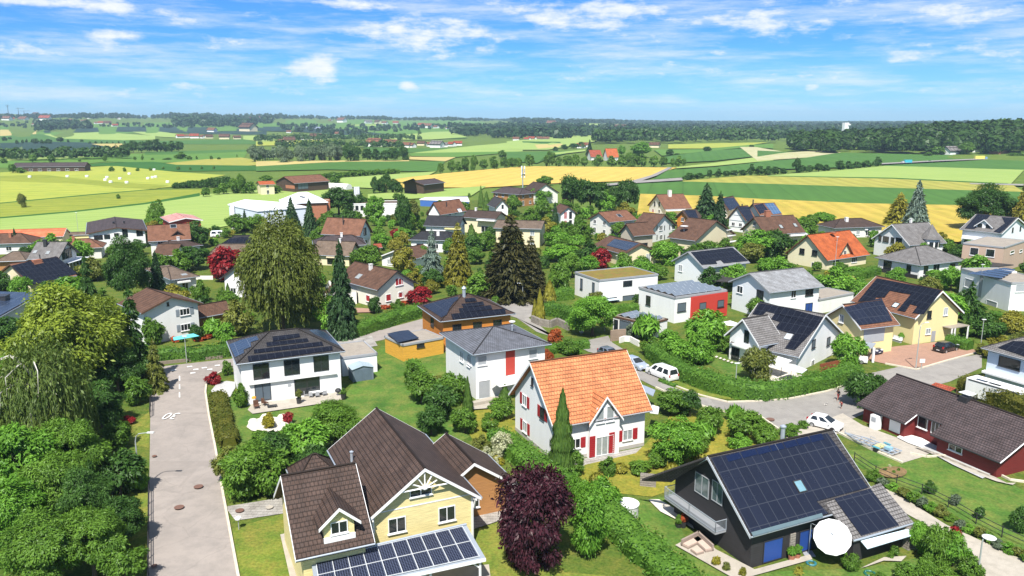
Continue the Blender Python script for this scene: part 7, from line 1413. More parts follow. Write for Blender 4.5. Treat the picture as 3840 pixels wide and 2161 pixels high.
# ================================================================== open country: trees, woods, far villages
def ftree(kind, u, vb, h_px, w_px, label=None, group=None):
 e = plant(kind, u, vb, vb-h_px, w_px, label=label, group=group, auto=False, trunk=h_px > 14); e.name = 'field_shrub' if 'shrub' in label or 'bush' in label else 'field_tree'
F1 = lambda x, y: px('F1', x, y); F2 = lambda x, y: px('F2', x, y); F3 = lambda x, y: px('F3', x, y); F4 = lambda x, y: px('F4', x, y)
k_ = 1000/2576*K
def frow(reg, kind, items, phrase, group=None):
 """trees read as (x, base y, height, width) in one zoom; labelled by their order from the left"""
 n_ = len(items)
 for i, (x, y, h, w_) in enumerate(sorted(items)):
  u, v = px(reg, x, y); lab = phrase if n_ == 1 else phrase+', '+ordi(i, n_)
  ftree(kind, u, v, h*k_, w_*k_, lab, group or phrase)
def ordi(i, n_):
 W = ('leftmost', 'second from left', 'third from left', 'fourth from left', 'fifth from left', 'sixth from left', 'seventh from left', 'eighth from left', 'ninth from left', 'tenth from left', 'eleventh from left', 'twelfth from left')
 C_ = {2: 'two', 3: 'three', 4: 'four', 5: 'five', 6: 'six', 7: 'seven', 8: 'eight', 9: 'nine', 10: 'ten', 11: 'eleven', 12: 'twelve'}
 if n_ == 2: return ('left one', 'right one')[i]
 if i == n_-1: return 'rightmost of '+C_.get(n_, str(n_))
 return (W[i] if i < 12 else '%dth from left' % (i+1))+' of '+C_.get(n_, str(n_))
frow('F1', 'olivet', [(215,1085,140,85)], 'lone slender tree standing in the near left meadow'); frow('F1', 'broad', [(1145,1000,50,45)], 'small dark shrub alone in the olive meadow')
frow('F1', 'broad', [(1080,735,52,60),(1205,738,46,38),(1330,732,38,42),(1455,728,36,36),(1578,712,28,32),(1722,720,38,46),(1840,718,26,22),(1950,712,30,26),(2068,712,40,26)], 'small round tree in the row behind the white bales')
frow('F1', 'broad', [(318,645,75,85),(500,645,75,85),(40,655,50,75),(1015,635,78,52),(770,640,26,28),(1305,625,38,30),(1378,625,60,28),(1475,622,24,34)], 'tree on the bright meadow beyond the left stable')
frow('F1', 'broad', [(125,750,90,85),(205,752,60,90),(445,730,90,60),(528,715,70,50)], 'tree beside the long mauve stable')
frow('F1', 'broad', [(1620,620,22,90),(1750,615,70,120),(1830,620,40,60),(1900,615,34,24),(2042,618,40,34),(2115,618,26,40),(2290,600,36,12)], 'bush at the rim of the small tan field')
frow('F1', 'dark', [(45,440,45,55),(98,425,26,32),(165,468,42,36),(220,465,40,30),(258,455,38,28),(340,465,52,85),(405,465,42,45),(470,466,48,80),(585,450,50,80),(660,452,30,28),(790,448,26,40)], 'dark tree along the far slate field')
frow('F1', 'dark', [(868,464,24,26),(925,464,28,28),(982,464,24,20),(1036,464,22,18),(1090,464,22,16),(1148,464,26,18),(1205,466,28,20)], 'tiny tree in the avenue before the far tan field')
frow('F1', 'broad', [(1985,980,95,85),(2100,960,70,75),(2160,955,110,110),(2255,950,150,130),(2330,950,190,110),(2420,950,120,120)], 'green tree at the hedge end beside the orange cottage')
frow('F2', 'dark', [(1150,945,160,90),(1260,945,190,120),(1330,945,140,110),(1385,945,110,90),(1195,940,130,80)], 'dark tree between the two field barns')
frow('F2', 'broad', [(765,850,100,130),(230,870,60,90),(100,830,60,140),(200,940,70,110),(60,930,60,90),(1355,1010,70,70),(2060,985,45,30)], 'leafy tree around the large brown barn')
frow('F2', 'broad', [(1785,755,105,80),(1890,745,125,95),(1960,735,100,80),(2020,735,140,85),(2110,725,150,85),(2200,715,100,100),(2300,715,130,100),(2400,705,110,90),(2480,700,100,80),(2545,700,90,70)], 'tree in the long row on the golden field, left half')
frow('F3', 'broad', [(30,695,90,90),(110,690,90,80),(220,690,120,120),(410,690,150,120),(500,690,100,80),(590,690,110,110),(665,690,125,100),(750,690,100,90),(880,690,120,110),(1010,690,110,110),(1110,690,120,110),(1200,690,140,130),(1300,690,130,120),(1420,690,110,110),(1510,690,100,80)], 'tree in the long row on the golden field, right half')
frow('F3', 'broad', [(1600,690,90,50),(1660,690,110,80),(1710,680,70,60)], 'tree at the right end of the golden field row'); frow('F3', 'lush', [(1300,600,150,210),(1110,580,100,80)], 'bright tree beside the orange roofed farmhouse'); frow('F3', 'spruce', [(800,580,150,75)], 'pointed dark conifer left of the orange roofed farmhouse')
frow('F3', 'dark', [(1580,580,60,85),(1640,575,20,60),(1937,545,55,80),(2365,505,32,60),(470,540,50,60),(560,520,50,80),(650,510,50,120),(720,505,60,100)], 'round bush on the fields beyond the farmhouse'); frow('F2', 'broad', [(2380,605,80,95),(1205,345,35,35),(1580,375,45,45)], 'lone round tree in the middle fields')
frow('F3', 'dark', [(1760,820,75,130),(1860,805,60,110),(1960,800,85,60),(2045,795,90,70),(2120,785,60,90),(2200,780,60,90),(2280,775,60,90),(2360,775,115,80),(2440,770,90,90),(2520,770,80,80)], 'shrub in the hedgerow above the green field')
frow('F4', 'dark', [(20,770,90,100),(100,765,85,90),(170,765,80,90),(250,760,60,80),(375,745,140,95),(430,740,70,80),(500,740,70,90),(590,735,80,90),(660,735,70,90),(800,725,100,110),(880,720,90,90),(960,705,70,100),(1050,700,75,110),(1155,690,100,90)], 'shrub in the hedgerow below the turquoise van')
frow('F4', 'broad', [(2020,580,130,140),(1740,580,90,130),(1650,592,50,90),(2200,575,100,130),(2470,600,50,110),(2560,600,60,90),(735,550,50,60),(2480,530,60,60)], 'tree at the edge of the right wood')
frow('F4', 'bush', [(500,1195,50,60),(560,1195,60,50),(600,1195,30,40),(705,1200,25,50),(1385,1360,40,60),(460,1260,70,90)], 'bush at the golden field behind the brown houses')
# hedges in the fields as countable shrubs
for i in range(22): t = i/21; u, v = F1(1690+t*520, 895-t*5); ftree('dbush', u, v-t*1, (50+60*t+R.uniform(-8, 8))*k_, 75*k_, 'green shrub in the long hedge left of the brown barn', 'shrubs of the long hedge left of the brown barn')
for i in range(20): t = i/19; u, v = F2(640+t*720, 800-t*45); ftree('bush', u, v, (55+R.uniform(-8, 8))*k_, 75*k_, 'green shrub in the hedge behind the brown barn', 'shrubs of the hedge behind the brown barn')
frow('F2', 'silver', [(30,610,110,110),(110,620,100,100),(170,615,120,100),(250,650,170,140),(320,640,120,110),(430,640,160,120),(520,630,140,110),(560,632,150,100),(650,630,170,130),(730,635,180,120),(800,630,150,110)], 'silvery willow in the long copse beyond the green field'); frow('F2', 'dark', [(890,640,180,110),(960,635,150,110),(1080,630,120,110),(1160,632,120,110),(1250,635,110,110),(1330,635,130,120),(1420,625,140,120),(20,640,90,80),(40,480,40,60),(480,630,110,90)], 'dark tree in the long copse beyond the green field')
frow('F1', 'silver', [(2460,640,160,130),(2540,635,150,110)], 'silvery willow at the left end of the copse'); frow('F1', 'dark', [(1230,550,90,90),(1290,552,120,90),(1370,552,110,110),(1440,550,120,100),(1520,548,130,120),(1600,545,100,90),(1660,545,110,100),(1730,540,100,90)], 'dark tree in the copse before the slate field')
def wood(name, mat, upper, lower, n_, hrange, label, asp=.75, quads=26, cat='wood', con=.25):
 """distant wood that reads as one mass: one object of many small leafy crowns"""
 rs = np.random.RandomState(n_); V = []; U = resample(upper, 60); Lo = resample(lower, 60)
 for i in range(n_):
  t = rs.uniform(0, 58.9); a = int(t); f = t-a; q = rs.uniform(0, 1); u = (U[a][0]*(1-f)+U[a+1][0]*f)*(1-q)+(Lo[a][0]*(1-f)+Lo[a+1][0]*f)*q; v = (U[a][1]*(1-f)+U[a+1][1]*f)*(1-q)+(Lo[a][1]*(1-f)+Lo[a+1][1]*f)*q
  p = T(u, v); h = rs.uniform(*hrange); w_ = h*asp*rs.uniform(.8, 1.2)
  if rs.uniform() < con: h *= 1.15; w_ *= .5
  d = unit(rs.normal(size=(quads, 3))); d[:, 2] = np.abs(d[:, 2])*1.2-.45; d = unit(d); c = d*np.array([w_/2, w_/2, h*.45])*rs.uniform(.75, 1.05, quads)[:, None]+np.array([p.x, p.y, p.z+h*.5])
  V.append(leaf_quads(c, d+rs.normal(size=(quads, 3))*.35+np.array([0, 0, .2]), np.full(quads, w_*(.42 if quads < 40 else .20))*rs.uniform(.7, 1.2, quads), 1.1, rs))
 V = np.concatenate(V); me = quadmesh(name, V, mat); o = bpy.data.objects.new(name, me); COL.objects.link(o); tag(o, label, cat, None, 'stuff'); return o
LFAR = leafmat('leaf_far', (.014,.044,.016), (.046,.090,.030), .1); LFAR2 = leafmat('leaf_far_bright', (.025,.070,.016), (.070,.130,.028), .15); LWOOD = leafmat('leaf_wood', (.018,.052,.010), (.062,.120,.022), .15)
wood('far_wood', LFAR, [(0,296),(300,290),(700,291),(1000,297),(1300,303)], [(0,302),(300,300),(700,301),(1000,304),(1300,307)], 1300, (11, 17), 'dark blue green forest along the far left horizon')
wood('far_wood', LFAR, [(430,296),(650,294),(680,296)], [(440,320),(600,322),(690,312)], 420, (14, 24), 'dark forest slope on the far hill left of centre', quads=30)
wood('far_wood', LFAR, [(1280,304),(1700,308),(2000,311),(2600,313)], [(1280,312),(1700,316),(2000,318),(2600,320)], 1700, (14, 22), 'forest along the far right horizon')
wood('far_wood', LFAR, [(1130,325),(1250,318),(1450,322),(1470,318)], [(1140,342),(1300,352),(1450,352),(1500,340)], 420, (12, 20), 'wooded strip behind the middle village', quads=30)
wood('far_wood', LFAR2, [(1500,350),(1650,345),(1800,338),(2000,335),(2000,330)], [(1500,364),(1650,362),(1800,362),(1900,362),(2000,362)], 330, (14, 22), 'mixed wood in the right middle distance', quads=60)
wood('far_wood', LFAR, [(1290,322),(1500,325),(1700,322),(2000,322)], [(1300,340),(1500,345),(1700,338),(2000,336)], 800, (12, 20), 'bluish woodland belt in front of the right horizon', quads=30)
wood('far_wood', LFAR, [(2000,316),(2300,318),(2600,320)], [(2000,338),(2300,338),(2600,338)], 700, (12, 22), 'bluish woodland behind the right wood', quads=30)
wood('far_wood', LFAR2, [(0,400),(150,397),(310,394)], [(0,408),(150,404),(320,401)], 110, (7, 12), 'row of grey green trees before the slate field at left', quads=50)
wood('far_wood', LFAR, [(0,312),(100,310),(300,312),(500,318)], [(0,322),(100,326),(300,322),(500,324)], 120, (6, 10), 'trees scattered among the houses of the upper left village')
wood('far_wood', LFAR, [(90,312),(150,312),(230,318)], [(95,334),(150,330),(230,324)], 130, (10, 18), 'dark block of trees at the left village edge')
wood('far_wood', LFAR, [(700,318),(850,318),(1120,318)], [(700,330),(850,345),(1120,326)], 160, (8, 14), 'tree groups on the middle far slopes'); wood('far_wood', LFAR2, [(640,352),(900,348),(1060,350)], [(640,360),(900,356),(1060,356)], 140, (8, 13), 'tree belt behind the small brown hamlet', quads=40); wood('far_wood', LFAR2, [(700,372),(860,370),(1010,372)], [(700,376),(860,375),(1010,376)], 120, (7, 11), 'thin tree belt behind the silvery copse', quads=40)
wood('wood', LWOOD, [(2260,364),(2400,356),(2500,350),(2620,348)], [(2260,372),(2400,368),(2500,366),(2620,366)], 80, (20, 27), 'tall dark wood on the rise at the far right', quads=420, con=.12)
wood('wood', LWOOD, [(1995,373),(2150,368),(2300,362),(2400,352),(2500,346),(2620,345)], [(1990,384),(2100,390),(2250,390),(2350,391),(2450,392),(2620,392)], 260, (16, 24), 'dense dark green wood on the right behind the road', quads=420, con=.12)
# far villages: small houses sharing four meshes
MH = []
for i, (wm, rm) in enumerate(((WH, T_BR2), (WH, T_RED), (CREAM, T_BR), (WH, T_GR))):
 b = MB(); b.box((-.5, -.35, -.3), (1, 0, 0), (0, .7, 0), (0, 0, .65)); b.face([(-.5, -.35, .35), (-.5, .35, .35), (-.5, 0, .62)][::-1]); b.face([(.5, -.35, .35), (.5, .35, .35), (.5, 0, .62)]); w_ = b.mesh('wall', wm)
 b = MB(); b.slab([(-.55, -.42, .32), (.55, -.42, .32), (.55, 0, .67), (-.55, 0, .67)], .04); b.slab([(-.55, 0, .67), (.55, 0, .67), (.55, .42, .32), (-.55, .42, .32)], .04); MH.append((w_, b.mesh('roof', rm)))
def village(reg, spots, label, group):
 for i, s in enumerate(spots):
  x, y, wpx = s[:3]; t = s[3] if len(s) > 3 else i % 4; u, v = px(reg, x, y); p = T(u, v); w_ = max(11, 1.3*wpx*(k_)*proj(p)[2]/FPX)
  e = empty('house', p, label, 'house', group, rz=R.uniform(-.8, .8)); e.scale = (w_, w_, w_*.85)
  for nm_, me in zip(('wall', 'roof'), MH[t]): o = bpy.data.objects.new(nm_, me); COL.objects.link(o); o.parent = e
village('F1', [(70,240,60),(110,238,40),(230,245,60,0),(260,232,30),(180,240,20,0),(300,210,40,0),(440,240,70,1),(470,232,40,1),(350,205,60,2),(680,260,50,0),(660,290,40,0),(740,285,40,1),(830,245,20,0),(860,215,18,0),(930,270,16,0),(980,275,40,1),(1040,280,50,2),(1110,300,40),(800,250,20,0),(330,285,30,0),(700,210,20,0),(610,200,20,2),(1150,225,14,0),(1190,205,14,0),(1270,200,14,0),(560,290,30,2)], 'small far house of the hillside village at upper left', 'houses of the upper left hillside village')
village('F1', [(1740,240,50,0),(1800,235,40,0),(1850,238,40,3),(1920,230,30,0),(2020,230,30,0),(2060,228,30,0),(2120,225,20,0),(2160,235,26,3),(2280,245,30,2),(2330,235,30,0),(2400,235,40,1),(2480,235,50,1),(2540,230,30,0)], 'tiny far house in the pale row below the horizon wood', 'houses in the pale far row left of centre')
village('F1', [(1740,408,50,1),(1880,410,60,1),(1960,410,40,0),(2020,412,50,2),(2170,420,70,2),(2290,420,50,2),(1800,405,30,0),(2400,345,110,2),(2050,352,60,0)], 'small brown roofed house of the hamlet beyond the lime field', 'houses of the brown roofed hamlet')
village('F2', [(245,460,40,0),(320,455,80,2),(470,425,40,0),(580,425,80,2),(620,420,40,2),(670,415,40,3),(800,385,50,0),(320,360,30,0),(1080,475,60,2),(1200,475,50,0),(720,250,30,0),(830,255,60,0),(1085,270,50,3),(1180,270,50,2),(1245,275,40,0),(1350,275,40,1),(1600,300,50,1),(1660,310,60,0),(1740,315,40,0),(1850,320,20,0)], 'small far house scattered on the middle slopes', 'far houses on the middle slopes')
village('F2', [(1400,490,60,3),(1450,500,70,0),(1500,500,50,0),(1690,490,40,0),(1750,500,90,3),(1810,495,60,3),(1890,488,60,1),(1950,480,60,1),(1600,480,50,2),(1300,490,90,0),(1150,490,110,0)], 'white or red roofed house of the village behind the dark copse', 'houses of the village behind the dark copse')
village('F3', [(240,430,50,1),(310,430,50,0),(200,435,40,1),(380,430,30,0),(90,432,40,0),(540,355,60,2),(600,360,50,2),(790,360,60,1),(1100,345,90,2),(950,360,30,0),(760,495,60,0),(720,505,40,1),(1430,500,70,2),(1740,380,60,0),(430,285,60,0),(460,280,40,3),(330,255,14,0),(270,255,14,0),(530,260,14,0),(980,265,14,0),(640,300,30,0)], 'small far house among the right middle woods', 'far houses among the right middle woods')
village('F4', [(660,345,50,0),(1380,322,24,0),(1690,330,40,0),(1240,325,40,3),(1050,370,20,0),(1870,575,120,3),(2110,545,60,3),(1770,300,14,0)], 'small pale house half hidden by the right wood', 'pale houses half hidden by the right wood')
# white silo tower, comm mast, cranes, pylon, bales, vehicles on the far road
p = T(*F4(845, 375)); d_ = proj(p)[2]; hh = (375-262)*k_*d_/FPX; ww = 48*k_*d_/FPX; b = MB(); e = empty('silo_tower', p, 'white silo tower rising above the right wood', 'tower'); b.cbox((p.x, p.y, p.z), ww, ww*.8, hh, .3); b.build('tower_body', WH, e); b = MB(); b.cbox((p.x+ww*.55, p.y-1, p.z+hh*.78), ww*.5, ww*.6, hh*.12, .3); b.build('tower_head', WH, e)
p = T(*F3(155, 890)); d_ = proj(p)[2]; hh = (890-685)*k_*d_/FPX; e = empty('mobile_mast', p, 'slim mobile phone mast with white antennas at the golden field', 'mast'); b = MB(); b.tube([p, p+Vector((0, 0, hh))], [.35, .2], 8); b.build('pole', ZINC, e)
for i, z in enumerate((.99, .90, .74, .66)):
 for a in (0, 2.1, 4.2): b = MB(); b.cbox(p+Vector((math.cos(a)*1.0, math.sin(a)*1.0, hh*z-2.0)), .5, .5, 2.4 if i in (0, 2) else 1.6, a); b.build('antenna', WH, e)
b = MB(); b.lathe(p+Vector((0, 0, hh*.58)), [(.25, 0), (1.3, .9), (.3, .95)], 10); b.build('platform', ZINC, e)
for i, (x, y0, y1, jl, jr) in enumerate(((85, 195, 90, 12, 12), (183, 190, 117, 22, 60), (236, 190, 143, 36, 60))):
 p = T(*F1(x, y0+8)); d_ = proj(p)[2]; m_ = lambda q: q*k_*d_/FPX; h = m_(y0-y1+8); e = empty('power_pylon' if i == 0 else 'tower_crane', p, ('lattice power pylon on the far left horizon', 'taller of the two tower cranes on the far left horizon', 'smaller right tower crane on the far left horizon')[i], 'pylon' if i == 0 else 'crane'); b = MB(); b.tube([p, p+Vector((0, 0, h))], [m_(4), m_(2)], 4); b.build('mast', DARKM, e)
 for dz in ((0, -.12) if i == 0 else (-.08,)): b = MB(); z = p+Vector((0, 0, h*(1+dz)-(0 if i else m_(4)))); b.tube([z-Vector((m_(jl+(8 if i == 0 and dz == 0 else 0)), 0, 0)), z+Vector((m_(jr+(8 if i == 0 and dz == 0 else 0)), 0, 0))], m_(1.6), 4); b.build('crossarm' if i == 0 else 'jib', DARKM, e)
bl_ = [(288,795),(652,790),(840,790),(1035,800),(1018,825),(1070,845),(1160,812),(1225,850),(1250,765),(1430,810),(1475,800),(1503,796),(1620,845),(1490,725)]; BM = None
for i, (x, y) in enumerate(bl_):
 p = T(*F1(x, y)); b = MB(); b.lathe((0, 0, 0), [(.95, 0), (1.1, .25), (1.1, 1.35), (.9, 1.6)], 10)
 if BM is None: BM = b.mesh('hay_bale', plain('bale_wrap', (.74, .75, .72), .5, .06))
 o = bpy.data.objects.new('hay_bale', BM); COL.objects.link(o); o.location = p; o.scale = (.95, .95, .95); tag(o, 'white wrapped hay bale lying in the yellow meadow', 'hay bale', 'white hay bales in the yellow meadow')
def wheelset(b, c, ax, rr, wd): b.tube([c-ax*wd/2, c+ax*wd/2], rr, 12)
TYRE = plain('tyre', (.02, .02, .021), .8, .1); RIM = plain('rim', (.5, .51, .53), .3, .1, metal=.6); LAMP = plain('headlight_glass', (.75, .76, .78), .15, .05); TAIL = plain('tail_light', (.35, .01, .01), .25, .05); PLATE = plain('number_plate', (.75, .75, .72), .5, .03)
def carpaint(n_, c, rough=.25):
 if n_ in MC: return MC[n_]
 m, nt, n, l = newmat(n_); b = finish(n, l, c, rough, spec=.5); b.inputs['Coat Weight'].default_value = .6; b.inputs['Coat Roughness'].default_value = .06; MC[n_] = m; return m
def car(name, label, cat, base, yaw, paint, L=4.0, W=1.75, H=1.5, prof=None, glass=None, wb=(.18, .80), wr=.31, group=None):
 """prof: side outline (x, z) as fractions, front at x=1; glass: list of (x0, x1) side window spans between belt and roof"""
 e = empty(name, base, label, cat, group); c, s = math.cos(yaw), math.sin(yaw)
 def w(x, y, z): return Vector((base.x+x*c-y*s, base.y+x*s+y*c, base.z+z))
 zb = prof['belt']*H; b = MB(); out = prof['out']; top = prof['top']
 lo = [(x*L-L/2, z*H) for x, z in out]; half = W/2
 rings = []
 def ring(y, sh): return [w(x*sh[0], y, z) for x, z in lo]
 ys = [(-half, .985), (-half*.96, 1.0), (half*.96, 1.0), (half, .985)]; R_ = [[w(x*k, y, .02+z if False else z) for x, z in lo] for y, k in ys]
 n_ = len(lo)
 for i in range(3):
  for k in range(n_): k2 = (k+1) % n_; b.face([R_[i][k], R_[i][k2], R_[i+1][k2], R_[i+1][k]])
 b.face(R_[0][::-1]); b.face(R_[3])
 tp = [(x*L-L/2, z*H) for x, z in top]; inset = .13*W
 base_t, roof_t = [tp[0], tp[3]], [tp[1], tp[2]]
 A_ = [w(tp[0][0], -half*.95, tp[0][1]), w(tp[3][0], -half*.95, tp[3][1]), w(tp[3][0], half*.95, tp[3][1]), w(tp[0][0], half*.95, tp[0][1])]; B_ = [w(tp[1][0], -half+inset, tp[1][1]), w(tp[2][0], -half+inset, tp[2][1]), w(tp[2][0], half-inset, tp[2][1]), w(tp[1][0], half-inset, tp[1][1])]
 mid = [(A_[i]*.04+B_[i]*.96) for i in range(4)]
 for i in range(4): j = (i+1) % 4; b.face([A_[i], A_[j], B_[j], B_[i]])
 cr = [p+Vector((0, 0, .05*H)) for p in [B_[i]*.86+sum(B_, Vector())/4*.14 for i in range(4)]]
 for i in range(4): j = (i+1) % 4; b.face([B_[i], B_[j], cr[j], cr[i]])
 b.face(cr); o = b.build('body', paint, e)
 bv = o.modifiers.new('bevel', 'BEVEL'); bv.width = .06; bv.segments = 2; bv.limit_method = 'ANGLE'; bv.angle_limit = rad(25)
 me = o.data; me.polygons.foreach_set('use_smooth', [True]*len(me.polygons))
 import bmesh as _bm
 bm = _bm.new(); bm.from_mesh(me); _bm.ops.remove_doubles(bm, verts=bm.verts, dist=.001); _bm.ops.recalc_face_normals(bm, faces=bm.faces); bm.to_mesh(me); bm.free()
 def pane(q, inn=.12, name_='window'):
  cc = sum(q, Vector())/4; nn = (q[1]-q[0]).cross(q[3]-q[0]).normalized(); 
  if nn.dot(cc-w(0, 0, zb)) < 0: nn = -nn
  qq = [cc+(p-cc)*(1-inn)+nn*.012 for p in q]; g = MB(); g.slab(qq if (qq[1]-qq[0]).cross(qq[2]-qq[0]).dot(nn) > 0 else qq[::-1], .01, down=nn*.012); g.build(name_, GLASS, e)
 pane([A_[1], A_[2], B_[2], B_[1]], .13, 'windscreen'); pane([A_[3], A_[0], B_[0], B_[3]], .18, 'rear_window')
 for (i0, i1) in ((0, 1), (3, 2)):
  for (f0, f1) in glass: pane([A_[i0]+(A_[i1]-A_[i0])*f0, A_[i0]+(A_[i1]-A_[i0])*f1, B_[i0]+(B_[i1]-B_[i0])*min(1, max(0, f1)), B_[i0]+(B_[i1]-B_[i0])*max(0, f0)], .16)
 ax = w(0, 1, 0)-w(0, 0, 0)
 for fx in wb:
  for sy in (-1, 1):
   cpt = w(fx*L-L/2, sy*(half-.09), wr); t = MB(); wheelset(t, cpt, ax, wr, .22); wh = t.build('wheel', TYRE, e); r = MB(); wheelset(r, cpt+ax*sy*.06, ax, wr*.66, .13); r.build('rim', RIM, wh)
 fz = prof.get('lz', .52)*H
 for sy in (-1, 1):
  g = MB(); g.cbox(w(L/2-.16, sy*(half-.30), fz-.08), .30, .36, .17, yaw); g.build('headlight', LAMP, e); g = MB(); g.cbox(w(-L/2+.08, sy*(half-.14), fz-.02), .20, .22, .34, yaw); g.build('tail_light', TAIL, e)
  g = MB(); g.cbox(w(tp[3][0]-L*.06, sy*(half+.09), zb-.02), .14, .2, .13, yaw); g.build('mirror', paint, e)
 for x in (-L/2-.005, L/2+.005): g = MB(); g.cbox(w(x, 0, fz*.62-.06), .03, .5, .11, yaw); g.build('number_plate', PLATE, e)
 g = MB(); g.cbox(w(L/2-.03, 0, fz*.45-.06), .10, W*.6, .16, yaw); g.build('grille', DKT, e)
 return e
HATCH = dict(belt=.60, out=[(.0,.18),(.0,.42),(.015,.60),(.08,.66),(.74,.66),(.93,.58),(.99,.46),(1,.18)], top=[(.03,.64),(.13,.97),(.50,1.0),(.76,.65)]); SEDAN = dict(belt=.62, out=[(.0,.2),(.0,.5),(.02,.64),(.74,.66),(.95,.56),(1,.4),(1,.18)], top=[(.04,.64),(.16,.97),(.52,1.0),(.74,.66)])
VAN = dict(belt=.52, out=[(.0,.15),(.0,.5),(.02,.56),(.82,.56),(.95,.50),(.995,.40),(1,.15)], top=[(.01,.55),(.05,.97),(.68,.97),(.86,.56)], lz=.42)
CW = carpaint('paint_white', (.80, .80, .80)); CS = carpaint('paint_silver_blue', (.33, .38, .46)); CB = carpaint('paint_black', (.012, .013, .017)); CBL = carpaint('paint_dark_blue', (.012, .018, .05)); CY = carpaint('paint_yellow', (.72, .52, .06)); CT = carpaint('paint_turquoise', (.06, .42, .52))
def yawpx(a, b): p, q = P(*a), P(*b); return math.atan2(q.y-p.y, q.x-p.x)
yv = yawpx(px('N4', 1800, 560), px('N4', 1655, 500)); pa, pb = P(*px('N4', 1800, 560)), P(*px('N4', 1655, 500)); sd = Vector((-math.sin(yv), math.cos(yv), 0)); mid_ = (pa+pb)/2-sd*.85
car('van', 'white minivan parked on the road right of the orange roof', 'van', mid_, yv, CW, 5.1, 1.9, 1.9, VAN, ((.04,.34),(.36,.66),(.70,.92)), (.19, .82), .34)
p2 = mid_+Vector((math.cos(yv), math.sin(yv), 0))*5.6-sd*(-.35); car('car', 'silver blue car parked nose to nose with the white minivan', 'car', p2, yv+math.pi, CS, 4.6, 1.8, 1.5, SEDAN, ((.06,.45),(.50,.90)), (.19, .81), .32)
p3 = p2+Vector((math.cos(yv), math.sin(yv), 0))*5.6+sd*.3; car('car', 'grey car mostly hidden behind the ridge of the orange roof', 'car', p3, yv+math.pi, carpaint('paint_grey', (.12, .14, .18)), 4.5, 1.8, 1.55, HATCH, ((.06,.45),(.50,.90)))
a_, b_ = px('Z3', 118, 985), px('Z3', 640, 1120); yv = yawpx(a_, b_); m_ = (P(*a_)+P(*b_))/2; sd = Vector((-math.sin(yv), math.cos(yv), 0)); car('car', 'small white hatchback parked at the driveway above the black solar roof', 'car', m_+sd*.8, yv, CW, 3.9, 1.68, 1.5, HATCH, ((.08,.46),(.52,.92)))
yv = yawpx(px('Z5', 1110, 215), px('Z5', 1305, 165)); m_ = (P(*px('Z5', 1110, 215))+P(*px('Z5', 1305, 165)))/2; sd = Vector((-math.sin(yv), math.cos(yv), 0)); car('car', 'black estate car parked tail first on the red paving', 'car', m_+sd*.85, yv, CB, 4.5, 1.8, 1.6, HATCH, ((.05,.45),(.50,.92)))
m_ = P(*px('N7', 675, 478)); car('car', 'dark blue car half under the carport on the red paving', 'car', m_+Vector((-1.0, 1.6, 0)), rad(-62), CBL, 4.2, 1.75, 1.5, HATCH, ((.06,.45),(.50,.90)))
m_ = P(*px('N7', 520, 560)); car('car', 'white car nosing out under the tree by the white carport post', 'car', m_+Vector((-1.3, .8, 0)), rad(-25), CW, 4.2, 1.75, 1.45, SEDAN, ((.06,.45),(.50,.90)))
m_ = P(*px('M5', 520, 1065)); car('van', 'small yellow van parked on the flat court behind the hedge', 'van', m_+Vector((0, 1.5, 0)), rad(75), CY, 4.2, 1.75, 1.75, VAN, ((.04,.45),(.50,.90)))
m_ = P(*px('M2', 195, 455)); car('van', 'white van standing on the drive left of the willow', 'van', m_, rad(15), CW, 5.2, 1.9, 2.0, VAN, ((.04,.45),(.50,.90)))
H = empty('carport', P(*px('N7', 560, 520)), 'small carport roof on a white post beside the dark blue car', 'carport'); polyroof(H, 'canopy', ZINC, [('N7',470,345,2.3),('N7',645,360,2.3),('N7',615,405,2.3),('N7',500,420,2.3)], .12); b = MB(); p = P(*px('N7', 612, 555)); b.cbox(p, .3, .3, 2.3); b.build('post', WOODW, H)
# far road vehicles
p = T(*F4(1445, 660)); e = empty('box_truck', p, 'turquoise van driving on the far right field road', 'truck'); b = MB(); b.cbox(p+Vector((.6, 0, .7)), 6.0, 2.4, 2.9, .1); b.build('box', CT, e); b = MB(); b.cbox(p+Vector((-3.6, 0, .5)), 1.8, 2.2, 1.9, .1); b.build('cab', plain('cab_grey', (.45, .45, .47), .4), e)
for dx in (-3.4, 2.4): b = MB(); b.tube([p+Vector((dx, -1.2, .5)), p+Vector((dx, 1.2, .5))], .5, 10); b.build('wheel', TYRE, e)
p = T(*F4(2150, 625)); e = empty('truck', p, 'yellow truck with blue cab on the far right field road', 'truck'); b = MB(); b.cbox(p+Vector((-.8, 0, .9)), 9.0, 2.5, 3.2, .08); b.build('box', plain('tarp_yellow', (.66, .60, .12), .6), e); b = MB(); b.cbox(p+Vector((4.9, 0, .6)), 2.0, 2.4, 2.6, .08); b.build('cab', plain('cab_blue', (.18, .32, .5), .4), e)
for dx in (-4, -2.6, 4.6): b = MB(); b.tube([p+Vector((dx, -1.25, .5)), p+Vector((dx, 1.25, .5))], .5, 10); b.build('wheel', TYRE, e)
p = T(*F4(1672, 645)); car('car', 'small dark car between the turquoise van and yellow truck', 'car', p, .1, CB, 4.4, 1.8, 1.6, HATCH, ((.06,.45),(.50,.90)))
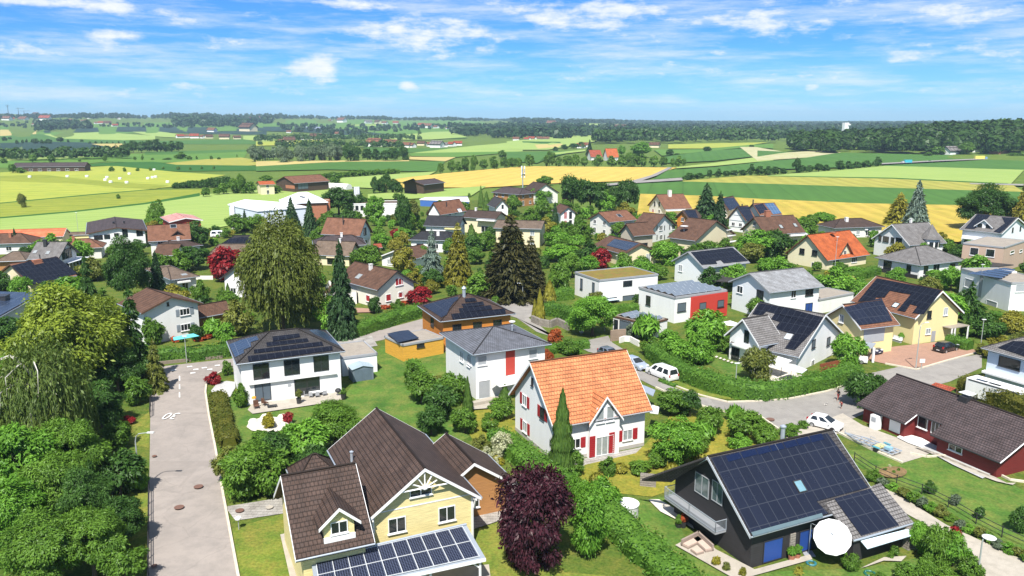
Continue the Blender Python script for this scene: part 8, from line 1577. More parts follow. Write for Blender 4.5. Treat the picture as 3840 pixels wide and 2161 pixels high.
# motorhome at the right edge
A_, B_ = P(*px('Z5', 1470, 630), 2.6), P(*px('Z5', 2330, 880), 2.6); yv = math.atan2(B_.y-A_.y, B_.x-A_.x); e = empty('motorhome', (A_+B_)/2-Vector((0, 0, 2.6)), 'long white motorhome behind the olive brown hedge', 'motorhome'); ex = Vector((math.cos(yv), math.sin(yv), 0)); ey = Vector((-ex.y, ex.x, 0)); b = MB(); b.box(A_-Vector((0, 0, 2.2)), ex*7.0, ey*2.3, Vector((0, 0, 2.3))); o = b.build('body', WH, e); o.modifiers.new('bevel', 'BEVEL').width = .18
b = MB(); b.box(A_+ex*7.0-Vector((0, 0, 2.2)), ex*1.8, ey*2.3, Vector((0, 0, 1.8))); o = b.build('cab', WH, e); o.modifiers.new('bevel', 'BEVEL').width = .4
for t in (1.0, 2.7): b = MB(); b.box(A_+ex*t+ey*.25+Vector((0, 0, .11)), ex*1.5, ey*.5, Vector((0, 0, .05))); b.build('roof_window', GLASS, e)
for t in (5.2, 6.1): b = MB(); b.box(A_+ex*t+ey*1.0+Vector((0, 0, .11)), ex*.5, ey*.5, Vector((0, 0, .12))); b.build('roof_vent', WHC, e)
b = MB(); b.box(A_+ex*.3-ey*.03-Vector((0, 0, .1)), ex*6.2, ey*-.02, Vector((0, 0, .12))); b.build('trim_strip', DKT, e); b = MB(); b.box(A_+ex*7.3-ey*.02-Vector((0, 0, 1.15)), ex*.9, ey*-.02, Vector((0, 0, .5))); b.build('window', GLASS, e)
for t in (1.5, 7.4): b = MB(); q = A_+ex*t-Vector((0, 0, 2.25)); b.tube([q, q+ey*2.3], .35, 10); b.build('wheel', TYRE, e)
H = empty('shelter', P(*px('Z5', 1100, 860)), 'red roofed bin shelter behind the red bungalow', 'shelter'); polyroof(H, 'roof', T_RED, [('Z5',860,745,2.1),('Z5',945,700,2.4),('Z5',1290,795,2.4),('Z5',1190,855,2.1)], .1); b = MB()
for x, y in ((870, 770), (1190, 880), (1310, 830)): p = P(*px('Z5', x, y), 2.0); b.tube([Vector((p.x, p.y, 0)), p], .08, 4)
b.build('post', BRT, H)
# ================================================================== street furniture and garden objects
POLE = plain('lamp_pole', (.42, .45, .44), .45, .08, metal=.3); LHEAD = plain('lamp_head', (.72, .73, .72), .4, .05)
def lamp(label, base, htop, reach, yaw, group='street lamps', shade=False):
 p = base if isinstance(base, Vector) else P(*base); e = empty('street_lamp', p, label, 'street lamp', group); d = Vector((math.cos(yaw), math.sin(yaw), 0)); b = MB()
 if reach > 0: pts = [p, p+Vector((0, 0, htop*.86)), p+Vector((0, 0, htop*.95))+d*reach*.08, p+Vector((0, 0, htop))+d*reach*.3, p+Vector((0, 0, htop+.12))+d*reach]; b.tube(pts, [.085, .06, .055, .05, .04], 8)
 else: b.tube([p, p+Vector((0, 0, htop))], [.07, .05], 8)
 b.build('pole', POLE, e); h = MB(); c = p+Vector((0, 0, htop+.08))+d*(reach+.25 if reach > 0 else 0)
 if shade: h.lathe(c-Vector((0, 0, .05)), [(.5, 0), (.52, .05), (.15, .2), (.02, .24)], 14)
 else: h.box(c-d*.3-Vector((-d.y, d.x, 0))*.12, d*.65, Vector((-d.y, d.x, 0))*.24, Vector((0, 0, .1)))
 h.build('lamp_head', LHEAD, e); return e
q = P(353, 1232); H6 = 5.9; lamp('street lamp with curved arm at the left road, leaning over the kerb', q, 5.9, 1.3, 0)
b5 = P(*px('Z5', 605, 480)); lamp('tall curved street lamp with white sign at the red paving corner', b5, 6.9, .9, .35); e = empty('sign', b5, 'small white sign fixed low on the lamp at the red paving', 'sign'); b = MB(); b.cbox(b5+Vector((.75, -.1, 0)), .08, .08, 1.1); b.build('post', POLE, e); b = MB(); b.cbox(b5+Vector((.75, -.2, 1.1)), .75, .06, .55); b.build('board', WH, e)
def lamp_px(label, r, x0, y0, y1, reach, yaw, **k):
 p = P(*px(r, x0, y0)); dpt = proj(p)[2]; h = 1.0
 for hh in [i*.1 for i in range(20, 120)]:
  if proj(p+Vector((0, 0, hh)))[1] <= px(r, x0, y1)[1]: h = hh; break
 return lamp(label, p, h, reach, yaw, **k)
lamp_px('slim grey lamp post on the verge of the curved hedge', 'N6', 938, 1015, 705, 0, 0); lamp_px('slim lamp with bent arm in front of the bright tree at the bend', 'Z4', 1108, 800, 490, 1.2, math.pi); lamp_px('straight lamp post behind the orange pyramid roof', 'M3', 1235, 1290, 1090, .5, math.pi)
lamp_px('tall thin lamp pole in front of the cream villa with orange roof', 'M5', 325, 1050, 600, 0, 0); lamp_px('lamp with round white shade at the lower right drive', 'N8', 1615, 1480, 1090, .25, 0, shade=True); lamp_px('thin pale lamp at the edge of the left green field', 'M1', 790, 425, 215, 0, 0); lamp_px('lamp post at the corner of the white cube house', 'M5', 1735, 1180, 870, 0, 0); lamp_px('thin pole left of the sedum roofed cube', 'M4', 168, 920, 810, 0, 0); lamp_px('lamp post with crossarm at the end of the left road', 'N1', 1005, 305, 165, 0, 0); lamp_px('thin pole right of the yellow house canopy', 'N7', 1680, 390, 140, 0, 0)
# fence rails
def railfence(label, pts, h, step, mat=DKT, rails=(.95, .55), r=.05, lattice=False):
 P3 = [P(u, v) for u, v in pts]; e = empty('fence', P3[0], label, 'fence'); b = MB()
 for a, c in zip(P3, P3[1:]):
  for f in rails: b.tube([a+Vector((0, 0, h*f)), c+Vector((0, 0, h*f))], r*.7, 5)
  if lattice:
   n_ = int((c-a).length/.25)
   for i in range(n_): q = a+(c-a)*i/n_; b.tube([q, q+Vector((0, 0, h))], .012, 3)
 b.build('rails', mat, e); d = 0
 for a, c in zip(P3, P3[1:]):
  n_ = max(1, int((c-a).length/step))
  for i in range(n_): q = a+(c-a)*i/n_; t = MB(); t.tube([q, q+Vector((0, 0, h+.05))], r, 6); t.build('post', mat, e)
 return e
D8 = lambda *a: [px('N8', *p) for p in a]
railfence('dark two rail fence between lawn and lower right drive', D8((420,345),(625,480),(830,570),(1075,660),(1330,790),(1600,950),(1850,1080),(2068,1180)), 1.1, 4.0)
railfence('low dark mesh fence along the left edge of the left road', [(373,1560),(374,1450),(375,1300),(376,1215)], 1.1, 2.5, lattice=True); railfence('short dark fence at the shaded left road bend', [(378,1052),(380,1010),(383,985)], 1.2, 2.0, lattice=True)
def wall(label, pts, wd, h, mat, name='wall'): o = strip(name, mat, pts, wd, 0, h); tag(o, label, 'wall'); return o
wall('natural stone retaining wall at the road bend', D('Z4', (-20,660),(100,715),(260,745),(370,700),(550,790)), .5, 1.3, STONEM, 'stone_wall'); wall('low pale wall curving behind the silver car', D('Z4', (1340,985),(1420,960),(1500,965),(1560,1000),(1640,1040)), .25, 1.0, WH2, 'garden_wall'); wall('woven brown screen wall beside the carport', D('Z4', (1200,960),(1300,945),(1430,935)), .3, 1.9, boards('wicker', (.30, .22, .16), .12), 'screen_wall')
wall('low stone edge in the lower garden of the orange roofed house', [(1610,1222),(1650,1226)], .5, 1.3, STONEM, 'stone_wall'); wall('low wall below the cross road at left', [(385,920),(470,911),(560,902)], .3, .5, plain('wall_brownish', (.22, .18, .14), .9, .2, 3), 'garden_wall'); wall('rusty red screen beside the white L shaped house', [px('N6', 1775, 800), px('N6', 1975, 755)], .15, 1.5, boards('corten', (.24, .065, .025), .3), 'screen_wall')
wall('pale terrace wall before the white house with red panel', D('N4', (30,805),(330,745)), .3, .7, CONC, 'garden_wall'); wall('white low wall along the court at the cream bungalow', D('M1', (1900,885),(2148,885)), .3, .9, WH2, 'garden_wall')
# grey garden shed
A_, B_ = P(*px('N2', 1512, 752)), P(*px('N2', 1718, 722)); yv = math.atan2(B_.y-A_.y, B_.x-A_.x); L_ = (B_-A_).length; ex = Vector((math.cos(yv), math.sin(yv), 0)); ey = Vector((-ex.y, ex.x, 0)); e = empty('garden_shed', (A_+B_)/2, 'grey blue metal garden shed beside the low white garage', 'shed'); SH = boards('shed_steel', (.15, .19, .23), .3, .5, horiz=False); hh = 1.9; W_ = 2.2; b = MB(); b.box(A_, ex*L_, ey*W_, Vector((0, 0, hh))); g = A_+ex*L_/2+Vector((0, 0, hh+.35)); b.face([A_+Vector((0,0,hh)), B_+Vector((0,0,hh)), g]); b.face([A_+ey*W_+Vector((0,0,hh)), g+ey*W_, B_+ey*W_+Vector((0,0,hh))]); b.build('body', SH, e)
b = MB(); o1, o2 = A_-ex*.12-ey*.15+Vector((0,0,hh-.03)), B_+ex*.12-ey*.15+Vector((0,0,hh-.03)); r0 = g-ey*.15+Vector((0,0,.03)); b.slab([o1, r0, r0+ey*(W_+.3), o1+ey*(W_+.3)][::-1], .04, down=(0,0,-.04)); b.slab([r0, o2, o2+ey*(W_+.3), r0+ey*(W_+.3)], .04, down=(0,0,-.04)); b.build('roof', plain('shed_roof', (.42, .52, .58), .4, .08, metal=.2), e)
b = MB(); b.box(A_+ex*.3-ey*.03+Vector((0,0,.05)), ex*(L_/2-.32), ey*.025, Vector((0,0,1.7))); b.build('door', plain('shed_door', (.11, .15, .19), .5), e); b = MB(); b.box(A_+ex*(L_/2+.02)-ey*.03+Vector((0,0,.05)), ex*(L_/2-.32), ey*.025, Vector((0,0,1.7))); b.build('door', plain('shed_door', (.11, .15, .19), .5), e)
def atN(r, x, y, z=0): return P(*px(r, x, y), z)
# villa terrace: grill, dining table, chairs, planters, lounge
p = atN('N2', 1262, 850); e = empty('grill', p, 'covered black grill on the villa terrace', 'grill'); b = MB(); b.lathe(p, [(.62, 0), (.66, .8), (.58, 1.15), (.3, 1.3)], 12); o = b.build('cover', plain('cover_black', (.02, .021, .026), .6, .15, 4), e); b = MB(); b.cbox(p+Vector((.75, .1, 0)), .6, .6, .85, .4); b.build('side_table', DKT, e)
p = atN('N2', 1165, 890); e = empty('dining_table', p, 'white dining table on the villa terrace', 'table'); b = MB(); b.cbox(p+Vector((0, 0, .7)), 2.2, 1.0, .06, .43); b.build('tabletop', WH, e)
for sx in (-.95, .95):
 for sy in (-.4, .4): b = MB(); c, s = math.cos(.43), math.sin(.43); b.tube([p+Vector((sx*c-sy*s, sx*s+sy*c, 0)), p+Vector((sx*c-sy*s, sx*s+sy*c, .7))], .04, 5); b.build('leg', TRIM, e)
def chair(p, yaw, label, mat=TRIM, s=1.0, group=None):
 e = empty('garden_chair', p, label, 'chair', group); c, sn = math.cos(yaw), math.sin(yaw); w = lambda x, y, z: p+Vector((x*c-y*sn, x*sn+y*c, z))*s; b = MB(); b.cbox(w(0, 0, .42), .5*s, .5*s, .06*s, yaw); b.build('seat', mat, e); b = MB(); b.box(w(-.25, .2, .45), w(.25, .2, .45)-w(-.25, .2, .45), w(0, .28, .45)-w(0, .2, .45), Vector((0, 0, .5*s))); b.build('backrest', mat, e)
 for sx in (-.22, .22):
  for sy in (-.22, .22): b = MB(); b.tube([w(sx, sy, 0), w(sx, sy, .43)], .022*s, 4); b.build('leg', mat, e)
for i, (dx, dy, yw) in enumerate(((-.7, -.75, 3.1), (.1, -.65, 3.4), (.9, -.1, 3.6), (-.2, .9, .4), (.6, 1.2, .4), (-1.5, -.3, 1.9))): chair(p+Vector((dx, dy, 0)), yw+.1, 'grey metal chair around the white dining table, '+ordi(sorted(range(6), key=lambda k: (-.7,.1,.9,-.2,.6,-1.5)[k]).index(i), 6), TRIM, 1.0, 'chairs around the villa dining table')
def pot(r, x, y, hgt, rr, label, mat=DKT, pk='lush', pw=.9, ph=1.1):
 p = atN(r, x, y); e = empty('plant_pot', p, label, 'plant pot'); b = MB(); b.lathe(p, [(rr*.75, 0), (rr, hgt), (rr*.86, hgt), (rr*.8, hgt*.9)], 10); b.build('pot', mat, e); c = bpy.data.objects.new('foliage', crown_mesh(KINDS[pk][0], KINDS[pk][1], 'm')); COL.objects.link(c); c.parent = e; c.location = (0, 0, hgt*.85); c.scale = (pw, pw, ph)
pot('N2', 980, 970, .9, .35, 'tall black planter at the front of the villa terrace', DKT, 'olivet', .9, 1.3); pot('N2', 1420, 920, .8, .4, 'dark planter at the right end of the villa terrace', DKT, 'bush', .9, .9); pot('N2', 935, 900, .6, .25, 'small black pot by the villa terrace door', DKT, 'tuft', .6, .9)
p = atN('N2', 1368, 890); e = empty('kettle_grill', p, 'round black kettle grill at the villa terrace edge', 'grill'); b = MB(); b.lathe(p+Vector((0, 0, .5)), [(.1, 0), (.42, .25), (.42, .4), (.25, .6), (.02, .65)], 12); b.build('bowl', plain('cover_black', (.02, .021, .026)), e)
for a in (0, 2.1, 4.2): b = MB(); b.tube([p+Vector((math.cos(a)*.35, math.sin(a)*.35, 0)), p+Vector((math.cos(a)*.1, math.sin(a)*.1, .6))], .025, 4); b.build('leg', TRIM, e)
WK = boards('wicker_brown', (.13, .06, .035), .08)
for i, (x, y) in enumerate(((560, 1020), (645, 990))): chair(atN('N2', x, y), .5+i*2, ('brown lounge chair under the orange parasol', 'brown lounge chair right of the orange parasol chair')[i], WK, 1.25)
p = atN('N2', 715, 1005); e = empty('coffee_table', p, 'low dark coffee table on the villa lounge deck', 'table'); b = MB(); b.cbox(p+Vector((0, 0, .3)), 1.2, .7, .06, .4); b.build('tabletop', DKT, e)
for sx, sy in ((-.5, -.25), (.5, -.25), (.5, .3), (-.5, .3)): b = MB(); b.tube([p+Vector((sx, sy, 0)), p+Vector((sx, sy, .3))], .03, 4); b.build('leg', DKT, e)
p = atN('N2', 540, 1000); e = empty('lantern', p, 'orange lantern beside the brown lounge chairs', 'lantern'); b = MB(); b.lathe(p+Vector((0, 0, 1.2)), [(.05, 0), (.3, .08), (.25, .25), (.02, .35)], 10); b.build('shade', plain('orange_shade', (.75, .30, .02), .6), e); b = MB(); b.tube([p, p+Vector((0, 0, 1.25))], .03, 5); b.build('stand', DKT, e)
for i, (x, y, s_) in enumerate(((650, 1110, .7), (820, 1120, .8), (760, 1180, .6), (840, 1180, .5), (525, 1150, .6))):
 p = atN('N2', x, y); b = MB(); b.lathe(p, [(s_*.9, 0), (s_, s_*.35), (s_*.7, s_*.75), (s_*.2, s_*.9)], 7); o = b.build('boulder', WSTONE); tag(o, 'pale boulder in the white gravel island, '+ordi(sorted(range(5), key=lambda k: (650,820,760,840,525)[k]).index(i), 5), 'boulder', 'boulders in the white gravel island')
# water tank, sofa, parasol, pots at the black house
p = P(1577, 1296); e = empty('water_tank', p, 'round white water tank on the lawn left of the black house', 'water tank'); b = MB(); b.lathe(p, [(1.05, 0), (1.05, 1.15)], 24); b.build('tank_wall', plain('tank_grey', (.6, .6, .58), .6), e); b = MB(); b.lathe(p+Vector((0, 0, 1.15)), [(1.12, 0), (1.12, .08), (.02, .16)], 24); b.build('lid', WH, e)
SF = boards('rattan', (.33, .26, .22), .07); CU = plain('cushion_beige', (.52, .40, .33), .9, .08, 3)
a, b2, c3 = atN('N5', 500, 1000), atN('N5', 630, 935), atN('N5', 745, 1040); e = empty('corner_sofa', a, 'beige rattan corner sofa on the terrace left of the black house', 'sofa'); up = Vector((0, 0, 1))
for p, q, nm_ in ((a, b2, 'seat'), (b2, c3, 'seat')):
 d = (q-p); L_ = d.length; d.normalize(); s_ = Vector((d.y, -d.x, 0)); m = MB(); m.box(p, d*L_, s_*.8, up*.36); m.build('base', SF, e); m = MB(); m.box(p+d*.05+s_*.18+up*.36, d*(L_-.1), s_*.6, up*.12); m.build('cushion', CU, e); m = MB(); m.box(p-s_*.0, d*L_, s_*.16, up*.8); m.build('backrest', SF, e)
p = atN('N5', 622, 1050); e = empty('ottoman', p, 'square beige ottoman in front of the corner sofa', 'ottoman'); b = MB(); b.cbox(p, .8, .8, .38, .45); b.build('base', SF, e); b = MB(); b.cbox(p+Vector((0, 0, .38)), .74, .74, .07, .45); b.build('cushion', CU, e)
pc = atN('N5', 1628, 920, 2.5); e = empty('parasol', Vector((pc.x, pc.y, 0)), 'big white round garden parasol before the blue blinds', 'parasol'); n_ = 12; r_ = 1.5
nz = Vector((-.22, -.72, .66)).normalized(); ax_ = Vector((1, 0, 0)); ax_ = (ax_-nz*ax_.dot(nz)).normalized(); ay_ = nz.cross(ax_); b = MB()
rim = [pc+(ax_*math.cos(2*math.pi*k/n_)+ay_*math.sin(2*math.pi*k/n_))*r_ for k in range(n_)]; apx_ = pc+nz*.38
for k in range(n_): b.face([rim[k], rim[(k+1) % n_], apx_]); b.face([rim[(k+1) % n_], rim[k], rim[k]-nz*.14, rim[(k+1) % n_]-nz*.14])
b.build('canopy', plain('canvas_white', (.80, .80, .79), .85, .03), e); f = atN('N5', 1450, 1050); b = MB(); b.tube([f, f+Vector((0, 0, 2.9)), apx_+Vector((0, 0, .15)), apx_], .04, 6); b.build('cantilever_pole', ZINC, e); b = MB(); b.cbox(f, .9, .9, .1); b.build('base', TRIM, e)
b = MB(); [b.tube([apx_-nz*.05, rim[k]-nz*.05], .018, 4) for k in range(n_)]; b.build('ribs', ZINC, e)
for i, (x, y, h_, k, m_, l_) in enumerate(((1322, 1095, .5, 'tuft', BRICKC, 'terracotta pot with spiky plant under the blue blinds'), (1362, 1085, .5, 'lush', BRICKC, 'terracotta pot with leafy plant under the blue blinds'), (520, 850, .6, 'flower', DKT, 'dark pot with orange flowers below the balcony'), (485, 850, .4, 'bush', DKT, 'dark round tub below the balcony'), (1310, 740, .5, 'bush', DKT, None))):
 if l_: pot('N5', x, y, h_, .3, l_, m_, k, .8, .9)
def ringtoy(r, x, y, label, col, rr=.35):
 p = atN(r, x, y); b = MB(); n_ = 14; b.tube([p+Vector((math.cos(2*math.pi*k/n_)*rr, math.sin(2*math.pi*k/n_)*rr, .1)) for k in range(n_+1)], .1, 6, cap=False); o = b.build('water_bowl', plain('plastic_'+label.split()[0], col, .4)); tag(o, label, 'bowl')
ringtoy('N5', 1470, 1122, 'teal round tub rim on the lawn under the parasol', (.03, .17, .2)); ringtoy('N5', 990, 1105, 'white coiled hose on the dark house wall corner', (.7, .7, .68), .25); ringtoy('N5', 1905, 1200, 'green garden hose ring on the bottom lawn', (.02, .14, .10), .4)
p = P(1748, 1098); b = MB(); b.lathe(p, [(.22, 0), (.35, .35), (.16, 1.1), (.02, 1.5)], 8); tag(b.build('garden_figure', plain('blue_cover', (.05, .17, .42), .6)), 'blue covered garden parasol in the dry meadow', 'parasol')
# heat pump / white cabinet, bench, dish at red bungalow
p = atN('Z3', 1275, 1040); e = empty('utility_cabinet', p, 'white upright cabinet unit beside the red bungalow', 'cabinet'); b = MB(); b.cbox(p, 1.0, .8, 1.75, -1.1); o = b.build('body', WH, e); o.modifiers.new('bevel', 'BEVEL').width = .08; b = MB(); yv = -1.1; ex = Vector((math.cos(yv), math.sin(yv), 0)); ey = Vector((-ex.y, ex.x, 0)); b.box(p-ex*.3-ey*.44+Vector((0, 0, 1.05)), ex*.6, ey*.05, Vector((0, 0, .5))); b.build('vent_grille', BLIND, e)
p = atN('Z3', 1470, 1010); b = MB(); b.cbox(p, .6, .5, .7, -1.1); b.build('cat_house', DKT); tag(bpy.data.objects['cat_house'], 'small dark box against the red bungalow wall', 'box')
p = atN('Z3', 1985, 1160); e = empty('bicycle', p, 'dark bicycle leaning at the red bungalow entrance', 'bicycle'); d = Vector((.45, -.9, 0)).normalized()
for t in (-.55, .55):
 b = MB(); c = p+d*t+Vector((0, 0, .35)); b.tube([c+d*math.cos(2*math.pi*k/14)*.33+Vector((0, 0, math.sin(2*math.pi*k/14)*.33)) for k in range(15)], .035, 5, cap=False); b.build('wheel', TYRE, e)
b = MB(); c0, c1 = p-d*.55+Vector((0, 0, .35)), p+d*.55+Vector((0, 0, .35)); s0, s1, bb_ = p-d*.2+Vector((0, 0, .9)), p+d*.4+Vector((0, 0, .95)), p-d*.02+Vector((0, 0, .35))
for q in ((c0, s0), (s0, s1), (s1, c1), (bb_, s1), (bb_, s0), (c0, bb_)): b.tube(list(q), .028, 5)
b.build('frame', REDS, e); b = MB(); b.cbox(s0+Vector((0, 0, .02)), .25, .14, .07, math.atan2(d.y, d.x)); b.build('saddle', DKT, e); b = MB(); s_ = Vector((-d.y, d.x, 0)); b.tube([s1-s_*.28+Vector((0, 0, .08)), s1+s_*.28+Vector((0, 0, .08))], .022, 5); b.build('handlebar', DKT, e)
p = atN('Z3', 1830, 1100); plant('rust', 0, 0, 0, 0, pos=p, H=1.1, Wm=1.6, label='red leaved shrub at the entrance of the red bungalow')
# boat trailer with outboard gear
A_, B_ = atN('N8', 330, 95), atN('N8', 830, 290); e = empty('boat_trailer', A_, 'long galvanised boat trailer with blue engine parts on the driveway', 'trailer'); d = (B_-A_).normalized(); s_ = Vector((-d.y, d.x, 0)); L_ = (B_-A_).length; b = MB(); up = Vector((0, 0, .45)); h0 = A_+up
b.tube([h0, A_+d*L_*.35+up+s_*.8, B_+up+s_*.9], .08, 6); b.tube([h0, A_+d*L_*.35+up-s_*.8, B_+up-s_*.9], .08, 6); b.tube([h0, B_+up], .08, 6)
for t in (.3, .42, .55, .68, .8, .92, 1.0): w_ = .9*min(1, t/.35); c = A_+d*L_*t+up; b.tube([c-s_*w_, c+s_*w_], .06, 5)
for t in (.45, .75): c = A_+d*L_*t+up; [b.tube([c+s_*k*.5, c+s_*k*.5+Vector((0, 0, .5)), c+s_*k*.5+d*.6+Vector((0, 0, .45))], .035, 5) for k in (-1, 1)]
b.tube([A_, A_+Vector((0, 0, .8))], .05, 6); b.build('frame', ZINC, e)
for k in (-1, 1): b = MB(); c = A_+d*L_*.72+Vector((0, 0, .3))+s_*k*1.0; b.tube([c-s_*.1, c+s_*.1], .3, 12); w2 = b.build('wheel', TYRE, e); b = MB(); b.cbox(c+Vector((0, 0, .25)), .8, .25, .1, math.atan2(d.y, d.x)); b.build('mudguard', plain('mudguard_blue', (.10, .36, .45), .4), e)
b = MB(); c = A_+d*L_*.85+up; b.cbox(c, .7, .6, .3, math.atan2(d.y, d.x)); b.build('cargo_box', plain('cargo_blue', (.28, .48, .60), .4), e); b = MB(); b.cbox(A_+d*L_*.7+up, .8, 1.2, .12, math.atan2(d.y, d.x)); b.build('plank', plain('plank_yellow', (.55, .52, .25), .7), e)
sheet('soil_bed', SOIL, [px('N8', 795+140*math.cos(t*.3), 440+55*math.sin(t*.3)) for t in range(21)])
for i, (x, y) in enumerate(((770, 400), (720, 430), (800, 455), (850, 435))): u, v = px('N8', x, y); plant('white' if i == 0 else 'bush', u, v+2, v-8, 10)
# manhole covers
MH_ = plain('manhole_iron', (.17, .09, .065), .7, .2, 8)
for i, (r, x, y, rr) in enumerate((('N1', 1067, 967, .45), ('N1', 963, 1078, .45), ('N1', 830, 803, .25), ('N1', 830, 1393, .25), ('N6', 1290, 1245, .5), ('Z4', 800, 948, .5), ('N3', 100, 853, .4), ('N3', 330, 828, .35))):
 p = P(*px(r, x, y), .03+.004*(LAY[0]+6)); b = MB(); b.lathe(p-Vector((0, 0, .02)), [(rr, 0), (rr, .025), (rr*.8, .028), (rr*.78, .024)], 16); o = b.build('manhole_cover', MH_ if i != 7 else CONC); tag(o, ('round iron manhole cover on the left road, right one', 'round iron manhole cover on the left road, left nearer one', 'small drain at the left kerb beside the street lamp', 'small drain at the bottom left kerb', 'iron manhole cover on the curved road by the round hedge', 'iron manhole cover at the road junction behind the orange roof', 'iron manhole cover on the paved drive of the yellow house', 'pale manhole cover on the paved drive of the yellow house')[i], 'manhole cover')
p = atN('N3', 95, 1005); e = empty('letterbox', p, 'white letterbox sign on a post by the yellow house drive', 'letterbox'); b = MB(); b.tube([p, p+Vector((0, 0, 1.0))], .04, 6); b.build('post', TRIM, e); b = MB(); b.lathe(p+Vector((0, 0, 1.0)), [(.05, 0), (.26, .05), (.28, .2), (.1, .3)], 12); b.build('box', WH, e)
p = atN('N4', 1040, 118); b = MB(); b.lathe(p, [(.25, 0), (.42, .3), (.35, .7), (.05, .95)], 10); tag(b.build('garden_ornament', WH), 'white egg shaped garden ornament under the bright tree', 'ornament')
p = atN('N6', 600, 925); plant('flower', 0, 0, 0, 0, pos=p, H=.8, Wm=.6, label='small orange flower clump on the verge by the minivan')
# gazebo and awnings inside the curved hedge
A_ = [atN('N6', 1400, 735, 2.1), atN('N6', 1500, 705, 2.1), atN('N6', 1655, 755, 2.0), atN('N6', 1600, 795, 2.0)]; c_ = sum(A_, Vector())/4+Vector((0, 0, .5)); e = empty('gazebo', Vector((c_.x, c_.y, 0)), 'pale fabric gazebo on the terrace inside the curved hedge', 'gazebo'); b = MB()
for i in range(4): b.face([A_[i], A_[(i+1) % 4], c_])
b.build('canopy', plain('canvas_grey', (.55, .60, .64), .8, .04), e)
for q in A_: b = MB(); b.tube([Vector((q.x, q.y, 0)), q], .04, 5); b.build('post', DKT, e)
p = atN('N6', 890, 300, 2.4); e = empty('parasol', Vector((p.x, p.y, 0)), 'white parasol beside the red and white cube house', 'parasol'); b = MB(); b.lathe(p, [(1.5, 0), (.02, .5)], 8); b.build('canopy', AWN, e); b = MB(); b.tube([Vector((p.x, p.y, 0)), p+Vector((0, 0, .4))], .04, 5); b.build('pole', ZINC, e)
for i in range(6): q = D('N6', (755+i*38, 628+i*14))[0]; s = sheet('stepping_stone', WSTONE, [(q[0]-4, q[1]), (q[0]+1, q[1]-2.5), (q[0]+5, q[1]), (q[0], q[1]+2.5)]) if i < 5 else None
p = atN('N7', 850, 350); e = empty('garden_bench', p, 'white bench against the yellow wall above the red paving', 'bench'); yv = Q['yelpv'][2]; b = MB(); b.cbox(p+Vector((0, 0, .4)), 1.8, .5, .08, yv); b.build('seat', WOODW, e); b = MB(); b.cbox(p+Vector((math.sin(yv)*-.22, math.cos(yv)*.22, .45)), 1.8, .08, .5, yv); b.build('backrest', WOODW, e); b = MB(); b.cbox(p, 1.6, .4, .4, yv); b.build('legs', TRIM, e)
pot('N7', 890, 350, .5, .3, 'potted palm beside the white bench', DKT, 'tuft', 1.0, 1.2)
# closed blue and white parasol, pool of the white shuttered house
p = atN('N7', 1605, 290); e = empty('closed_parasol', p, 'closed pale lilac parasol beside the yellow house canopy', 'parasol'); b = MB(); b.tube([p, p+Vector((0, 0, 2.6))], .03, 5); b.build('pole', ZINC, e); b = MB(); b.lathe(p+Vector((0, 0, .9)), [(.1, 0), (.22, .3), (.16, 1.2), (.03, 1.7)], 8); b.build('canopy', plain('canvas_lilac', (.40, .38, .58), .8), e)
sheet('pool_water', plain('pool_blue', (.06, .42, .52), .1, .06), D('M1', (1130,1470),(1420,1440),(1560,1445),(1400,1480)), z=.12) if False else None
for i, (x, y, c) in enumerate(((1245, 1330, (.40, .60, .66)), (1510, 1340, (.42, .58, .64)))): p = atN('M1', x, y, 2.6); e = empty('closed_parasol' if i == 0 else 'parasol', Vector((p.x, p.y, 0)), ('pointed pale blue parasol behind the cedar at left', 'wide pale blue parasol behind the palm leaves at left')[i], 'parasol'); b = MB(); b.lathe(p, [(.9+i*.9, -.4-.9*(1-i)), (.02, .9-.5*i)], 8); b.build('canopy', plain('canvas_sky%d' % i if False else 'canvas_sky', c, .8), e); b = MB(); b.tube([Vector((p.x, p.y, 0)), p], .04, 5); b.build('pole', ZINC, e)
for i, (x, y) in enumerate(((945, 190), (1075, 185), (1120, 175))): p = atN('N1', x, y); plant('flower', 0, 0, 0, 0, pos=p, H=.9, Wm=2.0, label='orange flower bed by the turquoise awning, '+ordi(i, 3))
for i, (x, y) in enumerate(((1860, 1150), (1930, 1145), (2040, 1110), (2100, 1100))): p = atN('M2', x, y+30); plant('flower', 0, 0, 0, 0, pos=p, H=.8, Wm=1.8, label='orange flower clump below the red shutters, '+ordi(i, 4))
p = atN('M1', 2140, 1150); 
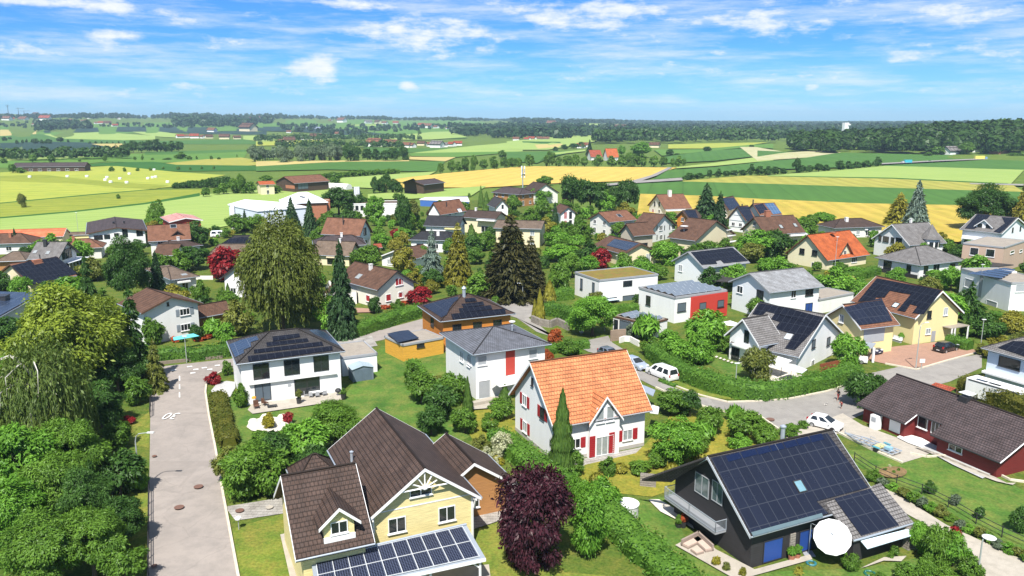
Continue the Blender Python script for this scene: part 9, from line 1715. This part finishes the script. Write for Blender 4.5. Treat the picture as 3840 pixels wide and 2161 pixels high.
# ================================================================== people and dog
SKIN = plain('skin', (.46, .25, .17), .6, .05)
def figure(name, label, base, yaw, hgt, joints, edges, rads, cloth):
 """one skinned body plus clothing grown from the same joints a little thicker"""
 e = empty(name, base, label, 'person', rz=yaw); e.scale = (hgt, hgt, hgt)
 names = list(joints); ix = {k: i for i, k in enumerate(names)}
 def grow(nm, keys, mat, extra):
  ks = [k for k in names if k in keys]; loc = {k: i for i, k in enumerate(ks)}; ed = [(loc[a], loc[b]) for a, b in edges if a in loc and b in loc]
  me = bpy.data.meshes.new(nm); me.from_pydata([joints[k] for k in ks], ed, []); me.materials.append(mat); o = bpy.data.objects.new(nm, me); COL.objects.link(o); o.parent = e
  m = o.modifiers.new('skin', 'SKIN'); m.use_smooth_shade = True
  for k in ks: r = rads[k]+extra; me.skin_vertices[0].data[loc[k]].radius = (r, r)
  me.skin_vertices[0].data[0].use_root = True
  s = o.modifiers.new('sub', 'SUBSURF'); s.levels = 1; s.render_levels = 2; return o
 grow('body', names, SKIN, 0)
 for nm, keys, mat, ex in cloth: grow(nm, keys, mat, ex)
 hd = MB(); c = Vector(joints['head']); r = rads['head']
 for i in range(5):
  pass
 hd.lathe(c+Vector((0, -.004, -.01)), [(r*1.06, 0), (r*1.16, r*.5), (r*.9, r*1.05), (r*.2, r*1.3)], 10); o = hd.mesh('hair', plain('hair_dark', (.02, .014, .01), .7), (0, 0, 0)); ob = bpy.data.objects.new('hair', o); COL.objects.link(ob); ob.parent = e
 return e
# unit height 1; x forward, z up, y left
def striding(lean=.0, arm=.15):
 J = dict(pelvis=(0,0,.52), waist=(.005+lean*.3,0,.62), chest=(.01+lean,0,.74), neck=(.012+lean*1.3,0,.84), chin=(.02+lean*1.5,0,.875), head=(.02+lean*1.6,0,.93),
      hipl=(0,.05,.50), hipr=(0,-.05,.50), kneel=(.10,.055,.29), kneer=(-.03,-.055,.28), anklel=(.13,.055,.045), ankler=(-.16,-.055,.06), toel=(.19,.055,.018), toer=(-.11,-.055,.018),
      shl=(.01+lean,.095,.80), shr=(.01+lean,-.095,.80), ell=(-.05+lean,.125,.65), elr=(.07+lean,-.125,.655), wrl=(.0+lean,.12,.53), wrr=(.19+lean,-.09,.58), hal=(.02+lean,.115,.49), har=(.235+lean,-.08,.575),
      fl1=(.035+lean,.125,.455), fl2=(.03+lean,.115,.45), fl3=(.022+lean,.106,.453), fl4=(.015+lean,.098,.46), thl=(.045+lean,.10,.475), fr1=(.27+lean,-.09,.565), fr2=(.275+lean,-.08,.56), fr3=(.272+lean,-.07,.56), fr4=(.265+lean,-.062,.565), thr=(.25+lean,-.062,.59))
 E_ = [('pelvis','waist'),('waist','chest'),('chest','neck'),('neck','chin'),('chin','head'),('pelvis','hipl'),('pelvis','hipr'),('hipl','kneel'),('hipr','kneer'),('kneel','anklel'),('kneer','ankler'),('anklel','toel'),('ankler','toer'),('chest','shl'),('chest','shr'),('shl','ell'),('shr','elr'),('ell','wrl'),('elr','wrr'),('wrl','hal'),('wrr','har')]+[('hal','fl%d' % i) for i in (1,2,3,4)]+[('hal','thl')]+[('har','fr%d' % i) for i in (1,2,3,4)]+[('har','thr')]
 RR = dict(pelvis=.062, waist=.058, chest=.072, neck=.028, chin=.045, head=.058, hipl=.052, hipr=.052, kneel=.032, kneer=.032, anklel=.020, ankler=.020, toel=.017, toer=.017, shl=.036, shr=.036, ell=.023, elr=.023, wrl=.016, wrr=.016, hal=.018, har=.018)
 for k in J:
  if k not in RR: RR[k] = .005
 return J, E_, RR
J, E_, RR = striding(.02)
up_ = {'waist', 'chest', 'shl', 'shr', 'neck', 'pelvis'}; lo_ = {'pelvis', 'hipl', 'hipr', 'kneel', 'kneer'}
J2 = dict(J); 
CLT = lambda a, b, shoes: [('shirt', {'pelvis', 'waist', 'chest', 'shl', 'shr', 'ell', 'elr'} - set(), a, .010), ('shorts', lo_, b, .012), ('shoe', {'anklel', 'toel'}, shoes, .010), ('shoe', {'ankler', 'toer'}, shoes, .010)]
pp_ = atN('Z3', 645, 565); figure('person', 'person in dark top and red shorts striding across the road', pp_, rad(200), 1.75, J, E_, RR, CLT(plain('cloth_dark', (.02, .02, .025), .9), plain('cloth_red', (.30, .035, .035), .9), plain('shoe_dark', (.03, .03, .03), .8)))
J, E_, RR = striding(.10); pp_ = atN('Z3', 700, 705); figure('person', 'smaller person in red shirt bending forward beside the dark tree', pp_, rad(215), 1.25, J, E_, RR, CLT(plain('cloth_bright_red', (.42, .02, .04), .9), plain('cloth_navy', (.015, .016, .025), .9), plain('shoe_white', (.6, .6, .6), .8)))
p = atN('Z3', 430, 650); e = empty('dog', p, 'small white and grey dog on the road before the white hatchback', 'dog', rz=rad(15)); 
dj = dict(rump=(-.16,0,.24), belly=(0,0,.25), chest=(.14,0,.25), neck=(.22,0,.32), head=(.28,0,.37), muzzle=(.36,0,.345), tail=(-.24,0,.30), tail2=(-.30,0,.37), fl=(.14,.05,.14), fl2=(.135,.05,.08), fl3=(.15,.05,.01), fr=(.13,-.05,.14), fr2=(.125,-.05,.08), fr3=(.14,-.05,.01), bl=(-.15,.05,.16), bl2=(-.20,.05,.085), bl3=(-.18,.05,.01), br=(-.17,-.05,.16), br2=(-.22,-.05,.085), br3=(-.20,-.05,.01), ear=(.26,.045,.42), ear2=(.26,-.045,.42))
de = [('belly','rump'),('belly','chest'),('chest','neck'),('neck','head'),('head','muzzle'),('rump','tail'),('tail','tail2'),('chest','fl'),('fl','fl2'),('fl2','fl3'),('chest','fr'),('fr','fr2'),('fr2','fr3'),('rump','bl'),('bl','bl2'),('bl2','bl3'),('rump','br'),('br','br2'),('br2','br3'),('head','ear'),('head','ear2')]
dr = dict(rump=.07, belly=.075, chest=.085, neck=.055, head=.055, muzzle=.028, tail=.022, tail2=.015, ear=.014, ear2=.014); ks = list(dj); me = bpy.data.meshes.new('body'); me.from_pydata([dj[k] for k in ks], [(ks.index(a), ks.index(b)) for a, b in de], [])
md, nt_, n_, l_ = newmat('dog_fur'); tc_ = n_.new('ShaderNodeTexCoord'); f_ = noise_n(n_, l_, tc_.outputs['Object'], 7, 2); finish(n_, l_, ramp_n(n_, l_, f_, [(.48, (.68, .65, .60)), (.54, (.12, .11, .11))]), .9); me.materials.append(md)
o = bpy.data.objects.new('body', me); COL.objects.link(o); o.parent = e; m = o.modifiers.new('skin', 'SKIN'); m.use_smooth_shade = True
for i, k in enumerate(ks): r = dr.get(k, .025 if k[-1] not in '3' else .018); me.skin_vertices[0].data[i].radius = (r, r)
me.skin_vertices[0].data[ks.index('belly')].use_root = True; o.modifiers.new('sub', 'SUBSURF').render_levels = 2
# ================================================================== labels of plants from the landmarks around them
LMK = [(px_[0], px_[1], sh, px_[2]) for e_, px_, sh, q in HOUSES.values() if sh]
groups = {}
for (e_, phrase, u, v, p, H_) in PLANTS:
 best = min(LMK, key=lambda h: math.hypot((h[0]-u), (h[1]-v)*1.5)); dx, dy = u-best[0], v-best[1]; dd = proj(p)[2]-best[3]
 if abs(dx) > abs(dy)*1.8+12: rel = 'right of the' if dx > 0 else 'left of the'
 elif dd > 0: rel = 'behind the'
 else: rel = 'before the'
 groups.setdefault((('tall ' if H_ > 7 else 'low ' if H_ < 1.7 else '')+phrase, rel, best[2]), []).append((u, e_))
for (ph, rel, sh), it in groups.items():
 it.sort(key=lambda t: t[0]); n_ = len(it)
 for i, (u, e_) in enumerate(it): e_['label'] = '%s %s %s' % (ph, rel, sh)+('' if n_ == 1 else ', '+ordi(i, n_)); e_['group'] = ph.replace('tall ', '').replace('low ', '')+'s of the gardens'
for o in list(sc.objects):
 if '_o' in o: del o['_o']
# ================================================================== air
hz = MB(); hz.box((-6500, -300, -1), (13000, 0, 0), (0, 8000, 0), (0, 0, 103)); ho = hz.build('haze', newmat('haze_air')[0]); ho['kind'] = 'stuff'
mt = ho.data.materials[0]; nt = mt.node_tree; vo = nt.nodes.new('ShaderNodeVolumePrincipled'); oo = nt.nodes.new('ShaderNodeOutputMaterial'); nt.links.new(vo.outputs[0], oo.inputs['Volume']); vo.inputs['Color'].default_value = (.58, .80, 1, 1); vo.inputs['Density'].default_value = HAZE; vo.inputs['Anisotropy'].default_value = 0
ho['label'] = 'pale blue air haze over the whole landscape'
if '_o' in ho: del ho['_o']
